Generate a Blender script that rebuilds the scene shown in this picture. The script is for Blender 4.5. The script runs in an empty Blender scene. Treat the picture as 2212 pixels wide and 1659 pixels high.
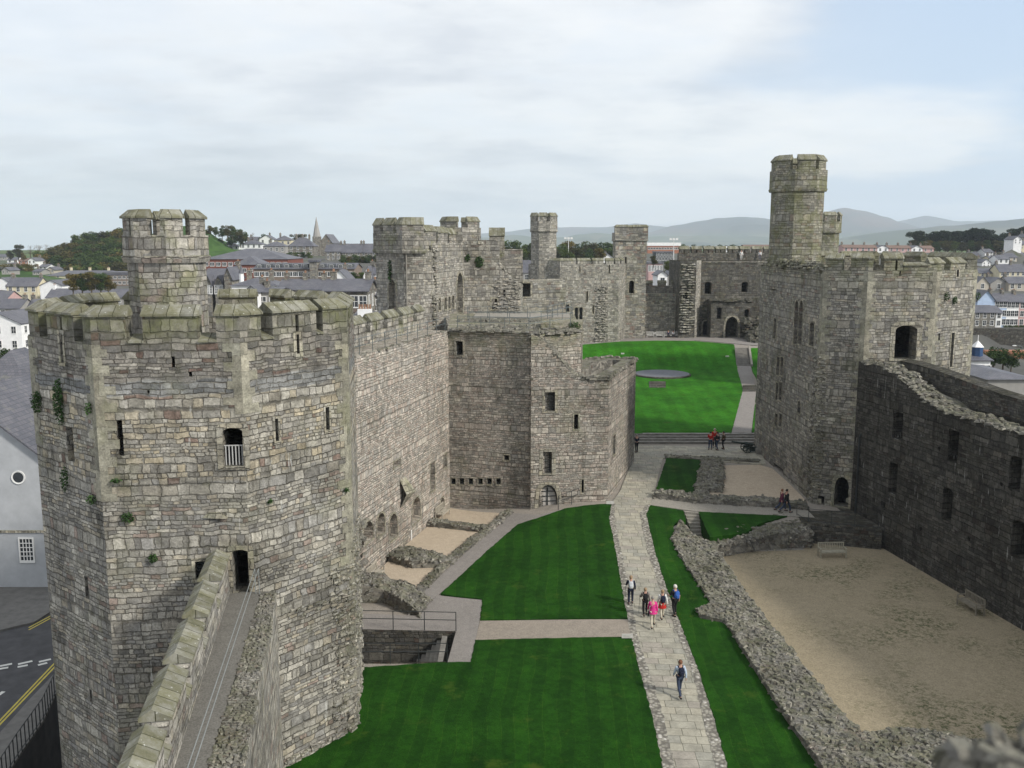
import bpy, bmesh, math, random
from mathutils import Vector, noise as mnoise
from mathutils.geometry import delaunay_2d_cdt
S = bpy.context.scene
COL = S.collection
R = math.radians
random.seed(7)
# ------------------------------------------------------------ camera, world, sun, exposure
CAMH = 21.0; FOC = 2000.0; PIT = R(8.67)
cam = bpy.data.cameras.new('camera'); cam.lens = 36 * FOC / 2212; cam.sensor_width = 36
cam.clip_start = .1; cam.clip_end = 20000
camo = bpy.data.objects.new('camera', cam); COL.objects.link(camo)
camo.location = (0, 0, CAMH); camo.rotation_euler = (R(90) - PIT, 0, 0); S.camera = camo
cam.dof.use_dof = True; cam.dof.focus_distance = 60; cam.dof.aperture_fstop = 2.6
S.view_settings.view_transform = 'Standard'; S.view_settings.look = 'None'
S.view_settings.gamma = 1; S.view_settings.exposure = 1.05
S.cycles.volume_bounces = 3
SUN_EL = 34; SUN_AZ = 121     # azimuth clockwise from +Y (the view direction)
sd = Vector((math.sin(R(SUN_AZ)) * math.cos(R(SUN_EL)), math.cos(R(SUN_AZ)) * math.cos(R(SUN_EL)), math.sin(R(SUN_EL))))
sl = bpy.data.lights.new('sun', 'SUN'); sl.energy = 2.0; sl.angle = R(7); sl.color = (1, .95, .87)
so = bpy.data.objects.new('sun', sl); COL.objects.link(so); so.rotation_euler = sd.to_track_quat('Z', 'Y').to_euler()
so.location = (0, 0, 300)

class NT:
    def __init__(s, tree): s.t = tree; s.t.nodes.clear()
    def n(s, typ, ins=None, **pr):
        nd = s.t.nodes.new(typ)
        for k, v in pr.items(): setattr(nd, k, v)
        for k, v in (ins or {}).items():
            if isinstance(v, bpy.types.NodeSocket): s.t.links.new(v, nd.inputs[k])
            else: nd.inputs[k].default_value = v
        return nd
    def m(s, op, a, b=0.0, c=None, clamp=False):
        i = {0: a, 1: b}
        if c is not None: i[2] = c
        return s.n('ShaderNodeMath', i, operation=op, use_clamp=clamp).outputs[0]
    def vm(s, op, a, b=(0, 0, 0)):
        return s.n('ShaderNodeVectorMath', {0: a, 1: b}, operation=op).outputs[0]
    def xyz(s, x=0.0, y=0.0, z=0.0): return s.n('ShaderNodeCombineXYZ', {0: x, 1: y, 2: z}).outputs[0]
    def sep(s, v): o = s.n('ShaderNodeSeparateXYZ', {0: v}).outputs; return o[0], o[1], o[2]
    def noise(s, vec, scale, detail=3, rough=.55, col=False):
        nd = s.n('ShaderNodeTexNoise', {'Vector': vec, 'Scale': scale, 'Detail': detail, 'Roughness': rough})
        return nd.outputs['Color' if col else 'Fac']
    def mr(s, v, a, b, c=0.0, d=1.0, smooth=True):
        return s.n('ShaderNodeMapRange', {'Value': v, 'From Min': a, 'From Max': b, 'To Min': c, 'To Max': d},
                   interpolation_type='SMOOTHSTEP' if smooth else 'LINEAR').outputs[0]
    def mix(s, f, a, b, blend='MIX'):
        c4 = lambda c: c if isinstance(c, bpy.types.NodeSocket) else (tuple(c) + (1,))[:4]
        nd = s.n('ShaderNodeMix', {0: f}, data_type='RGBA', blend_type=blend)
        for i, c in ((6, c4(a)), (7, c4(b))):
            if isinstance(c, bpy.types.NodeSocket): s.t.links.new(c, nd.inputs[i])
            else: nd.inputs[i].default_value = c
        return nd.outputs[2]
    def ramp(s, f, stops, interp='LINEAR'):
        nd = s.n('ShaderNodeValToRGB', {0: f}); cr = nd.color_ramp; cr.interpolation = interp
        while len(cr.elements) < len(stops): cr.elements.new(.5)
        for e, (p, c) in zip(cr.elements, stops): e.position = p; e.color = tuple(c) + (1,)
        return nd.outputs[0]

W = bpy.data.worlds.new('World'); S.world = W; W.use_nodes = True
t = NT(W.node_tree)
sky = t.n('ShaderNodeTexSky', sky_type='NISHITA', sun_disc=False, sun_elevation=R(SUN_EL), sun_rotation=R(SUN_AZ), air_density=1.0, dust_density=1.5)
d = t.n('ShaderNodeTexCoord').outputs['Generated']
dx, dy, dz = t.sep(d)
# cloud deck at a fixed height: flatten the direction onto it
k = t.m('DIVIDE', 1.0, t.m('ADD', t.m('MAXIMUM', dz, 0.0), .13))
cv = t.xyz(t.m('MULTIPLY', dx, k), t.m('MULTIPLY', dy, k), 0.0)
n1 = t.noise(cv, .95, 8, .6)
n2 = t.noise(t.vm('ADD', cv, (7, 3, 0)), .45, 5, .5)
n3 = t.noise(t.vm('ADD', t.vm('MULTIPLY', cv, (1, 1.6, 1)), (2, 11, 0)), 2.6, 6, .6)
shade = t.m('ADD', t.m('MULTIPLY', n1, .5), t.m('ADD', t.m('MULTIPLY', n2, .35), t.m('MULTIPLY', n3, .15)))
cc = t.ramp(shade, [(.37, (.70, .74, .80)), (.45, (.88, .91, .96)), (.51, (1.06, 1.08, 1.10)), (.58, (1.22, 1.21, 1.19))])
blue = t.ramp(t.m('MAXIMUM', dz, 0.0), [(0, (.74, .86, 1.0)), (.12, (.66, .82, 1.02)), (.5, (.48, .66, .95))])
gap = t.m('MULTIPLY', t.mr(n2, .44, .56, 1.0, 0.0), t.mr(dx, -.05, .45))
gap = t.m('MAXIMUM', gap, t.m('MULTIPLY', t.mr(n1, .48, .60), .25))
ovc = t.mix(gap, cc, blue)
col = t.mix(.85, t.mix(1.0, sky.outputs[0], (.09, .09, .09), 'MULTIPLY'), ovc)
bg = t.n('ShaderNodeBackground', {0: col, 1: .48})
t.n('ShaderNodeOutputWorld', {0: bg.outputs[0]})

# ------------------------------------------------------------ projection helpers (photo measured on a 2212 x 1659 grid)
CP, SP = math.cos(PIT), math.sin(PIT)
def ray(x, y):
    a = (x - 1106) / FOC; b = (829.5 - y) / FOC
    return Vector((a, CP + b * SP, -SP + b * CP))
def PZ(x, y, z):
    r = ray(x, y); k = (z - CAMH) / r.z
    return Vector((r.x * k, r.y * k, z))
def PY(x, y, Y):
    r = ray(x, y); k = Y / r.y
    return Vector((r.x * k, Y, CAMH + r.z * k))
def PW(a, b, x, y):
    """point where the sight line meets the vertical plane through a, b -> (distance along a-b, height)"""
    r = ray(x, y); dx, dy = b[0] - a[0], b[1] - a[1]; L = math.hypot(dx, dy)
    den = r.x * dy - r.y * dx
    k = (a[0] * dy - a[1] * dx) / den
    X, Y = r.x * k, r.y * k
    return ((X - a[0]) * dx + (Y - a[1]) * dy) / L, CAMH + r.z * k
def sm(x, a, b):
    t_ = max(0, min(1, (x - a) / (b - a))); return t_ * t_ * (3 - 2 * t_)
def gz(x, y):
    """height of the castle's ward ground"""
    s = 1.6 * sm(y, 40, 90) * (sm(x, -4, 6) if y < 86 else 1)
    if y > 90.5: s += .6 + .4 * sm(y, 92, 130)
    if y > 128: s += 2.4 * sm(y, 132, 146)
    return s
def G(x, y, off=0.0):
    z = 1.0
    for i in range(12):
        p = PZ(x, y, z); z = .5 * z + .5 * gz(p.x, p.y)
    p = PZ(x, y, z); return Vector((p.x, p.y, z + off))

# ------------------------------------------------------------ object helpers
def tag(o, label=None, cat=None, group=None, kind=None):
    if label: o['label'] = label
    if cat: o['category'] = cat
    if group: o['group'] = group
    if kind: o['kind'] = kind
    return o
def empty(name, loc, label, cat, group=None, rz=0):
    o = bpy.data.objects.new(name, None); COL.objects.link(o); o.location = loc; o.rotation_euler = (0, 0, rz)
    o.empty_display_size = .5
    return tag(o, label, cat, group)
def link(name, me, parent=None, loc=(0, 0, 0), rz=0, sc=1):
    o = bpy.data.objects.new(name, me); COL.objects.link(o)
    if parent: o.parent = parent
    o.location = loc; o.rotation_euler = (0, 0, rz); o.scale = (sc, sc, sc) if not hasattr(sc, '__len__') else sc
    return o
def place(name, me, parent, wmesh=True):
    """part whose mesh is in world coordinates, under an Empty that stands elsewhere"""
    o = bpy.data.objects.new(name, me); COL.objects.link(o); o.parent = parent
    if parent is not None and wmesh:
        o.location = -parent.location
        if parent.parent: o.location = (0, 0, 0)
    return o
def copy_tree(o, parent=None):
    c = o.copy(); COL.objects.link(c); c.parent = parent
    for ch in list(o.children): copy_tree(ch, c)
    return c

class MB:
    """collects faces; UVs in metres are laid along each face when it is built"""
    def __init__(s): s.v = []; s.f = []; s.mi = []
    def vert(s, p): s.v.append(tuple(p)); return len(s.v) - 1
    def face(s, pts, mi=0):
        i = len(s.v); s.v += [tuple(p) for p in pts]; s.f.append(list(range(i, i + len(pts)))); s.mi.append(mi)
    def box(s, x0, x1, y0, y1, z0, z1, mi=0, rz=0, c=(0, 0)):
        P = [(x0, y0), (x1, y0), (x1, y1), (x0, y1)]
        if rz: P = [(c[0] + (x - c[0]) * math.cos(rz) - (y - c[1]) * math.sin(rz), c[1] + (x - c[0]) * math.sin(rz) + (y - c[1]) * math.cos(rz)) for x, y in P]
        s.prism(P, z0, z1, mi)
    def prism(s, P, z0, z1, mi=0):
        n = len(P)
        s.face([(x, y, z1) for x, y in P], mi); s.face([(x, y, z0) for x, y in P[::-1]], mi)
        for i in range(n):
            a, b = P[i], P[(i + 1) % n]
            s.face([(a[0], a[1], z0), (b[0], b[1], z0), (b[0], b[1], z1), (a[0], a[1], z1)], mi)
    def tube(s, a, b, r, n=6, r2=None, mi=0, caps=True):
        a = Vector(a); b = Vector(b); r2 = r if r2 is None else r2
        q = (b - a).to_track_quat('Z', 'Y')
        A = [a + q @ Vector((r * math.cos(i * 2 * math.pi / n), r * math.sin(i * 2 * math.pi / n), 0)) for i in range(n)]
        B = [b + q @ Vector((r2 * math.cos(i * 2 * math.pi / n), r2 * math.sin(i * 2 * math.pi / n), 0)) for i in range(n)]
        for i in range(n): s.face([A[i], A[(i + 1) % n], B[(i + 1) % n], B[i]], mi)
        if caps: s.face(B, mi); s.face(A[::-1], mi)
    def rock(s, c, r, sz=(1, 1, 1), mi=0, rz=None):
        """an angular stone"""
        rz = random.uniform(0, 3.1) if rz is None else rz
        ca, sa = math.cos(rz), math.sin(rz)
        def T(x, y, z):
            x *= sz[0] * r; y *= sz[1] * r; z *= sz[2] * r
            return (c[0] + x * ca - y * sa, c[1] + x * sa + y * ca, c[2] + z)
        j = lambda: random.uniform(.72, 1.12)
        top = [T(j() * a * .8, j() * b * .8, j() * .55) for a, b in ((-.8, -.6), (.8, -.7), (.9, .6), (-.7, .8))]
        bot = [T(j() * a, j() * b, -.6 * j()) for a, b in ((-1, -.8), (1, -.8), (1, .8), (-1, .8))]
        ti = [s.vert(p) for p in top]; bi = [s.vert(p) for p in bot]
        s.f.append(ti); s.mi.append(mi)
        for i in range(4): s.f.append([bi[i], bi[(i + 1) % 4], ti[(i + 1) % 4], ti[i]]); s.mi.append(mi)
    def sweep(s, pts, prof, closed=False, mi=0, caps=True):
        """profile [(offset to the left of the path, z)...] carried along plan points; prof is a closed loop"""
        n = len(pts); rings = []
        for i in range(n):
            p = Vector(pts[i][:2])
            pa = Vector(pts[i - 1][:2]) if (i > 0 or closed) else None
            pb = Vector(pts[(i + 1) % n][:2]) if (i < n - 1 or closed) else None
            d1 = (p - pa).normalized() if pa is not None else None
            d2 = (pb - p).normalized() if pb is not None else None
            if d1 is None: d1 = d2
            if d2 is None: d2 = d1
            n1_ = Vector((-d1.y, d1.x)); n2_ = Vector((-d2.y, d2.x)); m = (n1_ + n2_)
            m = m / max(.3, m.dot(n1_)) if m.length > 1e-6 else n1_
            z0 = pts[i][2] if len(pts[i]) > 2 else 0
            rings.append([(p.x + m.x * o, p.y + m.y * o, z + z0) for o, z in prof])
        k = len(prof); N = n if closed else n - 1
        for i in range(N):
            a, b = rings[i], rings[(i + 1) % n]
            for j in range(k): s.face([a[j], a[(j + 1) % k], b[(j + 1) % k], b[j]], mi)
        if caps and not closed: s.face(rings[0][::-1], mi); s.face(rings[-1], mi)
    def wall(s, a, b, z0, top, holes=(), mi=0, step=None, back=None, revmi=None):
        """vertical panel a->b, outward = right of the direction; holes (u0,u1,zb,zt,kind); top number or function of u"""
        dx, dy = b[0] - a[0], b[1] - a[1]; L = math.hypot(dx, dy); dx /= L; dy /= L
        fn = top if callable(top) else (lambda u: top)
        us = {0.0, L}; zs = {z0, max(fn(0), fn(L), fn(L / 2)) + (3 if callable(top) else 0)}
        if callable(top):
            k = max(1, int(L / (step or .45)))
            for i in range(k): us.add(i * L / k)
        for h in holes: us |= {h[0], h[1]}; zs |= {h[2], h[3]}
        us = sorted(u for u in us if -1e-6 <= u <= L + 1e-6); zs = sorted(z for z in zs if z >= z0 - 1e-6)
        P = lambda u, z: (a[0] + dx * u, a[1] + dy * u, z)
        for i in range(len(us) - 1):
            u0, u1 = us[i], us[i + 1]
            if u1 - u0 < 1e-5: continue
            t0, t1 = fn(u0), fn(u1); um = (u0 + u1) / 2
            for j in range(len(zs) - 1):
                w0, w1 = zs[j], zs[j + 1]
                if w1 - w0 < 1e-5: continue
                if any(h[0] < um < h[1] and h[2] < (w0 + w1) / 2 < h[3] for h in holes): continue
                if t0 <= w0 and t1 <= w0: continue
                q0, q1 = min(w1, t0), min(w1, t1)
                s.face([P(u0, min(w0, t0)), P(u1, min(w0, t1)), P(u1, max(q1, min(w0, t1))), P(u0, max(q0, min(w0, t0)))], mi)
        for h in holes:
            u0, u1, zb, zt, kd = h[:5]
            pts = arch_pts(u0, u1, zb, zt, kd)
            if kd != 'rect':       # spandrels
                mid = len(pts) // 2; ap = pts[1:-1]
                left = [p for p in ap if p[0] <= (u0 + u1) / 2 + 1e-6]; right = [p for p in ap if p[0] >= (u0 + u1) / 2 - 1e-6]
                ul = [P(*p) for p in left] ; ur = [P(*p) for p in right]
                s.face([P(u0, zt)] + ul[::-1] if False else [P(u0, zt)] + ul, mi)
                s.face([P(u1, zt)] + ur, mi)
    def build(s, name, mats, parent=None, smooth=False, w=True, merge=False):
        me = bpy.data.meshes.new(name); me.from_pydata(s.v, [], s.f); 
        if not isinstance(mats, (list, tuple)): mats = [mats]
        for m in mats: me.materials.append(m)
        me.polygons.foreach_set('material_index', s.mi)
        uvl = me.uv_layers.new(name='UVMap').data
        for p in me.polygons:
            nx, ny, nz = p.normal
            if mats[0] is globals().get('M_cop'):
                q = [me.vertices[v].co for v in p.vertices]; e = max(((q[i] - q[i - 1]) for i in range(len(q)) if abs(q[i].z - q[i - 1].z) < .02), key=lambda d_: d_.length, default=Vector((1, 0, 0)))
                if e.x + e.y * .3 < 0: e = -e
                e = e.normalized()
                for li in p.loop_indices: c = me.vertices[me.loops[li].vertex_index].co; uvl[li].uv = (c.dot(e) + .13, c.z)
            elif abs(nz) > .8: 
                for li in p.loop_indices:
                    c = me.vertices[me.loops[li].vertex_index].co; uvl[li].uv = (c.x, c.y)
            else:
                h = math.hypot(nx, ny); tx, ty = (-ny / h, nx / h)
                for li in p.loop_indices:
                    c = me.vertices[me.loops[li].vertex_index].co; uvl[li].uv = (c.x * tx + c.y * ty + round(nx * 7) * 3.7, c.z)
        if merge or smooth:
            bm = bmesh.new(); bm.from_mesh(me); bmesh.ops.remove_doubles(bm, verts=bm.verts, dist=1e-4); bm.to_mesh(me); bm.free()
        if smooth: me.polygons.foreach_set('use_smooth', [True] * len(me.polygons))
        if parent == 'mesh': return me
        return place(name, me, parent, w)

def arch_pts(u0, u1, zb, zt, kd):
    """outline of an opening, from bottom left over the top to bottom right"""
    w = u1 - u0; c = (u0 + u1) / 2
    if kd == 'rect': return [(u0, zb), (u0, zt), (u1, zt), (u1, zb)]
    if kd == 'round':
        rr = min(w / 2, zt - zb); a = [(c - w / 2 * math.cos(t_), zt - rr + rr * math.sin(t_)) for t_ in [i * math.pi / 8 for i in range(9)]]
    elif kd == 'seg':
        rr = min(w * .22, zt - zb); a = [(c - w / 2 * math.cos(t_), zt - rr + rr * math.sin(t_)) for t_ in [i * math.pi / 8 for i in range(9)]]
    elif kd == 'point':
        rr = min(w * .85, (zt - zb) * .8)
        a = [(u0 + (w / 2) * (1 - math.cos(i * math.pi / 8)) , zt - rr + rr * math.sin(i * math.pi / 8) ** .9) for i in range(5)]
        a = a + [(2 * c - x, z) for x, z in a[:-1][::-1]]
    return [(u0, zb)] + a + [(u1, zb)]

def reveal(a, b, h, depth, mat, parent, name, backmat=None, frame=.0, fmat=None, splay=0.0):
    """lining of an opening: sides, sill and head, running back into the wall; plus a dressed stone surround standing 3 mm proud"""
    dx, dy = b[0] - a[0], b[1] - a[1]; L = math.hypot(dx, dy); dx /= L; dy /= L; nx, ny = dy, -dx
    u0, u1, zb, zt, kd = h[:5]
    P = lambda u, z, dd=0.0: (a[0] + dx * u - nx * dd, a[1] + dy * u - ny * dd, z)
    o = arch_pts(u0, u1, zb, zt, kd); m = MB(); c = (u0 + u1) / 2
    n = len(o)
    for i in range(n):
        p, q = o[i], o[(i + 1) % n]
        m.face([P(q[0], q[1]), P(p[0], p[1]), P(p[0], p[1], depth), P(q[0], q[1], depth)], 0)
    if backmat: m.face([P(u, z, depth) for u, z in o[::-1]], 1)
    if frame:
        f = []
        for u, z in o:
            sx = (u - c) / max(.01, (u1 - u0) / 2); f.append((u + frame * (1 if sx > 0 else -1) * (1 if abs(sx) > .3 else abs(sx)), z + (frame * .8 if z > zb + .01 else 0)))
        jit = .03
        for i in range(n - 1):
            p, q, fp, fq = o[i], o[i + 1], f[i], f[i + 1]
            m.face([P(p[0], p[1], -jit), P(q[0], q[1], -jit), P(fq[0], fq[1], -jit), P(fp[0], fp[1], -jit)], 2)
            m.face([P(fp[0], fp[1], -jit), P(fq[0], fq[1], -jit), P(fq[0], fq[1], .02), P(fp[0], fp[1], .02)], 2)
            m.face([P(p[0], p[1], 0), P(q[0], q[1], 0), P(q[0], q[1], -jit), P(p[0], p[1], -jit)], 2)
        m.face([P(f[0][0], zb - .12, -.05), P(f[-1][0], zb - .12, -.05), P(f[-1][0], zb, -.05), P(f[0][0], zb, -.05)], 2)
        m.face([P(f[0][0], zb, -.05), P(f[-1][0], zb, -.05), P(f[-1][0], zb, .01), P(f[0][0], zb, .01)], 2)
    return m.build(name, [mat, backmat or mat, fmat or mat], parent)

# ------------------------------------------------------------ materials
def mat(name): m = bpy.data.materials.new(name); m.use_nodes = True; return m, NT(m.node_tree)
def fin(t, col, rough=.9, bump=None, bd=.03, spec=.2, strength=1.0, metal=0.0):
    b = t.n('ShaderNodeBsdfPrincipled', {'Base Color': col if isinstance(col, bpy.types.NodeSocket) else tuple(col) + (1,), 'Roughness': rough, 'Specular IOR Level': spec, 'Metallic': metal})
    if bump is not None:
        bn = t.n('ShaderNodeBump', {'Height': bump, 'Distance': bd, 'Strength': strength}); t.t.links.new(bn.outputs[0], b.inputs['Normal'])
    t.n('ShaderNodeOutputMaterial', {0: b.outputs[0]})
def plain(name, c, rough=.7, var=.12, sc=3.0, spec=.3, metal=0.0, bump=.3):
    m, t = mat(name); o = t.n('ShaderNodeTexCoord').outputs['Object']
    nz = t.noise(o, sc, 5, .6)
    fin(t, t.mix(1.0, c, t.ramp(nz, [(.3, (1 - var,) * 3), (.7, (1 + var,) * 3)]), 'MULTIPLY'), rough, t.noise(o, sc * 8, 3), .01, spec, bump, metal); return m

GREY = (.30, .285, .245)
def stone(name, h=.30, wmin=.34, wmax=.85, pal=None, joint=(.13, .12, .10), jw=.014, lich=.25, dark=.5, streak=.35, white=.0, val=1.0, warp=.045,
          bumpd=.075, zb=None, red=.0, jlight=.25, topz=None, sat=.5):
    m, t = mat(name)
    uv = t.n('ShaderNodeUVMap').outputs[0]; pos = t.n('ShaderNodeNewGeometry').outputs['Position']
    u, v, _ = t.sep(uv)
    nc = t.noise(uv, 1.3, 3, .5, True); cr, cg, _ = t.sep(nc); nc2 = t.noise(uv, 5.5, 2, .5, True); c2, c3, _ = t.sep(nc2)
    u1 = t.m('ADD', t.m('ADD', u, t.m('MULTIPLY', t.m('SUBTRACT', cr, .5), warp * 5)), t.m('MULTIPLY', t.m('SUBTRACT', c2, .5), warp * 2.2)); v1 = t.m('ADD', t.m('ADD', v, t.m('MULTIPLY', t.m('SUBTRACT', cg, .5), warp * 5)), t.m('MULTIPLY', t.m('SUBTRACT', c3, .5), warp * 1.6))
    v2 = t.m('ADD', v1, t.m('ADD', t.m('MULTIPLY', t.m('SINE', t.m('MULTIPLY', v1, 2.3)), .17), t.m('MULTIPLY', t.m('SINE', t.m('MULTIPLY', v1, 6.1)), .068)))
    vr = t.m('DIVIDE', v2, h); r = t.m('FLOOR', vr); fv = t.m('SUBTRACT', vr, r)
    wn = t.n('ShaderNodeTexWhiteNoise', {'W': r}, noise_dimensions='1D'); 
    w = t.m('ADD', wmin, t.m('MULTIPLY', wn.outputs[0], wmax - wmin))
    a0 = t.m('ADD', t.m('DIVIDE', u1, w), t.m('MULTIPLY', wn.outputs[0], 37.3))
    a1 = t.m('ADD', a0, t.m('MULTIPLY', t.m('SINE', t.m('ADD', t.m('MULTIPLY', a0, 2.3), t.m('MULTIPLY', r, 5.1))), .22))
    c = t.m('FLOOR', a1); fu = t.m('SUBTRACT', a1, c)
    idn = t.n('ShaderNodeTexWhiteNoise', {'Vector': t.xyz(c, r, 0.0)}, noise_dimensions='2D')
    i1, i2, i3 = t.sep(idn.outputs['Color'])
    du = t.m('MULTIPLY', t.m('MINIMUM', fu, t.m('SUBTRACT', 1.0, fu)), w); dv = t.m('MULTIPLY', t.m('MINIMUM', fv, t.m('SUBTRACT', 1.0, fv)), h)
    fine = t.noise(uv, 14, 5, .65); mid = t.noise(uv, 4.5, 4, .6)
    dd = t.m('ADD', t.m('MINIMUM', du, dv), t.m('MULTIPLY', t.m('SUBTRACT', fine, .5), .035))
    msk = t.mr(dd, jw * .3, jw * 1.9)
    pal = pal or [(0, (.27, .26, .225)), (.18, (.34, .325, .28)), (.36, (.22, .215, .20)), (.5, (.38, .36, .30)), (.66, (.31, .28, .22)), (.78, (.25, .25, .245)), (.9, (.40, .34, .23)), (.96, (.30, .20, .16))]
    big0 = t.noise(pos, .11, 4, .6)
    sel = t.m('ADD', idn.outputs['Value'], t.m('MULTIPLY', t.m('SUBTRACT', big0, .5), .35), clamp=True)
    colr = t.ramp(sel, pal, 'CONSTANT')
    if zb:      # bands of other stone by height: (z0, z1, palette)
        z = t.sep(pos)[2]
        for z0, z1, pl in zb:
            zz = t.m('ADD', z, t.m('MULTIPLY', t.m('SUBTRACT', t.noise(uv, .8, 2), .5), .5))
            f = t.m('MULTIPLY', t.mr(zz, z0 - .05, z0 + .05), t.mr(zz, z1 - .05, z1 + .05, 1.0, 0.0))
            colr = t.mix(f, colr, t.ramp(idn.outputs['Value'], pl, 'CONSTANT'))
    lum = t.n('ShaderNodeRGBToBW', {0: colr}).outputs[0]
    colr = t.mix(sat, t.mix(1.0, t.xyz(lum, lum, lum), (1.06, 1.0, .88), 'MULTIPLY'), colr)
    colr = t.mix(1.0, colr, t.ramp(i2, [(0, (.76,) * 3), (1, (1.2,) * 3)]), 'MULTIPLY')
    blot = t.noise(uv, 1.9, 6, .72)
    colr = t.mix(1.0, colr, t.ramp(blot, [(.32, (.66,) * 3), (.5, (1.0,) * 3), (.68, (1.28,) * 3)]), 'MULTIPLY')
    colr = t.mix(1.0, colr, t.ramp(mid, [(.25, (.66,) * 3), (.75, (1.3,) * 3)]), 'MULTIPLY')
    colr = t.mix(1.0, colr, t.ramp(fine, [(.25, (.62,) * 3), (.75, (1.35,) * 3)]), 'MULTIPLY')
    jn = t.mr(t.noise(uv, .55, 3), .5, .62)
    jc = t.mix(t.m('MULTIPLY', jn, jlight), joint, (.50, .48, .42))
    jv = t.mr(t.noise(uv, 2.6, 4, .7), .36, .58, .25, 1.0)
    colr = t.mix(t.m('MULTIPLY', t.m('SUBTRACT', 1.0, msk), jv), colr, jc)
    # weather
    big = t.noise(pos, .22, 6, .62)
    colr = t.mix(t.m('MULTIPLY', t.mr(big, .48, .70), dark), colr, t.mix(1.0, colr, (.36, .36, .34), 'MULTIPLY'))
    stv = t.xyz(t.m('MULTIPLY', u, 1.5), t.m('MULTIPLY', v, .13), 0.0)
    st = t.mr(t.noise(stv, 1.0, 5, .65), .52, .72)
    colr = t.mix(t.m('MULTIPLY', st, streak), colr, t.mix(1.0, colr, (.35, .345, .31), 'MULTIPLY'))
    ln = t.mr(t.noise(pos, .55, 6, .7), .50, .66)
    up = t.m('MAXIMUM', t.sep(t.n('ShaderNodeNewGeometry').outputs['Normal'])[2], 0.0)
    lf = t.m('MULTIPLY', ln, lich)
    lf = t.m('MAXIMUM', lf, t.m('MULTIPLY', up, t.mr(t.noise(pos, 1.2, 5, .7), .38, .6, 0, min(.85, lich * 2.2))))
    if topz: lf = t.m('MAXIMUM', lf, t.m('MULTIPLY', t.mr(t.sep(pos)[2], topz[0], topz[1]), t.mr(t.noise(pos, .8, 5, .7), .40, .62, .15, .75)))
    colr = t.mix(t.m('MULTIPLY', lf, .85), colr, t.mix(mid, (.11, .125, .045), (.23, .235, .11)))
    if val != 1.0: colr = t.mix(1.0, colr, (val,) * 3, 'MULTIPLY')
    if white:
        sw = t.xyz(t.m('MULTIPLY', u, 3.6), t.m('MULTIPLY', v, .5), 3.0)
        f = t.m('MULTIPLY', t.mr(t.noise(sw, 1.0, 4, .7), *((.64, .70) if white < .9 else (.60, .70))), t.mr(t.noise(pos, .16, 2), *((.46, .56) if white > .7 else (.50, .60))))
        colr = t.mix(t.m('MULTIPLY', f, min(.75, white)), colr, (.5, .5, .47) if white < .9 else (.36, .36, .34))
    hgt = t.m('ADD', t.m('MULTIPLY', msk, t.m('ADD', .55, t.m('MULTIPLY', i3, .45))), t.m('MULTIPLY', fine, .35))
    fin(t, colr, .93, hgt, bumpd, .12); return m

UP = [(0, (.17, .16, .15)), (.2, (.25, .23, .20)), (.4, (.20, .18, .155)), (.6, (.14, .135, .13)), (.78, (.27, .25, .21)), (.91, (.17, .09, .07)), (.96, (.30, .28, .24))]
BL = [(0, (.19, .21, .225)), (.4, (.24, .26, .275)), (.8, (.15, .17, .19))]
TN = [(0, (.33, .31, .25)), (.2, (.40, .33, .20)), (.35, (.30, .285, .25)), (.55, (.37, .35, .29)), (.75, (.28, .25, .19)), (.88, (.42, .33, .17)), (.96, (.25, .14, .10))]
PK = [(0, (.33, .30, .26)), (.2, (.40, .33, .28)), (.4, (.30, .28, .255)), (.55, (.42, .37, .31)), (.75, (.36, .28, .23)), (.9, (.27, .25, .22))]
M_well = stone('stone of the near tower', h=.205, wmin=.2, wmax=.62, sat=.42, zb=[(16.0, 40, UP), (15.45, 16.0, BL), (12.2, 15.45, TN)], white=.75, lich=.2, topz=(17.0, 18.3), val=.98, jlight=.35, dark=.75, streak=.6)
M_turret = stone('stone of the turret', h=.30, wmin=.3, wmax=.75, lich=.6, sat=.3, val=1.0, jlight=.3, streak=.5, dark=.4)
M_pink = stone('pinkish coursed wall stone', h=.17, wmin=.2, wmax=.5, sat=.6, pal=PK, lich=.1, val=1.18, jlight=.2, dark=.5, streak=.5, bumpd=.055)
M_gate = stone('brown grey gate stone', h=.18, wmin=.22, wmax=.52, sat=.5, pal=PK, lich=.22, val=.98, dark=.65, streak=.55, topz=(11.5, 15), white=.3)
M_light = stone('pale tower stone', h=.25, wmin=.28, wmax=.7, sat=.3, lich=.15, val=1.05, white=.2, dark=.65, streak=.3)
M_cham = stone('grey tower stone with ochre', h=.24, wmin=.28, wmax=.7, sat=.4, lich=.25, val=.88, topz=(17, 20), dark=.65, streak=.6)
M_far = stone('far ward wall stone', h=.30, wmin=.4, wmax=.9, lich=.25, val=1.0, dark=.6, streak=.55)
M_queen = stone('dark weathered stone', h=.28, wmin=.3, wmax=.8, lich=.35, val=.42, dark=.7, streak=.7)
M_south = stone('shade toned stained wall stone', h=.26, wmin=.35, wmax=.8, lich=.1, val=.24, dark=.6, streak=.8, white=1.0, joint=(.10, .10, .09), sat=.2)  # low val puts this wall's shade into the colour; the lime streaks are stains
M_low = stone('dark low wall stone', h=.2, wmin=.25, wmax=.6, lich=.12, val=.34, dark=.6, streak=.4, white=.3)  # low val also carries the shade over the platform in its colour
M_rub = stone('loose rubble stone', h=.35, wmin=.4, wmax=.7, lich=.25, val=.66, sat=.3, jw=.004, dark=.7, warp=.2)
M_rubd = stone('dark damp rubble stone', h=.35, wmin=.4, wmax=.7, lich=.2, val=.78, jw=.004, dark=.6, warp=.2)
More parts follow.
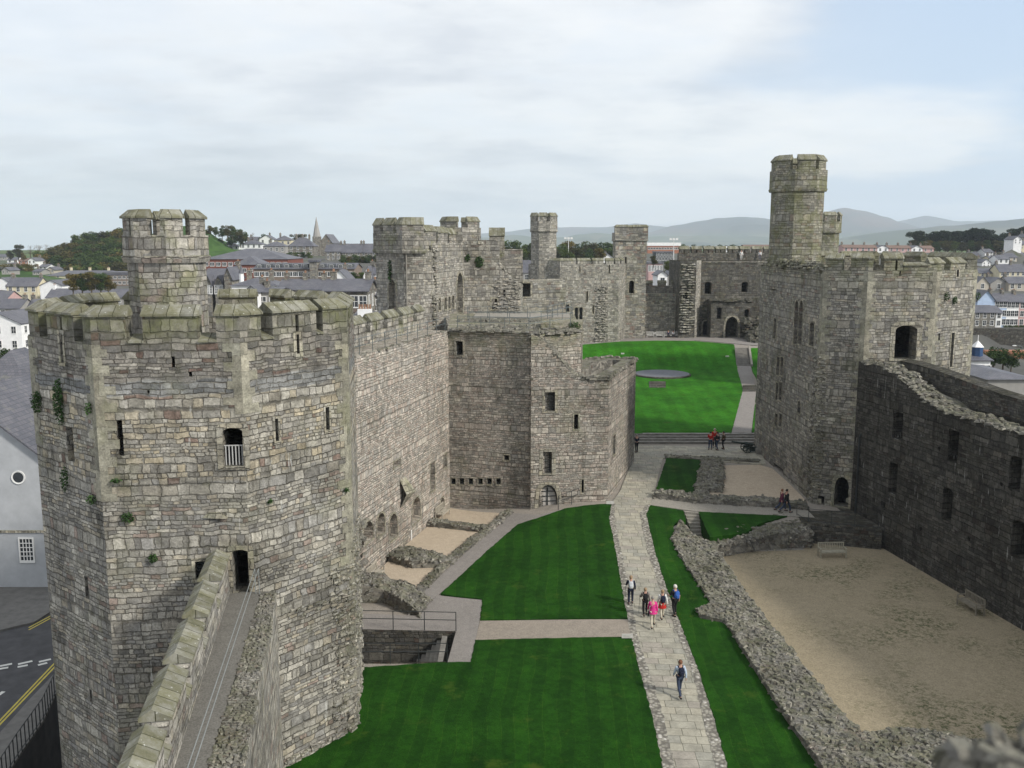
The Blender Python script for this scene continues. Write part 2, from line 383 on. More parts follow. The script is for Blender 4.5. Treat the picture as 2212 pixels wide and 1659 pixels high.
M_dress = stone('dressed stone', h=.34, wmin=.3, wmax=.5, pal=[(0, (.34, .31, .22)), (.4, (.30, .285, .23)), (.7, (.38, .33, .22)), (.9, (.28, .26, .2))], lich=.35, val=1.0, jlight=.1)
M_in = stone('inner wall stone', h=.28, lich=.1, val=.7)

def coping():
    m, t = mat('mossy coping slab'); uv = t.n('ShaderNodeUVMap').outputs[0]; pos = t.n('ShaderNodeNewGeometry').outputs['Position']
    u, v, _ = t.sep(uv)
    a = t.m('DIVIDE', u, .47); c = t.m('FLOOR', a); fu = t.m('SUBTRACT', a, c)
    du = t.m('MINIMUM', fu, t.m('SUBTRACT', 1.0, fu)); msk = t.mr(du, .01, .035)
    wn = t.n('ShaderNodeTexWhiteNoise', {'W': c}, noise_dimensions='1D').outputs[0]
    nz = t.noise(pos, 1.6, 6, .7); col = t.ramp(nz, [(.3, (.11, .11, .07)), (.43, (.16, .155, .10)), (.53, (.20, .195, .15)), (.66, (.27, .265, .225))])
    col = t.mix(1.0, col, t.ramp(wn, [(0, (.8,) * 3), (1, (1.2,) * 3)]), 'MULTIPLY')
    sp = t.mr(t.noise(pos, 9, 3, .6), .66, .70); col = t.mix(t.m('MULTIPLY', sp, .8), col, (.55, .55, .50))
    col = t.mix(msk, (.07, .07, .04), col)
    fin(t, col, .95, t.m('ADD', msk, t.m('MULTIPLY', t.noise(pos, 12, 5, .6), .6)), .03, .1); return m
M_cop = coping()

def grass(name, lo, hi, ang=0.0, w=1.1):
    m, t = mat(name); pos = t.n('ShaderNodeNewGeometry').outputs['Position']
    x, y, _ = t.sep(pos)
    s = t.m('ADD', t.m('MULTIPLY', x, math.cos(ang)), t.m('MULTIPLY', y, math.sin(ang)))
    s = t.m('ADD', s, t.m('MULTIPLY', t.noise(pos, .12, 2), 1.2))
    st = t.mr(t.m('SINE', t.m('MULTIPLY', s, math.pi / w)), -.5, .5)
    tk = t.mr(t.m('ABSOLUTE', t.m('SINE', t.m('MULTIPLY', s, math.pi / w))), .0, .09, 1.0, 0.0)
    col = t.mix(st, lo, hi)
    n1 = t.noise(pos, .25, 6, .65); n2 = t.noise(pos, 2.2, 5, .7); n3 = t.noise(pos, 22, 3, .7)
    col = t.mix(1.0, col, t.ramp(n1, [(.3, (.62, .66, .6)), (.7, (1.55, 1.35, 1.3))]), 'MULTIPLY')
    col = t.mix(t.m('MULTIPLY', tk, t.mr(n1, .4, .6, .08, .5)), col, (.045, .10, .010))
    col = t.mix(1.0, col, t.ramp(n2, [(.3, (.66, .72, .66)), (.7, (1.5, 1.3, 1.3))]), 'MULTIPLY')
    col = t.mix(1.0, col, t.ramp(n3, [(.3, (.62,) * 3), (.7, (1.45,) * 3)]), 'MULTIPLY')
    yel = t.m('MULTIPLY', t.mr(t.noise(pos, .45, 5, .7), .57, .70), .6)
    col = t.mix(yel, col, (.05, .085, .010))
    fin(t, col, .95, n3, .03, .08); return m
M_grass1 = grass('shaded mown lawn of the near ward', (.0075, .041, .003), (.0095, .050, .0035), R(-3), .62)  # darker green than the far lawn: the near ward's shade put into colour
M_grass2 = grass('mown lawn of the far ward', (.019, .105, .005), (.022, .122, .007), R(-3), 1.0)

def flags():
    m, t = mat('sandstone flag paving'); pos = t.n('ShaderNodeNewGeometry').outputs['Position']
    x, y, _ = t.sep(pos)
    xx = t.m('ADD', x, t.m('MULTIPLY', y, -.045)); h = .62; vr = t.m('DIVIDE', t.m('ADD', y, t.m('MULTIPLY', x, .09)), h); r = t.m('FLOOR', vr); fv = t.m('SUBTRACT', vr, r)
    wn = t.n('ShaderNodeTexWhiteNoise', {'W': r}, noise_dimensions='1D').outputs[0]
    w = t.m('ADD', .65, t.m('MULTIPLY', wn, .5)); a = t.m('ADD', t.m('DIVIDE', xx, w), t.m('MULTIPLY', wn, 13.1)); c = t.m('FLOOR', a); fu = t.m('SUBTRACT', a, c)
    idn = t.n('ShaderNodeTexWhiteNoise', {'Vector': t.xyz(c, r, 0.0)}, noise_dimensions='2D').outputs[0]
    fine = t.noise(pos, 9, 5, .65)
    d = t.m('MINIMUM', t.m('MULTIPLY', t.m('MINIMUM', fu, t.m('SUBTRACT', 1.0, fu)), w), t.m('MULTIPLY', t.m('MINIMUM', fv, t.m('SUBTRACT', 1.0, fv)), h))
    msk = t.mr(t.m('ADD', d, t.m('MULTIPLY', t.m('SUBTRACT', fine, .5), .02)), .004, .022)
    col = t.ramp(idn, [(0, (.31, .295, .24)), (.25, (.35, .33, .265)), (.5, (.29, .28, .235)), (.7, (.36, .335, .265)), (.88, (.31, .285, .24))], 'CONSTANT')
    col = t.mix(1.0, col, t.ramp(t.noise(pos, 1.4, 5, .65), [(.3, (.72,) * 3), (.7, (1.2,) * 3)]), 'MULTIPLY')
    col = t.mix(1.0, col, t.ramp(fine, [(.3, (.85,) * 3), (.7, (1.12,) * 3)]), 'MULTIPLY')
    col = t.mix(msk, t.mix(t.noise(pos, 1, 2), (.10, .10, .07), (.2, .19, .15)), col)
    fin(t, col, .9, t.m('ADD', msk, t.m('MULTIPLY', fine, .3)), .015, .2); return m
M_flag = flags()
def cobble():
    m, t = mat('pebble border paving'); pos = t.n('ShaderNodeNewGeometry').outputs['Position']
    v = t.n('ShaderNodeTexVoronoi', {'Vector': t.vm('MULTIPLY', pos, (1, 1, 0)), 'Scale': 5.5}); d = v.outputs['Distance']
    col = t.mix(t.mr(d, .25, .75), t.ramp(t.sep(v.outputs['Color'])[0], [(0, (.24, .23, .19)), (.4, (.33, .31, .26)), (.75, (.28, .26, .22)), (1, (.50, .48, .43))]), (.14, .13, .11))
    fin(t, col, .9, t.m('SUBTRACT', 1.0, d), .05, .2); return m
M_cob = cobble()
def sand(name, a, b, moss=0.0, sc=1.0):
    m, t = mat(name); pos = t.n('ShaderNodeNewGeometry').outputs['Position']
    n1 = t.noise(pos, .35 * sc, 6, .6); n2 = t.noise(pos, 14, 4, .75); n3 = t.noise(pos, 2.5, 5, .7)
    col = t.mix(n1, a, b); col = t.mix(1.0, col, t.ramp(n2, [(.3, (.68,) * 3), (.7, (1.3,) * 3)]), 'MULTIPLY')
    col = t.mix(1.0, col, t.ramp(n3, [(.3, (.88,) * 3), (.7, (1.1,) * 3)]), 'MULTIPLY')
    if moss:
        x, y, _ = t.sep(pos)
        f = t.m('MULTIPLY', t.mr(t.noise(pos, 4.0, 7, .8), .47, .58), t.mr(t.noise(t.vm('ADD', pos, (3.3, 8.1, 0)), .16, 4, .6), .42, .62))
        f = t.m('MULTIPLY', f, t.mr(x, 13.5, 20))
        col = t.mix(t.m('MULTIPLY', f, moss), col, (.06, .07, .03))
    fin(t, col, .97, n2, .02, .1); return m
M_sand = sand('tan grit', (.255, .215, .145), (.325, .275, .19), .9)
M_sand2 = sand('pinkish tan grit', (.38, .315, .235), (.46, .385, .295))
M_gravel = sand('grey gravel', (.22, .20, .17), (.30, .27, .235))
M_walk = sand('dark gravel walk', (.13, .125, .11), (.19, .18, .16), sc=2.5)
M_pinkgr = sand('pink gravel', (.235, .205, .17), (.29, .255, .21))
M_tar = sand('grey tarmac path', (.20, .185, .17), (.26, .24, .22))
M_slab = sand('grey stone slab', (.23, .215, .185), (.31, .29, .25))
M_barw = plain('grey painted wood bars', (.34, .34, .33), .7, .1)
M_slate = plain('slate disc', (.13, .135, .15), .7, .2)
M_wood = plain('weathered bench wood', (.36, .33, .27), .8, .25, 6)
M_woodd = plain('dark bench wood', (.20, .18, .14), .8, .25, 6)
M_rail2 = plain('pale galvanised rail', (.22, .235, .23), .45, .1)
M_iron = plain('dark painted iron', (.028, .032, .032), .5, .1)
M_rail = plain('galvanised rail', (.13, .15, .15), .45, .15, metal=.4)
M_black = plain('black void timber', (.010, .010, .010), .9)
M_cannon = plain('green black iron', (.018, .028, .024), .45, .2)
M_white = plain('white paint', (.72, .72, .70), .6, .06)
M_door = plain('grey planked door', (.40, .38, .35), .7, .15)
M_steps = plain('worn step stone', (.19, .18, .16), .9, .3, 2)
M_ivy = plain('ivy leaves', (.035, .075, .018), .7, .35, 4)
M_asph = plain('dark asphalt', (.065, .065, .068), .85, .25, 1.5)
M_line = plain('white road paint', (.62, .62, .58), .8, .1)
M_yel = plain('yellow road paint', (.50, .42, .08), .8, .15)
M_pave = plain('grey pavement', (.15, .145, .135), .9, .2, 2)
M_terr = None
# ============================================================ grounds
def inpoly(x, y, P):
    c = False; n = len(P); j = n - 1
    for i in range(n):
        if (P[i][1] > y) != (P[j][1] > y) and x < (P[j][0] - P[i][0]) * (y - P[i][1]) / (P[j][1] - P[i][1]) + P[i][0]: c = not c
        j = i
    return c
def dens(P, s):
    out = []
    for i in range(len(P)):
        a, b = Vector(P[i][:2]), Vector(P[(i + 1) % len(P)][:2]); k = max(1, int((b - a).length / s))
        out += [a.lerp(b, q / k) for q in range(k)]
    return out
def sheet(name, P, zf, mt, cell=1.0, holes=(), skirt=0.0, parent=None, jag=0.0):
    vs = []; es = []
    for L in [P] + list(holes):
        d_ = dens(L, cell if not jag else .25); i0 = len(vs)
        if jag and L is P: d_ = [Vector((v.x + random.uniform(-jag, jag), v.y + random.uniform(-jag, jag))) for v in d_]
        vs += d_; es += [(i0 + i, i0 + (i + 1) % len(d_)) for i in range(len(d_))]
        if L is P: PP = d_
    x0, x1 = min(v.x for v in PP), max(v.x for v in PP); y0, y1 = min(v.y for v in PP), max(v.y for v in PP)
    y = y0 + cell / 2
    while y < y1:
        x = x0 + cell / 2
        while x < x1:
            if inpoly(x, y, PP): vs.append(Vector((x, y)))
            x += cell
        y += cell
    V, E_, F, *_ = delaunay_2d_cdt(vs, es, [], 0, 1e-5)
    m = MB(); m.v = [(v.x, v.y, zf(v.x, v.y)) for v in V]
    for f in F:
        cx = sum(V[i].x for i in f) / 3; cy = sum(V[i].y for i in f) / 3
        if inpoly(cx, cy, PP) and not any(inpoly(cx, cy, h) for h in holes): m.f.append(list(f)); m.mi.append(0)
    if skirt:
        for i in range(len(PP)):
            a, b = PP[i], PP[(i + 1) % len(PP)]; za, zb_ = zf(a.x, a.y), zf(b.x, b.y)
            m.face([(a.x, a.y, za - skirt), (b.x, b.y, zb_ - skirt), (b.x, b.y, zb_), (a.x, a.y, za)], 0)
    if parent == 'mb': return m
    return m.build(name, mt, parent)
def gsheet(name, px, off, mt, kind='structure', cell=1.0, skirt=.1, holes=(), jag=0.0):
    P = [tuple(G(*p)[:2]) if len(p) == 2 else p[:2] for p in px]     # 3-tuples are world points
    a = sum(P[i - 1][0] * P[i][1] - P[i][0] * P[i - 1][1] for i in range(len(P)))
    if a < 0: P = P[::-1]
    o = sheet(name, P, lambda x, y: gz(x, y) + off, mt, cell, holes, skirt, None, jag)
    return tag(o, kind=kind)
def wpoly(px, z=None): return [tuple((G(*p) if z is None else PZ(p[0], p[1], z))[:2]) for p in px]

PITZ = -.6
rub_left = [(1452, 1166), (1458, 1180), (1470, 1205), (1538, 1308), (1506, 1322), (1512, 1336), (1568, 1347), (1600, 1402), (1700, 1560), (1790, 1690)]
rub_right = [(1468, 1164), (1494, 1196), (1540, 1215), (1600, 1300), (1700, 1430), (1800, 1560), (1862, 1628), (1960, 1612), (2250, 1578)]
RL = [tuple(G(*p)[:2]) for p in rub_left]; RR = [tuple(PZ(p[0], p[1], PITZ)[:2]) for p in rub_right]
def swx(y): return 25.8 + (68.3 - y) * .16
pitA = [tuple(PZ(*p, PITZ)[:2]) for p in ((1482, 1172), (1560, 1270), (1640, 1380), (1740, 1510), (1830, 1620))] + [(16.5, 30), (swx(29), 29), (swx(63.6), 63.6), (21.2, 65.0)] + [tuple(PZ(*p, PITZ)[:2]) for p in ((1748, 1165), (1600, 1172), (1534, 1166))] + [tuple(G(1509, 1105)[:2]), tuple(G(1475, 1102)[:2]), tuple(G(1464, 1126)[:2])]
pitB = wpoly([(776, 1430), (966, 1430), (984, 1364), (776, 1360)])
ward = [(-2, 5), (28, 5), (swx(30), 30), (25, 68), (23.5, 88), (24, 100), (44, 120), (44, 163), (2, 163), (4, 100), (5, 88), (6, 84), (2, 72), (-5.5, 72.5), (-12, 47), (-9, 40), (-9.6, 34), (-5, 5)]
gb = sheet('ward_ground', ward, lambda x, y: gz(x, y) - .09, M_gravel, 1.5, [pitA, pitB]); tag(gb, kind='structure')
tag(sheet('grit_court', pitA, lambda x, y: PITZ, M_sand, 2.0), kind='structure')
# lawns
lane = [(1322, 1088), (1316, 1120), (1332, 1200), (1345, 1280), (1356, 1337)]
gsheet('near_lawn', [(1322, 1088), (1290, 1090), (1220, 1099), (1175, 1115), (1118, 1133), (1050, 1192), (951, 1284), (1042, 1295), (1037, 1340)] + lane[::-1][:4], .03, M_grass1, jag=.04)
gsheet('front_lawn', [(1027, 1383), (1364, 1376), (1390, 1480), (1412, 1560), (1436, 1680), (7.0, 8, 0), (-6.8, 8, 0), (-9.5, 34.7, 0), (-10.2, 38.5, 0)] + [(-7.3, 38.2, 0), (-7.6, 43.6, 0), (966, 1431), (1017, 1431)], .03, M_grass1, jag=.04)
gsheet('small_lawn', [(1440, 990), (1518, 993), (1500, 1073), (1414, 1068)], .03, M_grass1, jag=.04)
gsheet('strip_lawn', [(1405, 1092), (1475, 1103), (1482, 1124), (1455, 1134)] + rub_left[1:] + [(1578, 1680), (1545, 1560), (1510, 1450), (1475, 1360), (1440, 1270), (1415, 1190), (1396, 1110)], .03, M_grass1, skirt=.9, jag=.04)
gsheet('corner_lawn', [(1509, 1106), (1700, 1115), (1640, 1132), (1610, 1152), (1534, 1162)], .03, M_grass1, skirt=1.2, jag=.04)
# main path
pl = [(1368, 990), (1340, 1060), (1320, 1088), (1316, 1120), (1332, 1200), (1345, 1280), (1364, 1376), (1390, 1480), (1412, 1560), (1436, 1680)]
prr = [(1432, 990), (1412, 1065), (1405, 1090), (1396, 1110), (1415, 1190), (1440, 1270), (1475, 1360), (1510, 1450), (1545, 1560), (1580, 1680)]
gsheet('flagstone_path', pl + prr[::-1], .0, M_flag)
def border(side, s):
    P = []
    for (x, y) in side[2:]: P.append(G(x, y))
    for (x, y) in side[2:][::-1]:
        g = G(x, y); P.append(g + Vector((s * (.42 + .10 * math.sin(g.y * 1.7)), 0, 0)))
    return gsheet('pebble_border', [tuple(p) for p in P], .012, M_cob, cell=.6, skirt=0, jag=.05)
border(pl, 1); border(prr, -1)
gsheet('forecourt_paving', [(1366, 962), (1640, 966), (1655, 1003), (1440, 989), (1368, 991)], .004, M_flag)
gsheet('side_path', [(1412, 1068), (1500, 1080), (1640, 1088), (1742, 1100), (1760, 1118), (1700, 1114), (1509, 1105), (1405, 1091)], .004, M_slab)
gsheet('grit_terrace', [(1532, 1006), (1640, 1004), (1668, 1012), (1700, 1040), (1745, 1085), (1600, 1082), (1528, 1079), (1530, 1050), (1560, 1045), (1562, 1010)], .004, M_sand2)
gsheet('cross_path', [(1037, 1341), (1356, 1338), (1364, 1375), (1027, 1382)], .004, M_pinkgr)
gsheet('landing_paving', [(945, 1286), (1042, 1296), (1036, 1341), (1017, 1430), (967, 1430), (985, 1364), (776, 1359), (776, 1325), (900, 1330), (930, 1300)], .004, M_tar)
gsheet('alley_path', [(1090, 1108), (1166, 1112), (1218, 1099), (1175, 1115), (1118, 1133), (1050, 1192), (945, 1286), (880, 1330), (905, 1290), (1000, 1190)], .002, M_tar)
gsheet('room_floor', [(962, 1096), (1078, 1108), (1050, 1142), (932, 1128)], .004, M_sand2)
gsheet('room_floor', [(925, 1136), (1040, 1148), (960, 1214), (845, 1203)], .004, M_sand2)
gsheet('room_floor', [(838, 1212), (950, 1222), (893, 1282), (785, 1270)], .004, M_sand2)
gsheet('slab_strip', [(1535, 1178), (1715, 1172), (1738, 1186), (1540, 1192)], .0, M_slab) if False else None
o = sheet('slab_strip', wpoly([(1738, 1188), (1540, 1194), (1530, 1180), (1716, 1173)], PITZ)[::-1], lambda x, y: PITZ + .006, M_slab, 2); tag(o, kind='structure')
# far ward
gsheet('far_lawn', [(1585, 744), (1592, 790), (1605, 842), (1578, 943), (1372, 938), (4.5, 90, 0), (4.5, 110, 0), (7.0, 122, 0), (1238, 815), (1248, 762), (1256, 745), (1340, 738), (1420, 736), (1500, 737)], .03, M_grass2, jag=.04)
gsheet('bank_path', [(1240, 740), (1260, 745), (1340, 737), (1500, 735), (1585, 742), (1618, 745), (1660, 748), (1660, 730), (1580, 722), (1300, 722), (1240, 730)], .01, M_tar)
gsheet('upper_path', [(1590, 790), (1622, 790), (1634, 842), (1622, 944), (1579, 944), (1604, 842)], .012, M_tar)
gsheet('side_lawn', [(1622, 752), (1668, 752), (1668, 822), (1636, 822), (1623, 790)], .03, M_grass2, jag=.04)
gsheet('side_lawn', [(1635, 828), (1668, 828), (1668, 867), (1632, 868)], .03, M_grass2, jag=.04)
gsheet('side_lawn', [(1631, 873), (1668, 872), (1668, 942), (1624, 942)], .03, M_grass2, jag=.04)

def rubble(name, label, P, zf, base, mt, dn=.26, rs=(.10, .24), cat='ruined wall', group=None, bump=.12, rise=0):
    """low ruined wall: a core of stone with loose stones bedded all over its top and edges"""
    if sum(P[i - 1][0] * P[i][1] - P[i][0] * P[i - 1][1] for i in range(len(P))) < 0: P = P[::-1]
    hz = lambda x, y: zf(x, y) + bump * 2 * mnoise.noise(Vector((x * .9, y * .9, 3))) + bump * mnoise.noise(Vector((x * 3, y * 3, 8)))
    m = sheet('x', P, hz, mt, .45, (), 0, 'mb')
    PP = dens(P, .5)
    for i in range(len(PP)):
        a, b = PP[i], PP[(i + 1) % len(PP)]
        m.face([(a.x, a.y, base(a.x, a.y)), (b.x, b.y, base(b.x, b.y)), (b.x, b.y, hz(b.x, b.y)), (a.x, a.y, hz(a.x, a.y))], 0)
    x0, x1 = min(p[0] for p in P), max(p[0] for p in P); y0, y1 = min(p[1] for p in P), max(p[1] for p in P)
    rnd = random.uniform; y = y0
    while y < y1:
        x = x0
        while x < x1:
            px, py = x + rnd(-.5, .5) * dn, y + rnd(-.5, .5) * dn
            if inpoly(px, py, P):
                r = rnd(*rs) * (1.5 if random.random() < .06 else 1)
                m.rock((px, py, hz(px, py) + rnd(-.03, .06)), r, (1.1, .8, rnd(.4, .9)))
            x += dn
        y += dn
    for q in range(len(PP)):                       # ragged edges
        a = PP[q]; zt = hz(a.x, a.y); zb_ = base(a.x, a.y)
        for k in range(max(1, int((zt - zb_) / .22)) if zt - zb_ < 4 else 12):
            m.rock((a.x + rnd(-.05, .05), a.y + rnd(-.15, .15), rnd(zb_, zt)), rnd(*rs), (1.1, .6, rnd(.5, .8)))
    o = m.build(name, mt); tag(o, label, cat, group)
    return o
base0 = lambda x, y: gz(x, y) - .15
P = RL + [(12.5, 26), (24, 26), (swx(28) - .2, 28), (swx(31.5) - .3, 31.8)] + RR[::-1][1:]
rubble('ruined_wall', 'long broad rubble foundation running beside the grit court', P, lambda x, y: max(.30 + .25 * gz(x, y), gz(x, y) + .14 if y > 52 else 0), lambda x, y: PITZ - .1, M_rub, .21, (.05, .20), bump=.07)
P = wpoly([(1518, 1000), (1530, 1004), (1560, 1006), (1563, 1044), (1530, 1050), (1562, 1058), (1560, 1064), (1530, 1064), (1527, 1080), (1500, 1078), (1510, 1030)])
rubble('ruined_wall', 'low rubble foundation between the small lawn and the grit terrace', P, lambda x, y: gz(x, y) + .45, base0, M_rub, .3)
P = wpoly([(1412, 1076), (1414, 1068), (1500, 1075), (1600, 1083), (1740, 1092), (1744, 1101), (1600, 1092), (1500, 1086)])
rubble('ruined_wall', 'thin rubble foundation edging the front of the grit terrace', P, lambda x, y: gz(x, y) + .40, base0, M_rub, .3)
P = wpoly([(1436, 984), (1520, 988), (1600, 992), (1640, 994), (1640, 999), (1520, 994), (1436, 989)])
rubble('ruined_wall', 'thin line of rubble along the forecourt edge', P, lambda x, y: gz(x, y) + .12, base0, M_rub, .3, (.06, .14), bump=.05)
P = wpoly([(1610, 1150), (1640, 1130), (1700, 1114), (1745, 1120), (1752, 1165), (1640, 1172), (1545, 1186), (1528, 1178), (1560, 1168)], .0)
rubble('ruined_wall', 'rubble bank between the corner lawn and the slab strip', P, lambda x, y: .12 + .55 * sm(y, 60, 65), lambda x, y: PITZ - .1, M_rub, .28)
P = wpoly([(1098, 1104), (1108, 1108), (1010, 1190), (960, 1235), (905, 1290), (893, 1284), (945, 1228), (1000, 1180)])
rubble('ruined_wall', 'narrow rubble kerb along the alley beside the excavated rooms', P, lambda x, y: gz(x, y) + .22, base0, M_rub, .26, (.07, .16), bump=.06)
P = wpoly([(930, 1128), (1050, 1142), (1044, 1149), (924, 1137)])
rubble('ruined_wall', 'low stone cross wall nearest the corner bench', P, lambda x, y: gz(x, y) + .35, base0, M_rub, .26, (.07, .16), bump=.05)
P = wpoly([(848, 1198), (880, 1192), (960, 1212), (975, 1218), (950, 1226), (890, 1228), (838, 1212)])
rubble('ruined_wall', 'broken cross wall lump between the two nearer sandy rooms', P, lambda x, y: gz(x, y) + .45, base0, M_rub, .2, (.07, .17), bump=.08)
P = wpoly([(776, 1268), (893, 1282), (930, 1300), (905, 1332), (868, 1318), (830, 1300), (800, 1300), (776, 1300)])
rubble('ruined_wall', 'stepped ruined wall end beside the big tower and above the pit', P, lambda x, y: gz(x, y) + .25 + .25 * math.floor(3 * sm(-x, 4.6, 7.6)), base0, M_rub, .2, (.07, .18), bump=.07)

# sunken stair pit
m = MB(); d_ = pitB if sum(pitB[i - 1][0] * pitB[i][1] - pitB[i][0] * pitB[i - 1][1] for i in range(4)) > 0 else pitB[::-1]
for i in range(4):
    a, b = d_[i], d_[(i + 1) % 4]; m.wall(b, a, -2.4, 0.02)
m.face([(x, y, -2.4) for x, y in d_])
pit = empty('sunken_stairwell', (-5, 46, 0), 'dark stone lined sunken stairwell beside the big tower', 'stairwell')
m.build('stone_lining', M_low, pit)
m = MB(); (xa, ya), (xb, yb) = (PZ(966, 1430, 0).x, PZ(966, 1430, 0).y), (PZ(984, 1364, 0).x, PZ(984, 1364, 0).y)
for i in range(8):
    m.box(xa - .25 - .28 * i - .28, xa - .25 - .28 * i, ya + .05, yb - .1, -2.39, -.2 - .27 * i)
m.build('stair', M_steps, pit)

def stairs(name, label, L0, L1, R0, R1, n, mt=M_steps):
    """n steps from the edge L0-R0 (high) to L1-R1 (low); points are Vectors"""
    o = empty(name, (L0 + R0) / 2, label, 'steps'); zb_ = min(L1.z, R1.z) - .3
    for i in range(n):
        a, b = i / n, (i + 1) / n; z = L0.z + (L1.z - L0.z) * (i + .0) / n
        P = [L0.lerp(L1, b), R0.lerp(R1, b), R0.lerp(R1, a), L0.lerp(L1, a)]
        m = MB(); P = [(p.x, p.y) for p in P]
        if sum(P[i_ - 1][0] * P[i_][1] - P[i_][0] * P[i_ - 1][1] for i_ in range(4)) < 0: P = P[::-1]
        m.prism(P, zb_, z); m.build('step', mt, o)
    return o
def GV(x, y, o=0): return G(x, y, o)
V = Vector
st = G(1476, 1104, .03); st2 = G(1507, 1107, .03)
stairs('stone_steps', 'flight of grey stone steps down to the grit court between two lawns', st, V((*PZ(1500, 1168, PITZ)[:2], PITZ)), st2, V((*PZ(1531, 1166, PITZ)[:2], PITZ)), 8, M_slab)
a = V((11.2, 90.9, gz(12, 93) + .0)); b = V((24.6, 90.9, gz(20, 93) + .0))
stairs('stone_steps', 'wide shallow dark edged steps across the castle ward behind the group in red', a, V((11.2, 88.8, gz(12, 88) - .02)), b, V((24.6, 88.8, gz(20, 88) - .02)), 4)
a = G(1587, 757, .05); b = G(1615, 757, .05)
stairs('stone_steps', 'long stone stair up the green bank at the end of the upper path', V((a.x, a.y, 5.0)), G(1591, 790, .02), V((b.x, b.y, 5.0)), G(1621, 790, .02), 14)
a = G(1245, 744, .05); b = G(1262, 744, .05)
stairs('stone_steps', 'narrow stone stair up the bank below the pointed tower door', V((a.x, a.y, 5.0)), G(1238, 786, .02), V((b.x, b.y, 5.0)), G(1247, 786, .02), 14)
for (x0, x1, y0, y1, n, lb) in ((1604, 1634, 834, 846, 3, 'three small steps crossing the grey upper path'), (1402, 1438, 826, 838, 3, 'short run of low steps in the lawn before the slate disc')):
    a, b, c_, d2 = G(x0, y0), G(x1, y0), G(x0, y1), G(x1, y1)
    stairs('stone_steps', lb, a + V((0, 0, .16)), c_ + V((0, 0, .02)), b + V((0, 0, .16)), d2 + V((0, 0, .02)), n, M_low)
a = G(1618, 756); b = G(1624, 792)
m = MB(); m.sweep([(a.x, a.y, 5.0), (b.x, b.y, b.z)], [(-.15, -.3), (.15, -.3), (.15, .35), (-.15, .35)]); tag(m.build('stair_kerb', M_slab), 'pale sloping stone kerb beside the long bank stair', 'kerb')
c = G(1430, 810)
m = MB(); ring = lambda r, z: [(c.x + r * math.cos(i * math.pi / 32), c.y + r * math.sin(i * math.pi / 32), z) for i in range(64)]
r0, r1, r2 = ring(4.0, c.z - .1), ring(4.0, c.z + .16), ring(3.8, c.z + .24)
for A, B in ((r0, r1), (r1, r2)):
    for i in range(64): m.face([A[i], A[(i + 1) % 64], B[(i + 1) % 64], B[i]])
dd = empty('slate_disc', c, 'large round grey slate dais lying in the far lawn', 'dais'); m.build('rim', M_low, dd)
m = MB(); m.face(ring(3.8, c.z + .242)); m.build('top', M_slate, dd)

# railings
def railing(label, pts, h=1.05, rails=(1.05, .6), gap=1.6, r=.022, mt=None, cat='railing', group=None):
    mt = mt or M_rail; o = empty('railing', pts[0], label, cat, group); m = MB()
    for q in rails:
        for a, b in zip(pts, pts[1:]): m.tube(V(a) + V((0, 0, q)), V(b) + V((0, 0, q)), r, 6)
    m.build('rail', mt, o)
    for a, b in zip(pts, pts[1:]):
        a, b = V(a), V(b); k = max(1, round((b - a).length / gap))
        for i in range(k + (1 if b == V(pts[-1]) else 0)):
            p = a.lerp(b, i / k); m = MB(); m.tube(p - V((0, 0, .05)), p + V((0, 0, h)), r * 1.15, 6); m.build('post', mt, o)
    return o
railing('thin iron railing along the near rim of the sunken stairwell', [PZ(782, 1432, .02), PZ(966, 1432, .02)], mt=M_iron)
railing('thin iron railing along the far rim of the sunken stairwell', [PZ(782, 1358, .02), PZ(985, 1362, .02)], mt=M_iron)
railing('short iron handrail beside the planked gate door', [G(1206, 1100), G(1262, 1078)], mt=M_iron)
# ============================================================ castle
def inset(P, d):
    out = []; n = len(P)
    for i in range(n):
        a, b, c = V(P[i - 1][:2]), V(P[i][:2]), V(P[(i + 1) % n][:2])
        d1, d2 = (b - a).normalized(), (c - b).normalized(); n1_, n2_ = V((-d1.y, d1.x)), V((-d2.y, d2.x))
        m = n1_ + n2_; m = m / max(.35, m.dot(n1_)); out.append((b.x + m.x * d, b.y + m.y * d))
    return out
def plen(P): return [math.dist(P[i], P[(i + 1) % len(P)]) for i in range(len(P))]
def perim(P, s0, s1):
    L = plen(P); T = sum(L); s0 %= T; s1 = s0 + ((s1 - s0) % T); acc = 0; cum = []
    for l in L: cum.append(acc); acc += l
    def at(s):
        s %= T; i = max(k for k in range(len(P)) if cum[k] <= s + 1e-9); q = (s - cum[i]) / L[i]; a, b = P[i], P[(i + 1) % len(P)]
        return (a[0] + (b[0] - a[0]) * q, a[1] + (b[1] - a[1]) * q)
    pts = [at(s0)]
    cor = sorted(c + k * T for c in cum for k in (0, 1, 2) if s0 + .02 < c + k * T < s1 - .02)
    return pts + [at(c) for c in cor] + [at(s1)]
def ppx(P, px, z):
    """perimeter distance where the sight column px meets a face turned to the camera at height z"""
    L = plen(P); acc = 0; best = None
    for i in range(len(P)):
        a, b = P[i], P[(i + 1) % len(P)]
        n_ = (b[1] - a[1], -(b[0] - a[0]))
        def X(p): dd = p[1] * CP - (z - CAMH) * SP; return 1106 + FOC * p[0] / dd
        xa, xb = X(a), X(b)
        if xb > xa and xa - 1 <= px <= xb + 1:
            # bisect
            lo, hi = 0, 1
            for _ in range(30):
                q = (lo + hi) / 2; p = (a[0] + (b[0] - a[0]) * q, a[1] + (b[1] - a[1]) * q)
                if X(p) < px: lo = q
                else: hi = q
            best = acc + q * L[i]
        acc += L[i]
    return best
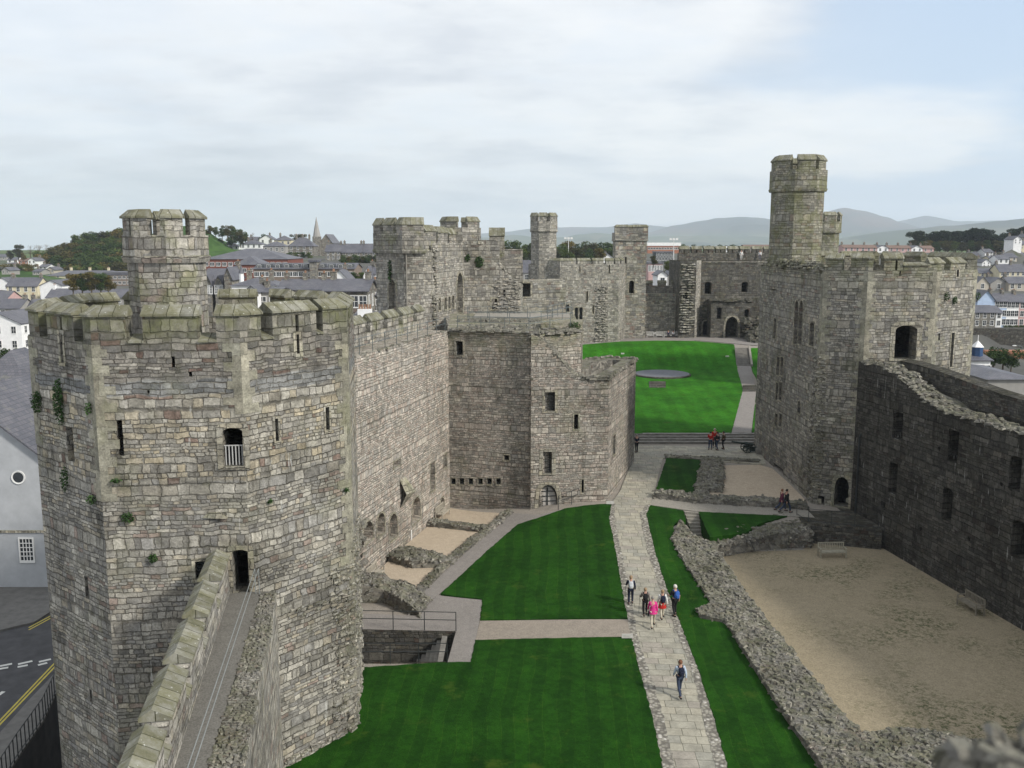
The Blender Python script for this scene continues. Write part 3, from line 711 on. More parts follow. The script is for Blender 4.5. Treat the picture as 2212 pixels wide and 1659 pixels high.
def merlon(parent, pts, z0, zc, zr, th, mt, slit=None, name='merlon', cop=True):
    """one merlon along plan points (inside to the left) with a gabled coping; slit = distance of an arrow loop from its start"""
    m = MB(); prof = lambda o0, o1, a, b: [(o0, a), (o1, a), (o1, b), (o0, b)]
    if slit is not None and len(pts) == 2:
        a, b = V(pts[0]), V(pts[1]); L = (b - a).length; g = .08; dd = (b - a) / L
        m.sweep([tuple(a), tuple(a + dd * (slit - g))], prof(0, .4, z0, zc)); m.sweep([tuple(a + dd * (slit + g)), tuple(b)], prof(0, .4, z0, zc))
        m.sweep(pts, prof(.4, th, z0, zc)); m.sweep([tuple(a + dd * (slit - g)), tuple(a + dd * (slit + g))], prof(.003, .4, zc - .12, zc))
    else: m.sweep(pts, prof(0, th, z0, zc))
    o = m.build(name, mt, parent)
    if cop:
        e0, e1 = V(pts[0]), V(pts[-1]); d0 = (V(pts[1]) - e0).normalized() * .05; d1 = (e1 - V(pts[-2])).normalized() * .05
        q = [tuple(e0 - d0)] + list(pts[1:-1]) + [tuple(e1 + d1)]
        c = MB(); c.sweep(q, [(-.09, zc + .002), (-.09, zc + .08), (th * .62, zr), (th + .09, zc + .1), (th + .09, zc + .002)]); c.build('coping', M_cop, o)
    return o
def hole(a, b, h):
    x0, y0, x1, y1 = h[:4]; ym = (y0 + y1) / 2; xm = (x0 + x1) / 2
    u0 = PW(a, b, x0, ym)[0]; u1 = PW(a, b, x1, ym)[0]; zt = PW(a, b, xm, y0)[1]; zb_ = PW(a, b, xm, y1)[1]
    if u1 < u0: u0, u1 = u1, u0
    return (u0, u1, zb_, zt, h[4] if len(h) > 4 else 'rect')
def body(parent, P, z0, top, mt, holes={}, name='wall', depth=1.1, frames=True, roof=None, open_=(), tops=None, step=.45):
    """closed shell of flat faces with real openings; holes {face: [(px rect, kind, name, opts)]}"""
    m = MB(); rev = []
    for i in range(len(P)):
        if i in open_: continue
        a, b = P[i], P[(i + 1) % len(P)]; hs = [hole(a, b, h) for h in holes.get(i, [])]
        L = math.dist(a, b); ok = []
        for q, h in zip(hs, holes.get(i, [])):
            q = (max(.06, q[0]), min(L - .06, q[1])) + q[2:]
            if q[1] - q[0] > .05: ok.append((q, h))
        m.wall(a, b, z0, tops.get(i, top) if tops else top, [q for q, h in ok], step=step)
        for q, h in ok: rev.append((a, b, q, h[5] if len(h) > 5 else 'window_opening', h[6] if len(h) > 6 else {}))
    if roof is not None: m.face([(x, y, roof) for x, y in P])
    m.face([(x, y, z0 + .05) for x, y in P[::-1]])
    o = m.build(name, mt, parent)
    for a, b, q, nm, op in rev:
        w = q[1] - q[0]
        reveal(a, b, q, op.get('d', depth), M_in if not op.get('blind') else op.get('bm', mt), parent, nm, backmat=op.get('bm', mt) if op.get('blind') else None, frame=op.get('f', min(.22, w * .3) if frames else 0), fmat=M_dress)
        if op.get('bars'): bars(parent, a, b, q, *op['bars'])
    return o
def bars(parent, a, b, q, nv, nh, mt=None, top=1.0, dep=.15, r=.03, u0=0.0):
    dx, dy = b[0] - a[0], b[1] - a[1]; L = math.hypot(dx, dy); dx /= L; dy /= L
    P_ = lambda u, z: V((a[0] + dx * u - dy * dep, a[1] + dy * u + dx * dep, z)); m = MB()
    ua = q[0] + (q[1] - q[0]) * u0; z1 = q[2] + (q[3] - q[2]) * top
    for i in range(nv): u = ua + (q[1] - ua) * (i + .5) / nv; m.tube(P_(u, q[2] + .02), P_(u, z1), r, 4)
    for i in range(nh): z = q[2] + (z1 - q[2]) * (i + 1) / (nh + (0 if top < 1 else 1)); m.tube(P_(ua + .01, z), P_(q[1] - .01, z), r, 4)
    m.build('window_bars', mt or M_iron, parent)
def parapet(parent, P, zs, zroof, th, mt):
    """inner face, top ring and roof floor behind an outer wall that ends at zs"""
    I = inset(P, th); m = MB(); n = len(P)
    for i in range(n):
        a, b = P[i], P[(i + 1) % n]; c, d_ = I[(i + 1) % n], I[i]
        m.face([(*a, zs), (*b, zs), (*c, zs), (*d_, zs)])
        m.face([(*d_, zroof), (*d_, zs), (*c, zs), (*c, zroof)])
    m.build('parapet', mt, parent)
    m = MB(); m.face([(*p, zroof) for p in I]); m.build('roof', M_gravel, parent)
def band(parent, P, z, mt, out=.12, h=.22, name='string_course', closed=True):
    m = MB(); m.sweep(P, [(-out, z), (-out, z + h * .6), (.1, z + h), (.1, z - h), (-.001, z - h)], closed); m.build(name, mt, parent)
def ngon(c, r, n, ph): return [(c[0] + r * math.cos(ph + i * 2 * math.pi / n), c[1] + r * math.sin(ph + i * 2 * math.pi / n)) for i in range(n)]
def stones_on(m, a, b, u0, u1, z0, z1, n, r=(.12, .3), out=.08):
    dx, dy = b[0] - a[0], b[1] - a[1]; L = math.hypot(dx, dy); dx /= L; dy /= L
    for _ in range(n):
        u = random.uniform(u0, u1); z = random.uniform(z0, z1); o = random.uniform(-out, out * 1.3)
        m.rock((a[0] + dx * u + dy * o, a[1] + dy * u - dx * o, z), random.uniform(*r), (1.3, .9, random.uniform(.5, .8)), rz=math.atan2(dy, dx) + random.uniform(-.2, .2))
def turret(parent, c, r, n, ph, z0, zband, zs, zc, zr, mt, nm=4, flare=.22, th=.45, slits=True, name='turret', mpx=None):
    """stair turret: shaft, corbelled head, merlons and copings"""
    Q = ngon(c, r, n, ph); m = MB()
    for i in range(n): m.wall(Q[i], Q[(i + 1) % n], z0, zband)
    H_ = inset(Q, -flare)
    for i in range(n): m.wall(H_[i], H_[(i + 1) % n], zband, zs)
    m.face([(*p, zband) for p in H_[::-1]])
    sh = m.build(name, mt, parent)
    band(sh, inset(Q, -flare * .9), zband - .02, mt, .07, .16); parapet(sh, H_, zs, zs - .9, th, mt)
    T = sum(plen(H_)); ml = T / nm
    if mpx:
        ss = [(ppx(H_, a_, zs), ppx(H_, b_, zs)) for a_, b_ in mpx]; ss = [q_ for q_ in ss if None not in q_]
        for s0_, s1_ in ss: merlon(sh, perim(H_, s0_, s1_), zs, zc, zr, th, mt)
        s = ss[-1][1] + ml * .34; e_ = ss[0][0] + (T if ss[0][0] < s else 0) - ml * .2
        while s < e_: merlon(sh, perim(H_, s, min(s + ml * .66, e_)), zs, zc, zr, th, mt); s += ml
    for i in range(0 if mpx else nm):
        s = ml * (i + .18) + ph * 0; merlon(sh, perim(H_, s, s + ml * .66), zs, zc, zr, th, mt)
    return sh

# ---- the big near tower
WT = [(-15.2, 33.3), (-10.0, 33.9), (-6.8, 38.0), (-7.4, 43.2), (-11.6, 46.5), (-16.8, 45.8), (-19.9, 41.7), (-19.2, 36.6)]
wt = empty('octagonal_tower', (-13.4, 39.9, -6), 'massive octagonal stone tower nearest the camera with mossy battlements and one stair turret', 'castle tower')
ZS = 17.4
body(wt, WT, -7, ZS, M_well, {
    0: [(252, 908, 266, 985, 'rect', 'arrow_slit', {'f': 0}), (482, 924, 526, 1007, 'seg', 'window_opening', {'bars': (6, 1, M_barw, .52, .12, .028)}), (503, 1187, 551, 1281, 'seg', 'doorway', {'f': .2}),
        (422, 1212, 446, 1250, 'rect', 'window_opening', {'bars': (3, 4)}), (370, 770, 378, 794, 'rect', 'arrow_slit', {'f': 0}), (407, 803, 415, 814, 'rect', 'putlog_hole', {'f': 0}), (318, 843, 323, 850, 'rect', 'putlog_hole', {'f': 0})],
    7: [(131, 720, 137, 783, 'rect', 'arrow_slit', {'f': .15}), (145, 923, 159, 996, 'rect', 'arrow_slit', {'f': 0}), (184, 1246, 191, 1293, 'rect', 'arrow_slit', {'f': 0}), (194, 1490, 199, 1518, 'rect', 'arrow_slit', {'f': 0})],
    1: [(640, 722, 646, 764, 'rect', 'arrow_slit', {'f': .15}), (594, 904, 601, 953, 'rect', 'arrow_slit', {'f': .1}), (703, 879, 711, 929, 'rect', 'arrow_slit', {'f': .1})]})
parapet(wt, WT, ZS, 16.1, .75, M_well)
fr = [(64, 86), (103, 161), (181, 273), (310, 428), (468, 565), (590, 684), (698, 762)]
used = []
for x0, x1 in fr:
    s0 = ppx(WT, x0, ZS); s1 = ppx(WT, x1, ZS)
    assert s0 is not None and s1 is not None, x0
    if x0 == 698: s1 = sum(plen(WT)[:2]) + 1.1
    pts = perim(WT, s0, s1); sl = None
    if len(pts) == 2 and x0 in (103, 590): sl = PW(WT[7 if x0 == 103 else 1], WT[0 if x0 == 103 else 2], 134 if x0 == 103 else 643, 700)[0] - (PW(WT[7 if x0 == 103 else 1], WT[0 if x0 == 103 else 2], x0, 700)[0])
    merlon(wt, pts, ZS, 18.36, 18.76, .75, M_well, sl); used.append((s0, s1))
used.sort()
T = sum(plen(WT)); s = sum(plen(WT)[:2]) + 1.9; end = ppx(WT, 64, ZS) - .6
while s < end:
    merlon(wt, perim(WT, s, s + 1.75), ZS, 18.36, 18.76, .75, M_well); s += 2.45
for (x0, x1) in ((275, 310), (428, 468), (565, 590), (684, 698)):   # sloping sills of the crenels
    s0, s1 = ppx(WT, x0, ZS), ppx(WT, x1, ZS); m = MB(); m.sweep(perim(WT, s0, s1), [(-.07, ZS + .002), (-.07, ZS + .06), (.70, ZS + .28), (.72, ZS + .002)]); m.build('crenel_sill', M_cop, wt)
# turret on it
TU = ngon((-14.0, 37.9), 1.72, 8, R(22.5))
turret(wt, (-14.0, 37.9), 1.5, 8, R(20), 15.9, 20.4, 21.3, 21.95, 22.3, M_turret, 6, .13, .42, mpx=[(266, 280), (283, 319), (346, 396), (411, 444)])
a, b = WT[1], WT[2]; La = math.dist(a, b)
for args in ((a, b, La - 1.25, La - .05, .2, 7.5, 230, (.06, .17), .02), (a, b, .4, La, -.1, .2, 190, (.08, .2), .12), (WT[2], WT[3], 0.0, 4.9, .1, 8.5, 260, (.07, .18), .03), (a, b, .6, La - 1.5, 5.9, 6.5, 12, (.07, .14), .02)):
    m = MB(); stones_on(m, *args); m.build('broken_masonry', M_well, wt)
u, z = PW(WT[0], WT[1], 465, 1113)
m = MB(); stones_on(m, WT[0], WT[1], u, u + .01, z, z + .01, 1, (.33, .34), .15); m.build('projecting_stone', M_dress, wt)

def quoins(parent, P, i, z0, z1, mt=None, h=.33, la=.62, lb=.34):
    a, b, c = V(P[i - 1]), V(P[i]), V(P[(i + 1) % len(P)]); d1, d2 = (a - b).normalized(), (c - b).normalized(); m = MB(); z = z0; k = 0
    while z < z1 - .1:
        hh = h * random.uniform(.8, 1.2); l1, l2 = (la, lb) if k % 2 else (lb, la); l1 *= random.uniform(.8, 1.2); l2 *= random.uniform(.8, 1.2)
        m.sweep([tuple(b + d1 * l1), tuple(b), tuple(b + d2 * l2)], [(-.022, z), (.05, z), (.05, min(z + hh, z1)), (-.022, min(z + hh, z1))])
        z += hh; k += 1
    m.build('quoins', mt or M_quoin, parent)
M_quoin = stone('buff quoin stone', h=.9, wmin=1.5, wmax=2.2, pal=[(0, (.25, .24, .17)), (.5, (.28, .26, .18)), (.8, (.23, .23, .17))], lich=.3, val=1.05, jw=.002, jlight=0)
for i, z0_, z1_ in ((0, 11.5, 17.35), (1, 14.7, 17.35), (2, 2, 17.35), (7, 13, 17.35)): quoins(wt, WT, i, z0_, z1_)
# ivy and small wall plants
def leafclump(m, c, rx, ry, rz_, n, s, droop=.0):
    for _ in range(n):
        while True:
            p = V((random.uniform(-1, 1), random.uniform(-1, 1), random.uniform(-1, 1)))
            if p.length < 1: break
        q = V((c[0] + p.x * rx, c[1] + p.y * ry, c[2] + p.z * rz_)); d1 = V((random.uniform(-1, 1), random.uniform(-1, 1), random.uniform(-.6, .6))).normalized() * s * random.uniform(.6, 1.2)
        d2 = d1.cross(V((random.uniform(-1, 1), random.uniform(-1, 1), random.uniform(-1, 1)))).normalized() * s * random.uniform(.4, .8)
        m.face([q - d1, q - d2 * .9, q + d1, q + d2 * .9])
def ivy(a, b, x, y, w, h, label, n=120, s=.06):
    u, z = PW(a, b, x, y); dx, dy = b[0] - a[0], b[1] - a[1]; L = math.hypot(dx, dy); dx /= L; dy /= L
    c = (a[0] + dx * u + dy * .1, a[1] + dy * u - dx * .1, z); m = MB()
    leafclump(m, c, max(.12, abs(dx) * w), max(.12, abs(dy) * w), h, n, s)
    tag(m.build('ivy_plant', M_ivy), label, 'wall plant', 'plants rooted in the castle walls')
A, B = WT[7], WT[0]
ivy(A, B, 133, 868, .28, .95, 'tall hanging ivy plant on the left side of the big near tower', 420, .07)
ivy(A, B, 86, 868, .35, .45, 'bushy ivy plant at the left edge of the big near tower', 260, .07)
ivy(A, B, 197, 882, .18, .25, 'little dark ivy tuft right of the tall hanging ivy', 90)
ivy(A, B, 145, 1035, .2, .5, 'dark ivy below the left arrow slit of the big near tower', 160)
ivy(A, B, 204, 1078, .3, .2, 'small ivy patch near the left edge of the tower front', 110)
A, B = WT[0], WT[1]
ivy(A, B, 277, 1117, .28, .2, 'green fern tuft on the tower front left of the projecting stone', 150)
ivy(A, B, 332, 1204, .17, .18, 'green fern tuft on the tower front left of the sloping parapet', 110)
ivy(A, B, 252, 1037, .2, .07, 'thin fern tuft highest on the tower corner', 60)
A, B = WT[1], WT[2]
ivy(A, B, 580, 1082, .15, .08, 'tiny fern tuft on the tower face above the doorway', 50)
ivy(A, B, 745, 1057, .08, .1, 'tiny fern tuft by the right edge of the big near tower', 40)

# ---- near curtain wall with its walk, rising to the tower door
def ln(p, q, s): return (p[0] + (q[0] - p[0]) * s, p[1] + (q[1] - p[1]) * s)
i0, i1 = (-4.4, 8.0), (-9.05, 33.95)            # inner face
x0_, x1_ = (-6.62, 7.5), (-11.38, 33.55)          # outer face
ZW = 7.8
cw = empty('curtain_wall', (-7.5, 20, -6), 'near curtain wall with a gravel walk and mossy parapet leading to the tower door', 'castle wall')
m = MB(); m.wall(i0, i1, -.5, lambda u: ZW + .12 * mnoise.noise(V((u * 1.7, 0, 0)))); m.build('inner_face', M_light, cw)
m = MB(); m.wall(x1_, x0_, -7, 8.25); m.build('outer_face', M_light, cw)
w0, w1 = (-5.6, 8), (-9.62, 33.9); v0, v1 = (-5.98, 7.5), (-10.75, 33.65)
m = MB(); m.face([(*w0, ZW), (*w1, ZW), (*v1, ZW), (*v0, ZW)]); m.build('walk', M_walk, cw)
m = MB()
P = [w0, i0, i1, w1]; hz = lambda x, y: ZW - .02 + .05 * mnoise.noise(V((x * 3, y * 3, 0)))
mm = sheet('x', P, hz, M_rub, .5, (), 0, 'mb'); m = mm
y = 8.5
while y < 33.7:
    q = (y - 8) / 25.9; xa = w0[0] + (w1[0] - w0[0]) * q; xb = i0[0] + (i1[0] - i0[0]) * q
    x = xa + .08
    while x < xb + .05: m.rock((x + random.uniform(-.05, .05), y, ZW + .01), random.uniform(.05, .12), (1.1, .8, .6)); x += .15
    y += .14
m.build('rubble_edge', M_rub, cw)
# parapet with long sloping copings
Lp = math.dist(v0, v1); dv_ = ((v1[0] - v0[0]) / Lp, (v1[1] - v0[1]) / Lp)
s = 1.2; k = 0
m = MB(); m.sweep([v0, v1], [(0, ZW - .1), (.62, ZW - .1), (.62, 8.55), (0, 8.55)]); m.build('parapet', M_light, cw)
while s < Lp - 1.2:
    e = min(s + 2.5, Lp - .05); a = (v0[0] + dv_[0] * s, v0[1] + dv_[1] * s); b = (v0[0] + dv_[0] * e, v0[1] + dv_[1] * e)
    merlon(cw, [a, b], 8.55, 9.3, 9.62, .62, M_light); 
    e2 = min(e + .75, Lp); c_ = (v0[0] + dv_[0] * e2, v0[1] + dv_[1] * e2)
    if e2 - e > .3: mm = MB(); mm.sweep([b, c_], [(-.05, 8.552), (-.05, 8.6), (.3, 8.8), (.67, 8.6), (.67, 8.552)]); mm.build('crenel_sill', M_cop, cw)
    s = e + .75
railing('twin rail grey handrail along the walk of the near curtain wall', [(w0[0] - .12, w0[1], ZW), (w1[0] - .12, w1[1] - .3, ZW)], 1.0, (1.0,), 40, .014, M_rail2)
railing('second thin grey rail beside the first along the walk of the near curtain wall', [(w0[0] + .02, w0[1], ZW), (w1[0] + .02, w1[1] - .3, ZW)], 1.0, (1.0,), 40, .014, M_rail2)

# ---- north curtain wall behind the tower
n0, n1 = (-11.7, 46.6), (-5.0, 72.3)
nw = empty('curtain_wall', (-9, 58, 0), 'tall pinkish curtain wall with niches and a battlemented wall walk, running back from the big near tower', 'castle wall')
ZN = 14.2; bl = {'blind': 1, 'd': .8, 'f': .12}; 
body(nw, [n0, n1, (n1[0] - 2.6, n1[1] + .6), (n0[0] - 2.6, n0[1] + .6)], -1, ZN, M_pink, {0: [
    (783, 1126, 806, 1170, 'round', 'niche', bl), (814, 1108, 831, 1156, 'round', 'niche', bl), (840, 1110, 858, 1166, 'round', 'niche', bl), (890, 1074, 908, 1128, 'round', 'niche', bl),
    (930, 1000, 939, 1060, 'rect', 'niche', bl), (951, 1075, 959, 1096, 'round', 'niche', bl), (959, 981, 964, 1010, 'rect', 'niche', bl), (850, 994, 865, 1007, 'rect', 'niche', bl)]}, roof=ZN)
Ln = math.dist(n0, n1); off = lambda s, o: (n0[0] + (n1[0] - n0[0]) / Ln * s - (n1[1] - n0[1]) / Ln * o, n0[1] + (n1[1] - n0[1]) / Ln * s + (n1[0] - n0[0]) / Ln * o)
m = MB(); m.sweep([off(.5, 2.0), off(Ln + .5, 2.0)], [(0, ZN - .05), (.6, ZN - .05), (.6, 15.0), (0, 15.0)]); m.build('parapet', M_turret, nw)
s = 1.0
while s < Ln - 1:
    merlon(nw, [off(s, 2.0), off(min(s + 2.15, Ln), 2.0)], 15.0, 15.72, 16.25, .6, M_turret, slit=1.05 if s < Ln - 3 else None); s += 3.0
m = MB()
for i in range(70): q = off(random.uniform(0, Ln), random.uniform(-.02, .2)); m.rock((*q, ZN + .02), random.uniform(.08, .2), (1.2, .8, .5))
m.build('wall_edge', M_rub, nw)
u, z = PW(n0, n1, 870, 1107)
m = MB(); L_ = lambda s, o, z: (*off(s, -o), z)
m.face([L_(u - .5, .02, 3.9 + 1), L_(u + .5, .02, 4.9), L_(u + .25, .9, 4.0), L_(u - .5, .5, 3.9)]); m.face([L_(u - .5, .02, 2.9), L_(u + .1, .02, 2.9), L_(u + .25, .9, 4.0), L_(u - .5, .5, 3.9)][::-1]); m.face([L_(u + .5, .02, 4.9), L_(u + .1, .02, 2.9), L_(u + .25, .9, 4.0)]); m.build('corbel', M_dress, nw)
railing('thin post and rail fence along the top of the pinkish curtain wall', [V((*off(2, .25), ZN)), V((*off(Ln, .25), ZN))], 1.0, (1.0, .55), 2.0, .02)
m = MB()
a_, b_ = off(1.2, -.12), off(2.4, -.12)
stones_on(m, n0, n1, 5.2, 9.5, .2, 4.5, 160, (.14, .34), .25)
tag(m.build('broken_wall_stub', M_rub), 'broken rubble stump rising against the pinkish wall beside the big near tower', 'ruined wall')
pl_ = PW(n0, n1, 888, 1157)
m = MB(); q0 = off(pl_[0] - .12, -.03); q1 = off(pl_[0] + .35, -.03); m.face([(*q0, pl_[1] - .3), (*q1, pl_[1] - .3), (*q1, pl_[1] + .45), (*q0, pl_[1] + .45)]); 
m = MB(); m.box(q0[0], q0[0] + .05, q0[1], q0[1] + .45, pl_[1] - .3, pl_[1] + .4); tag(m.build('wall_plaque', M_white), 'small white information plaque between the wall niches', 'plaque')

# ---- gatehouse block
gh = empty('gatehouse_block', (0, 76, 0), 'square grey stone gatehouse block with an open railed deck, in the middle of the castle', 'gatehouse')
A, B = (-5.0, 72.3), (1.5, 70.3)
GP = [A, B, (2.2, 70.1), (5.4, 71.8), (6.0, 89), (-6, 90)]
body(gh, GP, -1, 14.2, M_gate, {0: [(985, 737, 1000, 767, 'rect', 'window_opening', {'d': 1.2, 'f': .15}), (1089, 983, 1100, 994, 'rect', 'putlog_hole', {'f': .1})] +
    [(708 + .32 * x, 1033, 708 + .32 * (x + 31), 1046, 'rect', 'beam_socket', {'f': .05, 'd': .9}) for x in (833, 890, 950, 1015, 1076, 1137)]}, roof=14.2)
m = MB(); 
for i in range(3):
    stones_on(m, GP[i], GP[i + 1], 0, math.dist(GP[i], GP[i + 1]), 14.15, 14.4, [50, 8, 26][i], (.12, .3), .1)
for _ in range(220): m.rock((random.uniform(-4.6, 5.2), random.uniform(72.5, 77), 14.2 + random.uniform(0, .12)), random.uniform(.1, .3), (1.2, .9, .5))
for _ in range(120): m.rock((random.uniform(-4.6, 2.2), random.uniform(80, 82), 14.25), random.uniform(.15, .42), (1.2, .9, .8))
m.build('rubble_top', M_rub, gh)
m = MB(); m.box(-3.5, 5.4, 84, 88.8, 14.2, 14.32); m.build('pale_deck', M_white if False else M_slab, gh)
# higher wall stub with the bush, right rear of the block
m = MB(); Q = [(2.3, 73.5), (5.6, 74.2), (5.9, 77.0), (2.6, 76.4)]
m.prism([(x, y) for x, y in Q], 10, 14.7); m.build('wall_stub', M_gate, gh)
m = MB(); a, b = (5.65, 74.5), (6.15, 84.0); m.wall(a, b, 5, 14.1); m.build('side_wall', M_gate, gh)
m = MB(); leafclump(m, (5.0, 73.9, 14.3), .5, .3, .5, 220, .09); tag(m.build('wall_bush', M_ivy), 'round green bush growing on the gatehouse wall top', 'bush')
# lower open tower to its right
lt = empty('ruined_gate_tower', (6, 75, 0), 'lower roofless grey tower with a planked door, right of the gatehouse block', 'gate tower')
C, D_ = (7.5, 70.5), (11.0, 81.5); LP = [(1.45, 69.75), C, D_, (8.8, 82.6), (5.8, 80.5), (5.2, 76)]
topf = lambda u: (14.1 - 3.3 * sm(u, .15, 3.9) + .12 * mnoise.noise(V((u * 2.2, 5, 0))))
body(lt, LP, -1, 10.8, M_gate, {0: [(1177, 847, 1199, 888, 'rect', 'window_opening', {'bars': (5, 9, None, 1.0, .2, .02, .45), 'f': .2}), (1240, 895, 1249, 927, 'rect', 'arrow_slit', {'f': .12}),
    (1173, 976, 1192, 1023, 'rect', 'window_opening', {'f': .3, 'bars': (4, 8, None, 1, .5, .02)}), (1163, 1047, 1204, 1112, 'point', 'doorway', {'f': .3, 'd': .7}), (1256, 1036, 1261, 1064, 'rect', 'arrow_slit', {'f': .08})],
    1: [(1324, 940, 1329, 982, 'rect', 'arrow_slit', {'f': .1})]}, tops={0: topf, 1: lambda u: 10.8 + .2 * mnoise.noise(V((u * 1.5, 2, 0))) - .03 * u, 2: lambda u: 10.6 + .4 * mnoise.noise(V((u * 2, 2, 0))), 3: lambda u: 10.8 + .5 * mnoise.noise(V((u * 2, 2, 7))), 4: lambda u: 10.4, 5: lambda u: 10.8})
I = inset(LP, 1.15); m = MB(); n = len(LP)
for i in range(n):
    a, b = LP[i], LP[(i + 1) % n]; c, d2 = I[(i + 1) % n], I[i]
    m.face([(*a, 10.78), (*b, 10.78), (*c, 10.78), (*d2, 10.78)]); m.face([(*d2, 8.6), (*d2, 10.78), (*c, 10.78), (*c, 8.6)])
    stones_on(m, a, b, 0 if i else 4.0, math.dist(a, b), 10.65, 10.95, int(math.dist(a, b) * 9), (.1, .25), .05)
m.face([(*p, 8.6) for p in I])
m.build('wall_top', M_rub, lt)
m = MB(); stones_on(m, LP[0], LP[1], 0, 3.9, 0, .01, 0)
for k in range(420):
    u = random.uniform(0, 4.1); z = topf(u); m.rock((LP[0][0] + u, 69.9 + random.uniform(0, 1.2) + u * .12, z + random.uniform(-.15, .12)), random.uniform(.12, .3), (1.1, .9, .7))
m.build('broken_slope', M_rub, lt)
m = MB(); P_ = [(1.5, 69.95)] 
dq = hole(LP[0], C, (1165, 1055, 1202, 1112, 'point')); 
m = MB(); dxx = V((C[0] - 1.45, C[1] - 69.75)).normalized(); pt = lambda u, z, d=.35: (1.45 + dxx.x * u - dxx.y * -d * -1 if False else 1.45 + dxx.x * u - dxx.y * d, 69.75 + dxx.y * u + dxx.x * d, z)
m.face([pt(u, z) for u, z in arch_pts(dq[0] - .05, dq[1] + .05, dq[2], dq[3] + .05, 'point')])
dr = m.build('door', M_door, lt)
m = MB()
for i in range(5): z = dq[2] + (dq[3] - dq[2]) * (i + .6) / 5.4; m.tube(pt(dq[0], z, .31), pt(dq[1], z, .31), .035, 4)
m.tube(pt((dq[0] + dq[1]) / 2, dq[2], .3), pt((dq[0] + dq[1]) / 2, dq[3], .3), .05, 4); m.build('iron_strap', M_iron, dr)
# deck railings
railing('grey railing along the front edge of the gatehouse deck', [(-4.3, 72.9, 14.3), (1.3, 71.2, 14.3), (4.6, 72.6, 14.6)], 1.0, (1.0, .55), 1.7, .022)
railing('grey railing across the middle of the gatehouse deck', [(-3.6, 77.5, 14.25), (1.5, 77, 14.25), (5.4, 83, 14.3)], 1.0, (1.0, .55), 1.7, .022)
railing('grey railing along the right side of the gatehouse deck', [(3.0, 78, 14.7), (5.6, 88, 14.5)], 1.0, (1.0, .55), 1.9, .022)
railing('grey railing climbing across the back of the gatehouse deck', [(-4, 83.5, 14.3), (3.2, 83.4, 14.3)], 1.0, (1.0, .55), 1.8, .022)

# ---- ruined north gate tower behind
nt = empty('north_gate_tower', (-6, 95, 0), 'tall ruined grey tower behind the gatehouse with broken inner walls and mossy battlements', 'castle tower')
NP = [(-12.9, 88.6), (-9.85, 84.9), (-8.15, 85.2), (-7.4, 86.6), (-5.0, 96.2), (.9, 97.6), (1.2, 104), (-12, 104)]
body(nt, NP, -1, 20.3, M_light, {0: [(840, 604, 856, 684, 'point', 'niche', {'blind': 1, 'd': .6, 'f': .2})],
    3: [(987, 589, 1000, 676, 'point', 'niche', {'blind': 1, 'd': 1.0, 'f': .25})] + [(x, 646 - i * 1.8, x + 5, 672 - i * 1.8, 'round', 'window_opening', {'f': .12, 'd': .5, 'blind': 1}) for i, x in enumerate((937, 947, 960, 968, 976))],
    4: [(1062, 645, 1074, 668, 'rect', 'window_opening', {}), (1078, 622, 1092, 642, 'round', 'window_opening', {'f': 0})]},
    tops={3: lambda u: 21.0 + .25 * mnoise.noise(V((u * 2, 1, 1))), 4: lambda u: 20.9 - 4.4 * sm(u, 1.5, 6.0) + .5 * mnoise.noise(V((u * 1.5, 1, 1))), 5: lambda u: 16.5}, step=.3)
H_ = [(-13.1, 88.4), (-9.9, 84.6), (-7.95, 84.95), (-7.6, 87.5), (-8.6, 92), (-12.2, 92)]
m = MB()
for i in range(len(H_)): m.wall(H_[i], H_[(i + 1) % len(H_)], 20.3, 21.9)
m.face([(*p, 20.3) for p in H_[::-1]]); m.build('tower_head', M_turret, nt); band(nt, H_, 20.25, M_turret, .1, .2); parapet(nt, H_, 21.9, 20.8, .6, M_turret)
Hs = plen(H_)
for s0, s1 in ((.05, 1.3), (1.75, 3.4), (3.95, Hs[0] + Hs[1] - .05)): merlon(nt, perim(H_, s0, s1), 21.9, 22.6, 23.3, .6, M_turret)
for i in range(4):      # merlons of the far parapet, stepping away
    a = (-8.4 + .95 * i, 91 + 3.1 * i); merlon(nt, [a, (a[0] + .85, a[1] + 2.2)], 20.3, 22.1 - .12 * i, 22.75 - .1 * i, .6, M_turret)
turret(nt, (-5.6, 100.8), 2.15, 8, R(10), 18, 20.9, 22.6, 23.2, 23.75, M_turret, 4, .12, .4)
m = MB(); m.box(-4.0, -1.3, 97.3, 99.3, 18, 21.3); m.build('turret_base', M_light, nt)
merlon(nt, [(-2.4, 99), (-.8, 99)], 18.5, 21.7, 22.6, .7, M_turret)
m = MB(); stones_on(m, NP[3], NP[4], 0, 1.2, 11, 20.5, 160, (.1, .26), .12); m.build('broken_masonry', M_light, nt)
m = MB(); stones_on(m, NP[4], NP[5], 3.2, 6.0, 13.5, 17.2, 150, (.10, .2), .02); m.build('broken_masonry', M_light, nt)
m = MB()
for k in range(90): u = random.uniform(0, 6); m.rock((-5 + u * .97, 97 + u * .2, 20.9 - 4.4 * sm(u, 1.5, 6.0) + .1), random.uniform(.15, .4), (1.2, 1, .8))
m.build('broken_masonry', M_light, nt)
a = PW(NP[1], NP[2], 879, 543); m = MB(); q = ln(NP[1], NP[2], .15); m.tube((q[0], q[1] - .12, 12), (q[0], q[1] - .12, 23), .05, 6); m.build('downpipe', M_slab, nt)
ivy(NP[0], NP[1], 844, 585, .35, 1.0, 'dark ivy on the left face of the ruined tower behind the gatehouse', 200, .12)
ivy(NP[4], NP[5], 1035, 566, .5, .6, 'green bush high on the ruined inner wall behind the gatehouse', 260, .1)
ivy(NP[4], NP[5], 1010, 557, .3, .4, 'small green tuft high on the ruined inner wall', 120, .1)

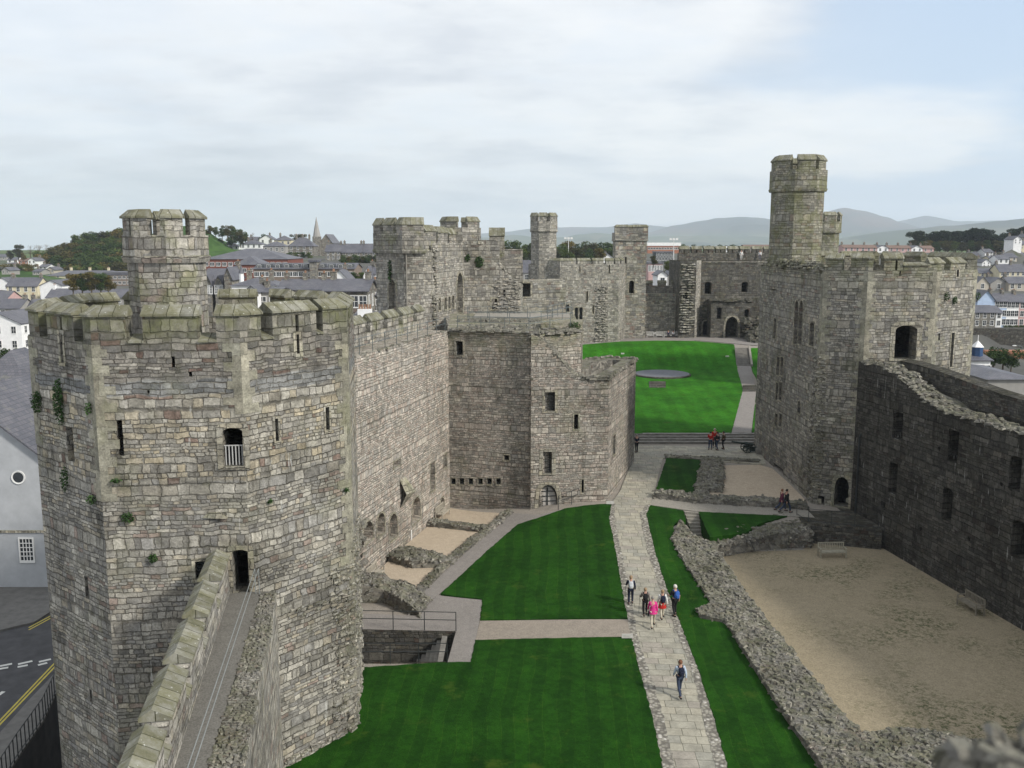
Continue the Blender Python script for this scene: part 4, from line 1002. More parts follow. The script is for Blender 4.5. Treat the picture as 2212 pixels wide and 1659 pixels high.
# link wall with dark opening
lw = empty('link_wall', (2, 112, 0), 'low linking wall with a dark railed opening left of the octagonal granary tower', 'castle wall')
a, b = (-.5, 108), (6.5, 112)
body(lw, [a, b, (6.5, 116), (-.5, 112)], 0, 16.6, M_far, {0: [(1124, 612, 1146, 641, 'rect', 'window_opening', {'d': 1.5, 'bars': (5, 2, None, .5, .2, .03)})]}, roof=16.5)

# ---- far octagonal tower with turret
gt = empty('far_octagonal_tower', (10, 153, 5), 'pale far tower of the upper ward with a tall stair turret at its left', 'castle tower')
GPp = [(2.7, 153.0), (7.65, 148.7), (17.25, 150.6), (19, 156), (14, 162), (5, 161)]
body(gt, GPp, 4, 17.6, M_light, {0: [(1179.5, 603, 1184, 627, 'round', 'window_opening', {}), (1187, 603, 1191.5, 627, 'round', 'window_opening', {}), (1162.5, 621, 1166, 633, 'rect', 'arrow_slit', {'f': 0})],
    1: [(1241.5, 664, 1248.5, 690, 'seg', 'window_opening', {'bars': (3, 6)}), (1251.5, 664, 1258.5, 690, 'seg', 'window_opening', {'bars': (3, 6)}), (1241, 707, 1257, 737, 'point', 'doorway', {}), (1217, 658, 1229.5, 673.5, 'rect', 'window_opening', {}), (1266.5, 629, 1270, 651, 'round', 'arrow_slit', {}), (1280, 660, 1283, 678, 'rect', 'arrow_slit', {}), (1252, 576, 1254, 588, 'rect', 'arrow_slit', {'f': .1}), (1315, 572, 1317.5, 590, 'rect', 'arrow_slit', {'f': .1})]}, depth=1.3)
parapet(gt, GPp, 17.6, 16.5, .6, M_light)
Lg = plen(GPp)
for s0, s1 in ((Lg[0] - 2.4, Lg[0] + 2.6), (Lg[0] + 2.9, Lg[0] + 5.0), (Lg[0] + 5.4, Lg[0] + 7.2), (Lg[0] + 7.6, Lg[0] + 8.9), (Lg[0] + 9.2, Lg[0] + 10.6), (Lg[0] + 12, Lg[0] + 14)): merlon(gt, perim(GPp, s0, s1), 17.6, 18.15, 18.6, .6, M_light)
turret(gt, (5.15, 152.2), 2.2, 8, R(22.5), 12, 22.9, 24.4, 25.2, 25.8, M_light, 6, .14, .4, mpx=[(1146, 1158), (1165, 1181), (1189, 1202)])
m = MB()
stones_on(m, GPp[1], GPp[2], 6.0, 7.9, 4.6, 14.2, 210, (.14, .28), .10)
m.build('toothing_stones', M_light, gt)
m = MB(); m.sweep([ln(GPp[0], GPp[1], .1), ln(GPp[0], GPp[1], .55), ln(GPp[0], GPp[1], .99)], [(-.12, 11.6), (.05, 11.6), (.05, 11.8), (-.12, 11.8)]); m.build('roof_line', M_dress, gt)

# ---- second far turret
t3 = empty('far_square_turret', (20, 157, 5), 'tall narrow stone turret right of the pale far tower', 'castle turret')
Q = [(17.3, 156.2), (22.5, 156.2), (22.6, 160.5), (17.3, 160.5)]
body(t3, Q, 4, 21.4, M_far, {0: [(1359, 606, 1369.5, 634, 'round', 'doorway', {}), (1350, 555, 1353.5, 571, 'rect', 'arrow_slit', {'f': .1})]})
Qh = inset(Q, -.15); m = MB()
for i in range(4): m.wall(Qh[i], Qh[(i + 1) % 4], 21.4, 22.7)
m.face([(*p, 21.4) for p in Qh[::-1]]); m.build('turret_head', M_far, t3); parapet(t3, Qh, 22.7, 21.9, .45, M_far); band(t3, Qh, 21.4, M_far, .06, .14)
for s0, s1 in ((-1.3, 2.1), (3.0, 6.6), (8.5, 9.8), (11, 14.5)): merlon(t3, perim(Qh, s0, s1), 22.7, 23.6, 24.0, .45, M_far)

# ---- east curtain
ec = empty('curtain_wall', (23, 161, 5), 'far end curtain wall behind the white benches', 'castle wall')
a, b = (17, 160.2), (31.5, 160.2)
body(ec, [a, b, (31.5, 164), (17, 164)], 4, 12.3, M_far, {0: [(1357, 700, 1365, 725, 'round', 'doorway', {}), (1378, 664, 1381, 679, 'rect', 'arrow_slit', {'f': .1}), (1468, 664, 1471, 677, 'rect', 'arrow_slit', {'f': .1})]}, roof=12.3)
m = MB(); m.wall((22.5, 163.2), (31, 163.2), 12.3, 13.6, [(7.0, 8.0, 12.31, 13.4, 'rect')]); m.build('parapet', M_far, ec)
for s0 in (23.2, 25.6, 28.0): merlon(ec, [(s0, 163.25), (s0 + 1.5, 163.25)], 12.4, 14.0, 14.5, .6, M_far, slit=.75)
m = MB(); 
stones_on(m, a, b, 12.4, 14.2, 4.8, 12.0, 150, (.14, .28), .10)
m.build('toothing_stones', M_far, ec)

# ---- far gate
qg = empty('far_gatehouse', (36, 160, 5), 'dark weathered gatehouse closing the far end of the castle, with a row of copings', 'gatehouse')
QP = [(28.3, 157.0), (31.0, 157.0), (32.5, 160.3), (46, 160.3), (46, 168), (28.3, 168)]
body(qg, QP, 4, 18.0, M_queen, {0: [(1475, 632, 1487, 651, 'round', 'window_opening', {'bars': (1, 1)})],
    2: [(1522.6, 609, 1537, 635, 'seg', 'window_opening', {'f': 0}), (1602, 609, 1616, 631, 'seg', 'window_opening', {'f': 0}), (1518, 693, 1535, 725, 'round', 'doorway', {})]}, depth=1.4, roof=18)
m = MB(); 
for r_ in range(28): stones_on(m, QP[0], QP[1], .3, 2.5, 6 + r_ * .42, 6.15 + r_ * .42, 7, (.16, .34), .22)
m.build('toothing_stones', M_far, qg)
m = MB(); m.wall((31.02, 156.97), (32.52, 160.27), 4, 18.05); m.build('sunlit_return', M_light, qg)  # paler stone sheet: sunlight on this side face painted into the colour
band(qg, [(32.6, 160.28), (46, 160.28)], 17.7, M_far, .1, .12, 'string_course', False)
m = MB(); m.sweep([(28.4, 159.5), (46, 162.3)], [(0, 18), (.5, 18), (.5, 19.3), (0, 19.3)]); m.build('parapet', M_queen, qg)
for i in range(8):
    x = 28.6 + 2.15 * i; merlon(qg, [(x, 159.5 + i * .34), (x + 1.75, 159.5 + i * .34 + .28)], 19.3, 19.9, 20.45, .5, M_queen, slit=.8)
g0, g1 = (33.8, 157.2), (40.6, 157.2)
fb = body(qg, [g0, g1, (40.6, 160.4), (33.8, 160.4)], 4, 11.4, M_queen, {0: [(1549, 664, 1559, 689, 'seg', 'window_opening', {'f': 0}), (1608, 668, 1618, 693, 'seg', 'window_opening', {'f': 0}), (1567, 684, 1595, 731, 'point', 'gateway', {'f': .3, 'd': 1.8})]}, name='front_block', roof=11.3)
m = MB(); stones_on(m, g0, g1, 0, 6.8, 11.2, 11.6, 60, (.2, .4), .2); m.build('rubble_top', M_queen, qg)
m = MB()
for _ in range(220): y_ = random.uniform(149, 157); q = sm(y_, 149, 156); m.rock((random.uniform(39, 45), y_, 5 + random.uniform(0, 3.6) * q), random.uniform(.3, .8), (1.1, .9, .8))
tag(m.build('rubble_heap', M_queen), 'heap of dark ruined masonry left of the tall right tower', 'ruined wall')

# ---- right hand tower
ct = empty('great_right_tower', (29, 76, 0), 'broad many sided grey tower on the right with a very tall octagonal turret', 'castle tower')
CT = [(23.1, 86.5), (23.4, 69.9), (26.1, 68.3), (31.1, 68.2), (35.6, 71.3), (37.4, 79), (33, 88)]
ZC = 19.0
body(ct, CT, -8, ZC, M_cham, {0: [(1715.5, 648, 1724, 744, 'point', 'window_opening', {'f': .15}), (1725.5, 648, 1734, 744, 'point', 'window_opening', {'f': .15}), (1749, 696, 1759, 747, 'seg', 'window_opening', {'f': .15}), (1671, 688, 1677, 731, 'rect', 'window_opening', {'f': .12}),
        (1678, 771, 1684, 811, 'rect', 'window_opening', {'f': .1}), (1686, 771, 1692, 811, 'rect', 'window_opening', {'f': .1}), (1676, 826, 1681, 865, 'rect', 'window_opening', {'f': .1}), (1683, 826, 1689, 865, 'rect', 'window_opening', {'f': .1}),
        (1674, 893, 1680, 922, 'rect', 'window_opening', {'f': .1}), (1683, 893, 1689, 922, 'rect', 'window_opening', {'f': .1}), (1723, 866, 1730, 893, 'round', 'arrow_slit', {'f': .1}), (1670, 1006, 1692, 1034, 'rect', 'doorway', {'f': 0})],
    1: [(1803, 1030, 1834, 1094, 'point', 'doorway', {'f': .25}), (1765, 1071, 1780, 1112, 'rect', 'doorway', {'f': 0})],
    2: [(1933, 703, 1980, 776, 'seg', 'doorway', {'f': .35, 'd': 1.4}), (1863, 575, 1866, 596, 'rect', 'arrow_slit', {'f': 0}), (1943, 585, 1946, 596, 'rect', 'arrow_slit', {'f': 0})],
    3: [(2053, 719, 2059, 792, 'rect', 'arrow_slit', {'f': .12}), (2026.5, 720, 2031, 735, 'rect', 'putlog_hole', {'f': 0}), (2066, 578, 2071, 598, 'rect', 'arrow_slit', {'f': .1})]},
    tops={0: lambda u: ZC + .45 * mnoise.noise(V((u * 1.3, 3, 3)))}, step=.35)
parapet(ct, CT, ZC, 17.8, .7, M_cham)
Lc = plen(CT)
for args in ((CT[0], CT[1], 3, Lc[0], 19.0, 19.6, 140, (.12, .3), .2), (CT[0], CT[1], Lc[0] - 1.4, Lc[0], .5, 12.5, 260, (.08, .22), .05), (CT[1], CT[2], 0, .45, .5, 12.5, 230, (.08, .2), .04)):
    m = MB(); stones_on(m, *args); m.build('broken_masonry', M_cham, ct)
for x0, x1, zz in ((1783, 1820, 20.25), (1838, 1887, 20.3), (1910, 1951, 20.3), (2009, 2040, 19.95), (2054, 2086, 19.95)):
    s0, s1 = ppx(CT, x0, 19.5), ppx(CT, x1, 19.5)
    if s0 is None: s0 = Lc[0] + .05
    pts = perim(CT, s0, s1); merlon(ct, pts, ZC, zz - .45, zz, .7, M_cham, slit=.9 if len(pts) == 2 and x0 in (1838, 1910) else None)
s0, s1 = ppx(CT, 1951, 19.5), ppx(CT, 2009, 19.5); merlon(ct, perim(CT, s0 + .05, s1), ZC, 19.35, 19.6, .7, M_cham)
s = sum(Lc[:4]) + .3
while s < sum(Lc) - 2: merlon(ct, perim(CT, s, s + 1.8), ZC, 19.8, 20.25, .7, M_cham); s += 2.6
turret(ct, (24.98, 82.6), 2.24, 8, R(22.5), 17, 25.55, 27.2, 27.95, 28.45, M_cham, 6, .17, .45, mpx=[(1666, 1706), (1725, 1762), (1769, 1784)])
for i, z0_, z1_ in ((1, 1, 18.9), (2, 1, 18.9), (3, 6, 18.9), (4, 6, 18.9)): quoins(ct, CT, i, z0_, z1_)
bt = empty('distant_turret', (41.5, 122, 0), 'small distant turret peeping out behind the tall octagonal turret', 'castle turret')
m = MB(); m.prism([(36, 118), (50, 118), (50, 130), (36, 130)], 0, 18); m.build('tower_body', M_cham, bt)
turret(bt, (40.1, 120.5), 1.85, 8, R(22.5), 18, 22.4, 23.7, 24.4, 24.9, M_cham, 5, .2, .4)
for (x, y, w_, h_, lb) in ((2042, 640, .3, .35, 'dark fern tuft left of the corner of the right tower'), (2060, 648, .25, .3, 'fern tuft just right of the corner of the right tower'), (2110, 640, .25, .4, 'fern tuft at the far right edge of the right tower')):
    ivy(CT[3], CT[4], x, y, w_, h_, lb, 90, .08)

# ---- south curtain
sw = empty('curtain_wall', (30, 46, 0), 'dark lime stained curtain wall with tall window recesses filling the right side', 'castle wall')
SA, SB = (25.8, 68.35), (swx(12), 12.0)
stop = lambda u: 12.3 - 1.9 * sm(u, 2.5, 11) + .22 * mnoise.noise(V((u * 1.1, 4, 0))) + .1 * mnoise.noise(V((u * 4, 4, 0)))
bs = {'blind': 1, 'd': 1.2, 'f': 0, 'bm': M_south}; 
def th_(o): return (SA[0] + o * .987, SA[1] + o * .156), (SB[0] + o * .987, SB[1] + o * .156)
hs = [(1928, 889, 1950, 950, 'rect', 'window_recess', bs), (2048, 929, 2070, 998, 'rect', 'window_recess', bs), (1920, 999, 1938, 1068, 'rect', 'window_recess', bs), (2035, 1053, 2057, 1126, 'seg', 'window_recess', bs), (2180, 985, 2206, 1060, 'seg', 'window_recess', bs), (2184, 1125, 2222, 1210, 'seg', 'window_recess', bs), (1902, 1083, 1912, 1100, 'rect', 'putlog_hole', bs)]
for x, y in ((2025, 965), (2050, 975), (2160, 1042), (2180, 1052), (2215, 1068), (2240, 1078), (1985, 1138), (2090, 1160)): hs.append((x, y, x + 6, y + 8, 'rect', 'putlog_hole', {'f': 0, 'blind': 1, 'd': .5}))
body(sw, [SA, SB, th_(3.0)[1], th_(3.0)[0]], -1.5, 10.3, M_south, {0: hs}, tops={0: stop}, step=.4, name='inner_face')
m = MB(); k = 110
for i in range(k):
    u0, u1 = i / k * 56.5, (i + 1) / k * 56.5; z0_, z1_ = stop(u0), stop(u1); a0, a1 = ln(SA, SB, u0 / 57.07), ln(SA, SB, u1 / 57.07); w_ = 1.5
    m.face([(*a0, z0_), (*a1, z1_), (a1[0] + w_, a1[1] + .23, z1_ - .1), (a0[0] + w_, a0[1] + .23, z0_ - .1)])
    m.face([(a0[0] + w_, a0[1] + .23, z0_ - .1), (a1[0] + w_, a1[1] + .23, z1_ - .1), (a1[0] + 3.1, a1[1] + .48, min(z1_, 11) - .5), (a0[0] + 3.1, a0[1] + .48, min(z0_, 11) - .5)])
    for q in range(14):
        o = random.uniform(-.02, 1.5); uu = random.uniform(u0, u1); m.rock((SA[0] + (SB[0] - SA[0]) * uu / 57.07 + o, SA[1] + (SB[1] - SA[1]) * uu / 57.07 + o * .156, stop(uu) + random.uniform(-.03, .12)), random.uniform(.1, .26), (1.2, .9, .5))
m.build('rubble_top', M_rub, sw)
o0, o1 = th_(3.0); m = MB()
pt_ = lambda u: 12.35 - .75 * sm(u, 2, 14)
for i in range(60):
    u0, u1 = i / 60 * 57, (i + 1) / 60 * 57; a0, a1 = ln(o0, o1, u0 / 57.07), ln(o0, o1, u1 / 57.07)
    for oo, rr in ((0, 1), (.6, -1)):
        q = [(a0[0] + oo, a0[1], 8), (a1[0] + oo, a1[1], 8), (a1[0] + oo, a1[1], pt_(u1)), (a0[0] + oo, a0[1], pt_(u0))]
        m.face(q[::rr])
    m.face([(a0[0] - .05, a0[1], pt_(u0)), (a1[0] - .05, a1[1], pt_(u1)), (a1[0] + .65, a1[1], pt_(u1) + .15), (a0[0] + .65, a0[1], pt_(u0) + .15)])
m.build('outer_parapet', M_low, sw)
m = MB(); a, b = ln(SA, SB, .9 / 57), ln(SA, SB, .9 / 57); m.tube((a[0] - .1, a[1], .8), (a[0] - .1, a[1], 6.8), .07, 6); m.tube((a[0] - .1, a[1], 6.8), (a[0] + .3, a[1] - .1, 7.3), .07, 6); m.build('downpipe', M_iron, sw)
# platform at its foot
pf = empty('stone_platform', (24, 66, 0), 'dark stone platform with a thin railing before the pointed doorway', 'platform')
m = MB(); Q = [(21.2, 65.1), (26.3, 63.4), (26.9, 68.5), (23.4, 69.9), (21.6, 69.4)]; m.prism(Q, -1.2, .86); m.build('platform_wall', M_low, pf)
railing('thin dark railing around the stone platform by the right tower', [(21.3, 67.0, .87), (21.6, 65.2, .87), (26.1, 63.7, .87)], 1.0, (1.0, .1), 1.7, .02, M_iron)

# ---- our own tower's top, close in the lower right corner
et = empty('viewing_tower', (0, -6, -6), 'rough crumbling parapet stone of the viewing tower, blurred in the bottom right corner', 'castle tower')
m = MB(); m.prism([(-7, -16), (7, -16), (10, -8), (7.4, .3), (-7, .3), (-10, -8)], -7, 19.0); m.build('wall', M_light, et)
m = MB()
rp = []
for i in range(26):
    c = V((.95 + random.uniform(-.05, .42), 1.55 + random.uniform(-.15, .2), 19.62 + random.uniform(-.35, .12)))
    rp.append(c)
base_c = PY(2190, 1640, 1.62)
for i in range(260):
    c = V((base_c.x + random.uniform(-.085, .3), base_c.y + random.uniform(-.1, .12), 0)); hgt = base_c.z + .0 - max(0, (base_c.x - c.x)) * .9 + random.uniform(-.12, .015)
    m.rock((c.x, c.y, hgt), random.uniform(.015, .038), (1.2, .9, .8))
m.prism([(base_c.x - .06, base_c.y - .1), (base_c.x + .4, base_c.y - .1), (base_c.x + .4, base_c.y + .12), (base_c.x + .0, base_c.y + .12)], 18.9, base_c.z - .03)
m.build('broken_merlon', M_rub, et)
m = MB(); m.prism([(base_c.x - .3, .28), (base_c.x + .6, .28), (base_c.x + .6, base_c.y + .3), (base_c.x - .2, base_c.y + .3)], 17.5, 19.0); m.build('corbel_shelf', M_light, et)
# ============================================================ town, hills, trees
def paint(name, c): return plain(name, c, .8, .10, 1.2)
WALLC = {'white': paint('white render', (.80, .80, .79)), 'cream': paint('cream render', (.60, .54, .38)), 'grey': paint('grey pebbledash', (.30, .29, .27)), 'pink': paint('pink render', (.50, .33, .31)),
         'palegrey': paint('pale grey render', (.40, .415, .43)), 'blue': paint('pale blue render', (.40, .50, .66)), 'brown': paint('brown brick', (.19, .15, .12)), 'beige': paint('beige render', (.44, .40, .33)), 'dark': paint('dark cladding', (.07, .08, .085)),
         'orange': paint('orange brick', (.34, .15, .09)), 'brick': paint('red brick', (.17, .062, .045)),
         'stone': stone('house stone', h=.35, lich=.05, dark=.2, streak=.2, val=.75, jlight=.3)}
def slate():
    m, t = mat('slate roof'); uv = t.n('ShaderNodeUVMap').outputs[0]; pos = t.n('ShaderNodeNewGeometry').outputs['Position']
    u, v, _ = t.sep(uv); b = t.n('ShaderNodeTexBrick', {'Vector': uv, 'Scale': 1.0, 'Color1': (.085, .09, .105, 1), 'Color2': (.12, .12, .135, 1), 'Mortar': (.05, .05, .06, 1), 'Brick Width': .35, 'Row Height': .22, 'Mortar Size': .012})
    col = t.mix(1.0, b.outputs[0], t.ramp(t.noise(pos, .35, 6, .65), [(.3, (.75, .76, .8)), (.7, (1.35, 1.3, 1.25))]), 'MULTIPLY')
    col = t.mix(t.m('MULTIPLY', t.mr(t.noise(pos, 1.1, 5, .7), .56, .7), .4), col, (.17, .17, .13))
    fin(t, col, .55, t.noise(pos, 6, 3), .02, .35); return m
ROOFC = {'slate': slate(), 'red': plain('red ridge tiles', (.24, .085, .05), .8, .2), 'white': WALLC['white'], 'brown': plain('brown roof tiles', (.17, .115, .09), .8, .2)}
M_glass = plain('dark window glass', (.03, .035, .04), .15, .2, spec=.6)
M_pot = plain('clay chimney pot', (.24, .14, .09), .8, .15)
def winmesh(w, h, nx=2, ny=2, fr=M_white):
    m = MB(); f = .09
    m.face([(-w / 2, -.02, 0), (w / 2, -.02, 0), (w / 2, -.02, h), (-w / 2, -.02, h)], 1)
    for x0, x1, z0, z1 in ((-w / 2 - f, -w / 2, -f, h + f), (w / 2, w / 2 + f, -f, h + f), (-w / 2, w / 2, h, h + f), (-w / 2 - f, w / 2 + f, -f - .08, -f + .0), (-w / 2, w / 2, -f, 0)): m.box(x0, x1, -.075, .02, z0, z1, 0)
    for i in range(1, nx): x = -w / 2 + w * i / nx; m.box(x - .025, x + .025, -.05, -.021, 0, h, 0)
    for i in range(1, ny): z = h * i / ny; m.box(-w / 2, w / 2, -.052, -.022, z - .025, z + .025, 0)
    return m.build('window', [fr, M_glass], 'mesh')
WINS = winmesh(.95, 1.45), winmesh(1.3, 1.1, 3, 1), winmesh(.9, 1.6, 4, 5)
CTRL = []
def house(x0, x1, yr, ye, yb, Y, kind, wallc, label, roofc='slate', d=8.0, ch=1, win=(2, 2), side=0, yaw=0.0, cat='house', group=None, wv=0, pots='stone', gap=.0):
    a, b = PY(x0, ye, Y), PY(x1, ye, Y); w = b.x - a.x; xm = (a.x + b.x) / 2
    zb_ = PY((x0 + x1) / 2, yb, Y).z; zb_ = min(zb_, -2 + (Y - 80) * .045) if Y < 330 else zb_; ze = a.z; yr_ = Y + (d / 2 if kind in ('gx', 'hip') else 0); zr = PY(x0, yr, yr_).z; zr = max(zr, ze + .5)
    CTRL.append((xm, Y, zb_))
    o = empty('house' if cat == 'house' else cat.replace(' ', '_'), (xm, Y + d / 2, zb_), label, cat, group)
    L = lambda x, y, z: (xm + x, Y + d / 2 + y, z)
    wm, rm = WALLC[wallc], ROOFC[roofc]; hw, hd = w / 2, d / 2; m = MB()
    Q = [(-hw, -hd), (hw, -hd), (hw, hd), (-hw, hd)]
    for i in range(4):
        p, q = Q[i], Q[(i + 1) % 4]; m.face([L(*p, zb_ - 4), L(*q, zb_ - 4), L(*q, ze), L(*p, ze)])
    r = MB(); ov = .3; th = .14; sl = None
    if kind == 'gx':
        m.face([L(hw, -hd, ze), L(hw, hd, ze), L(hw, 0, zr)]); m.face([L(-hw, hd, ze), L(-hw, -hd, ze), L(-hw, 0, zr)])
        k = (zr - ze) / hd
        for s in (-1, 1):
            P = [L(-hw - ov, s * (hd + ov), ze - ov * k + th), L(hw + ov, s * (hd + ov), ze - ov * k + th), L(hw + ov, 0, zr + th), L(-hw - ov, 0, zr + th)]
            D = [(p[0], p[1], p[2] - th) for p in P]
            r.face(P if s < 0 else P[::-1]); r.face((D[::-1] if s < 0 else D))
            for i in range(4): r.face([D[i], D[(i + 1) % 4], P[(i + 1) % 4], P[i]])
    elif kind == 'gy':
        m.face([L(-hw, -hd, ze), L(hw, -hd, ze), L(0, -hd, zr)]); m.face([L(hw, hd, ze), L(-hw, hd, ze), L(0, hd, zr)])
        k = (zr - ze) / hw
        for s in (-1, 1):
            P = [L(s * (hw + ov), -hd - ov, ze - ov * k + th), L(s * (hw + ov), hd + ov, ze - ov * k + th), L(0, hd + ov, zr + th), L(0, -hd - ov, zr + th)]
            D = [(p[0], p[1], p[2] - th) for p in P]
            r.face(P if s > 0 else P[::-1]); r.face(D)
            for i in range(4): r.face([D[i], D[(i + 1) % 4], P[(i + 1) % 4], P[i]])
    elif kind == 'hip':
        e = .35; h1 = max(0, hw - hd); h2 = max(0, hd - hw)
        A = [L(-hw - e, -hd - e, ze), L(hw + e, -hd - e, ze), L(hw + e, hd + e, ze), L(-hw - e, hd + e, ze)]; p, q = L(-h1, -h2, zr), L(h1, h2, zr)
        r.face(A[::-1])
        if h1 >= h2: r.face([A[0], A[1], q, p]); r.face([A[1], A[2], q]); r.face([A[2], A[3], p, q]); r.face([A[3], A[0], p])
        else: r.face([A[0], A[1], p]); r.face([A[1], A[2], q, p]); r.face([A[2], A[3], q]); r.face([A[3], A[0], p, q])
    else:   # flat
        r.box(xm - hw - .3, xm + hw + .3, Y - .3, Y + d + .3, ze, max(zr, ze + .4))
    m.build('wall', wm, o); rf = r.build('roof', rm, o)
    if kind == 'gx': cs = [(-hw + .5, 0), (hw - .5, 0), (0, 0)][:ch]
    elif kind == 'gy': cs = [(0, hd - .6), (0, -hd + .8)][:ch]
    else: cs = [(-.25 * w, .4), (.25 * w, .4), (0, .4)][:ch] if kind == 'hip' else []
    for cx, cy in cs:
        c = MB(); c.box(xm + cx - .35, xm + cx + .35, Y + hd + cy - .55, Y + hd + cy + .55, zr - .9, zr + 1.0); c.box(xm + cx - .42, xm + cx + .42, Y + hd + cy - .62, Y + hd + cy + .62, zr + 1.0, zr + 1.12)
        cc_ = c.build('chimney', WALLC[pots], rf); c = MB()
        for q in (-.3, .3): c.tube((xm + cx, Y + hd + cy + q, zr + 1.12), (xm + cx, Y + hd + cy + q, zr + 1.5), .12, 6, .1)
        c.build('chimney_pot', M_pot, rf)
    fl, bay = win; H = ze - zb_
    if fl:
        for f in range(fl):
            for q in range(bay):
                st_ = min(H / fl, 3.1); z = ze - st_ * (fl - f) + st_ * .32; x = -hw + w * (q + .5) / bay
                sc = min(1, st_ / 2.3)
                ww = link('window', WINS[wv], o, (x, -hd - 0.0, z - zb_), 0, (sc, 1, sc))
        if side:
            nb = max(1, int(d / 3))
            for f in range(fl):
                for q in range(nb):
                    st_ = min(H / fl, 3.1); z = ze - st_ * (fl - f) + st_ * .32; y = -hd + d * (q + .5) / nb; sc = min(1, st_ / 2.3)
                    link('window', WINS[wv], o, (side * hw, y, z - zb_), R(90) * side, (sc, 1, sc))
    return o, xm, zb_, ze, zr, w
H = house
ORDN = ('first', 'second', 'third', 'fourth', 'fifth', 'sixth', 'seventh')
# left of the near tower
H(-55, 45, 676, 699, 768, 200, 'gy', 'white', 'tall white gabled warehouse at the left edge, rising behind the near slate roofs', d=14, win=(2, 3), side=1, ch=0)
H(14, 80, 600, 618, 652, 300, 'gx', 'cream', 'cream and white terrace house with a long slate roof at the left', win=(2, 4), ch=2, side=1)
H(86, 134, 606, 617, 648, 292, 'gy', 'white', 'plain white gable end beside the cream terrace', win=(0, 0), ch=1, d=12)
H(100, 200, 624, 643, 656, 250, 'gx', 'white', 'long low white house just above the mossy battlements', win=(1, 6), ch=2, pots='white')
H(203, 290, 625, 643, 658, 245, 'gx', 'grey', 'grey roofed house beside the tall near turret, left of its shaft', win=(1, 4), ch=1)
H(98, 262, 584, 596, 605, 380, 'hip', 'cream', 'very long cream building with a hipped roof below the wooded hill', win=(1, 9), ch=3, d=12, pots='cream')
H(224, 292, 588, 594, 617, 350, 'flat', 'brown', 'flat roofed brown office immediately left of the near turret', win=(2, 7), wv=1, d=12, cat='office building')
H(-30, 42, 646, 666, 690, 232, 'gx', 'grey', 'dark slate roof with orange chimney pots at the left edge', ch=2, win=(1, 3))
H(46, 78, 646, 662, 690, 236, 'hip', 'grey', 'small hipped slate roof between the orange pots and the battlements', ch=1, win=(1, 2))
H(-30, 14, 629, 645, 662, 262, 'gx', 'pink', 'pink house cut by the left edge of the view', win=(1, 2))
H(-14, 24, 600, 613, 628, 350, 'gy', 'white', 'small white gabled house at the left edge above the pink one', win=(1, 2))
H(15, 37, 556, 562, 569, 600, 'gx', 'white', 'far white house on the left hillside among trees', win=(1, 2))
H(75, 92, 556, 565, 575, 560, 'gy', 'beige', 'far pale gabled house low on the left hillside', win=(1, 1))
H(95, 108, 554, 561, 573, 540, 'gx', 'cream', 'far cream house just left of the wooded hill', win=(1, 2))
H(40, 72, 558, 564, 571, 590, 'gx', 'orange', 'far orange brick house below the bare trees', win=(1, 3), roofc='brown')
H(-10, 14, 549, 555, 562, 640, 'gx', 'grey', 'farthest grey house at the left edge', win=(1, 2))
H(52, 66, 575, 582, 590, 450, 'gy', 'white', 'tiny white gable above the cream terrace', win=(1, 1))
# centre left
H(462, 516, 525, 532, 540, 450, 'hip', 'white', 'low white bungalow below the green hill slope', win=(1, 5))
H(519, 566, 519, 528, 538, 440, 'hip', 'white', 'white hipped house right of the low bungalow', win=(1, 4))
H(568, 616, 522, 532, 547, 415, 'hip', 'grey', 'grey hipped house below the cream villa', win=(1, 4))
H(592, 629, 509, 519, 532, 460, 'hip', 'cream', 'bright cream villa with hipped slate roof on the skyline', win=(1, 3))
H(560, 590, 508, 517, 528, 480, 'gy', 'white', 'white gabled house left of the cream villa', win=(1, 2))
H(536, 556, 512, 519, 527, 500, 'gx', 'grey', 'small grey house on the skyline between trees', win=(1, 2))
H(622, 678, 513, 532, 553, 395, 'hip', 'stone', 'large grey stone villa immediately left of the church spire', win=(2, 4), ch=3)
H(703, 736, 528, 543, 562, 360, 'gx', 'stone', 'grey stone terrace end right of the church', win=(2, 3), ch=2)
H(738, 780, 527, 545, 563, 360, 'gx', 'stone', 'left half of the long grey stone terrace with skylights', win=(2, 4), ch=2)
H(780, 824, 527, 545, 563, 361, 'gx', 'stone', 'right half of the long grey stone terrace, touching the ruined tower', win=(2, 4), ch=2)
H(438, 622, 537, 560, 586, 300, 'hip', 'brick', 'huge low slate roofed red brick building right of the near turret', d=22, win=(1, 14), wv=1, ch=0, cat='office building')
H(505, 562, 553, 572, 588, 276, 'hip', 'brick', 'small hipped wing in front of the huge slate roofed building', d=12, win=(1, 4), wv=1, ch=0, cat='office building')
for x0, x1, lb in ((548, 668, 'left wing of the dark modern office with dormer windows'), (684, 765, 'right wing of the dark modern office with dormer windows')):
    o, xm, zb_, ze, zr, w = H(x0, x1, 569, 581, 610, 250, 'gx', 'brown', lb, d=13, win=(3, 10 if x1 < 700 else 7), wv=1, ch=0, cat='office building')
    for i in range(6 if x1 < 700 else 4):
        x = xm - w / 2 + w * (i + .5) / (6 if x1 < 700 else 4); m = MB(); m.box(x - .8, x + .8, 250.9, 253.5, ze + .2, ze + 1.3); m.build('dormer', WALLC['dark'], o); link('window', WINS[1], o, (x - xm, 250.88 - 256.5, ze + .25 - zb_), 0, .75)
H(668, 683, 563, 566, 606, 248, 'flat', 'stone', 'square stone stair tower between the two dark office wings', d=5, win=(0, 0), ch=0, cat='office tower')
H(438, 500, 581, 603, 628, 190, 'gx', 'stone', 'gothic stone school with a steep roof beside the near turret', d=9, win=(0, 0), ch=0, cat='school')
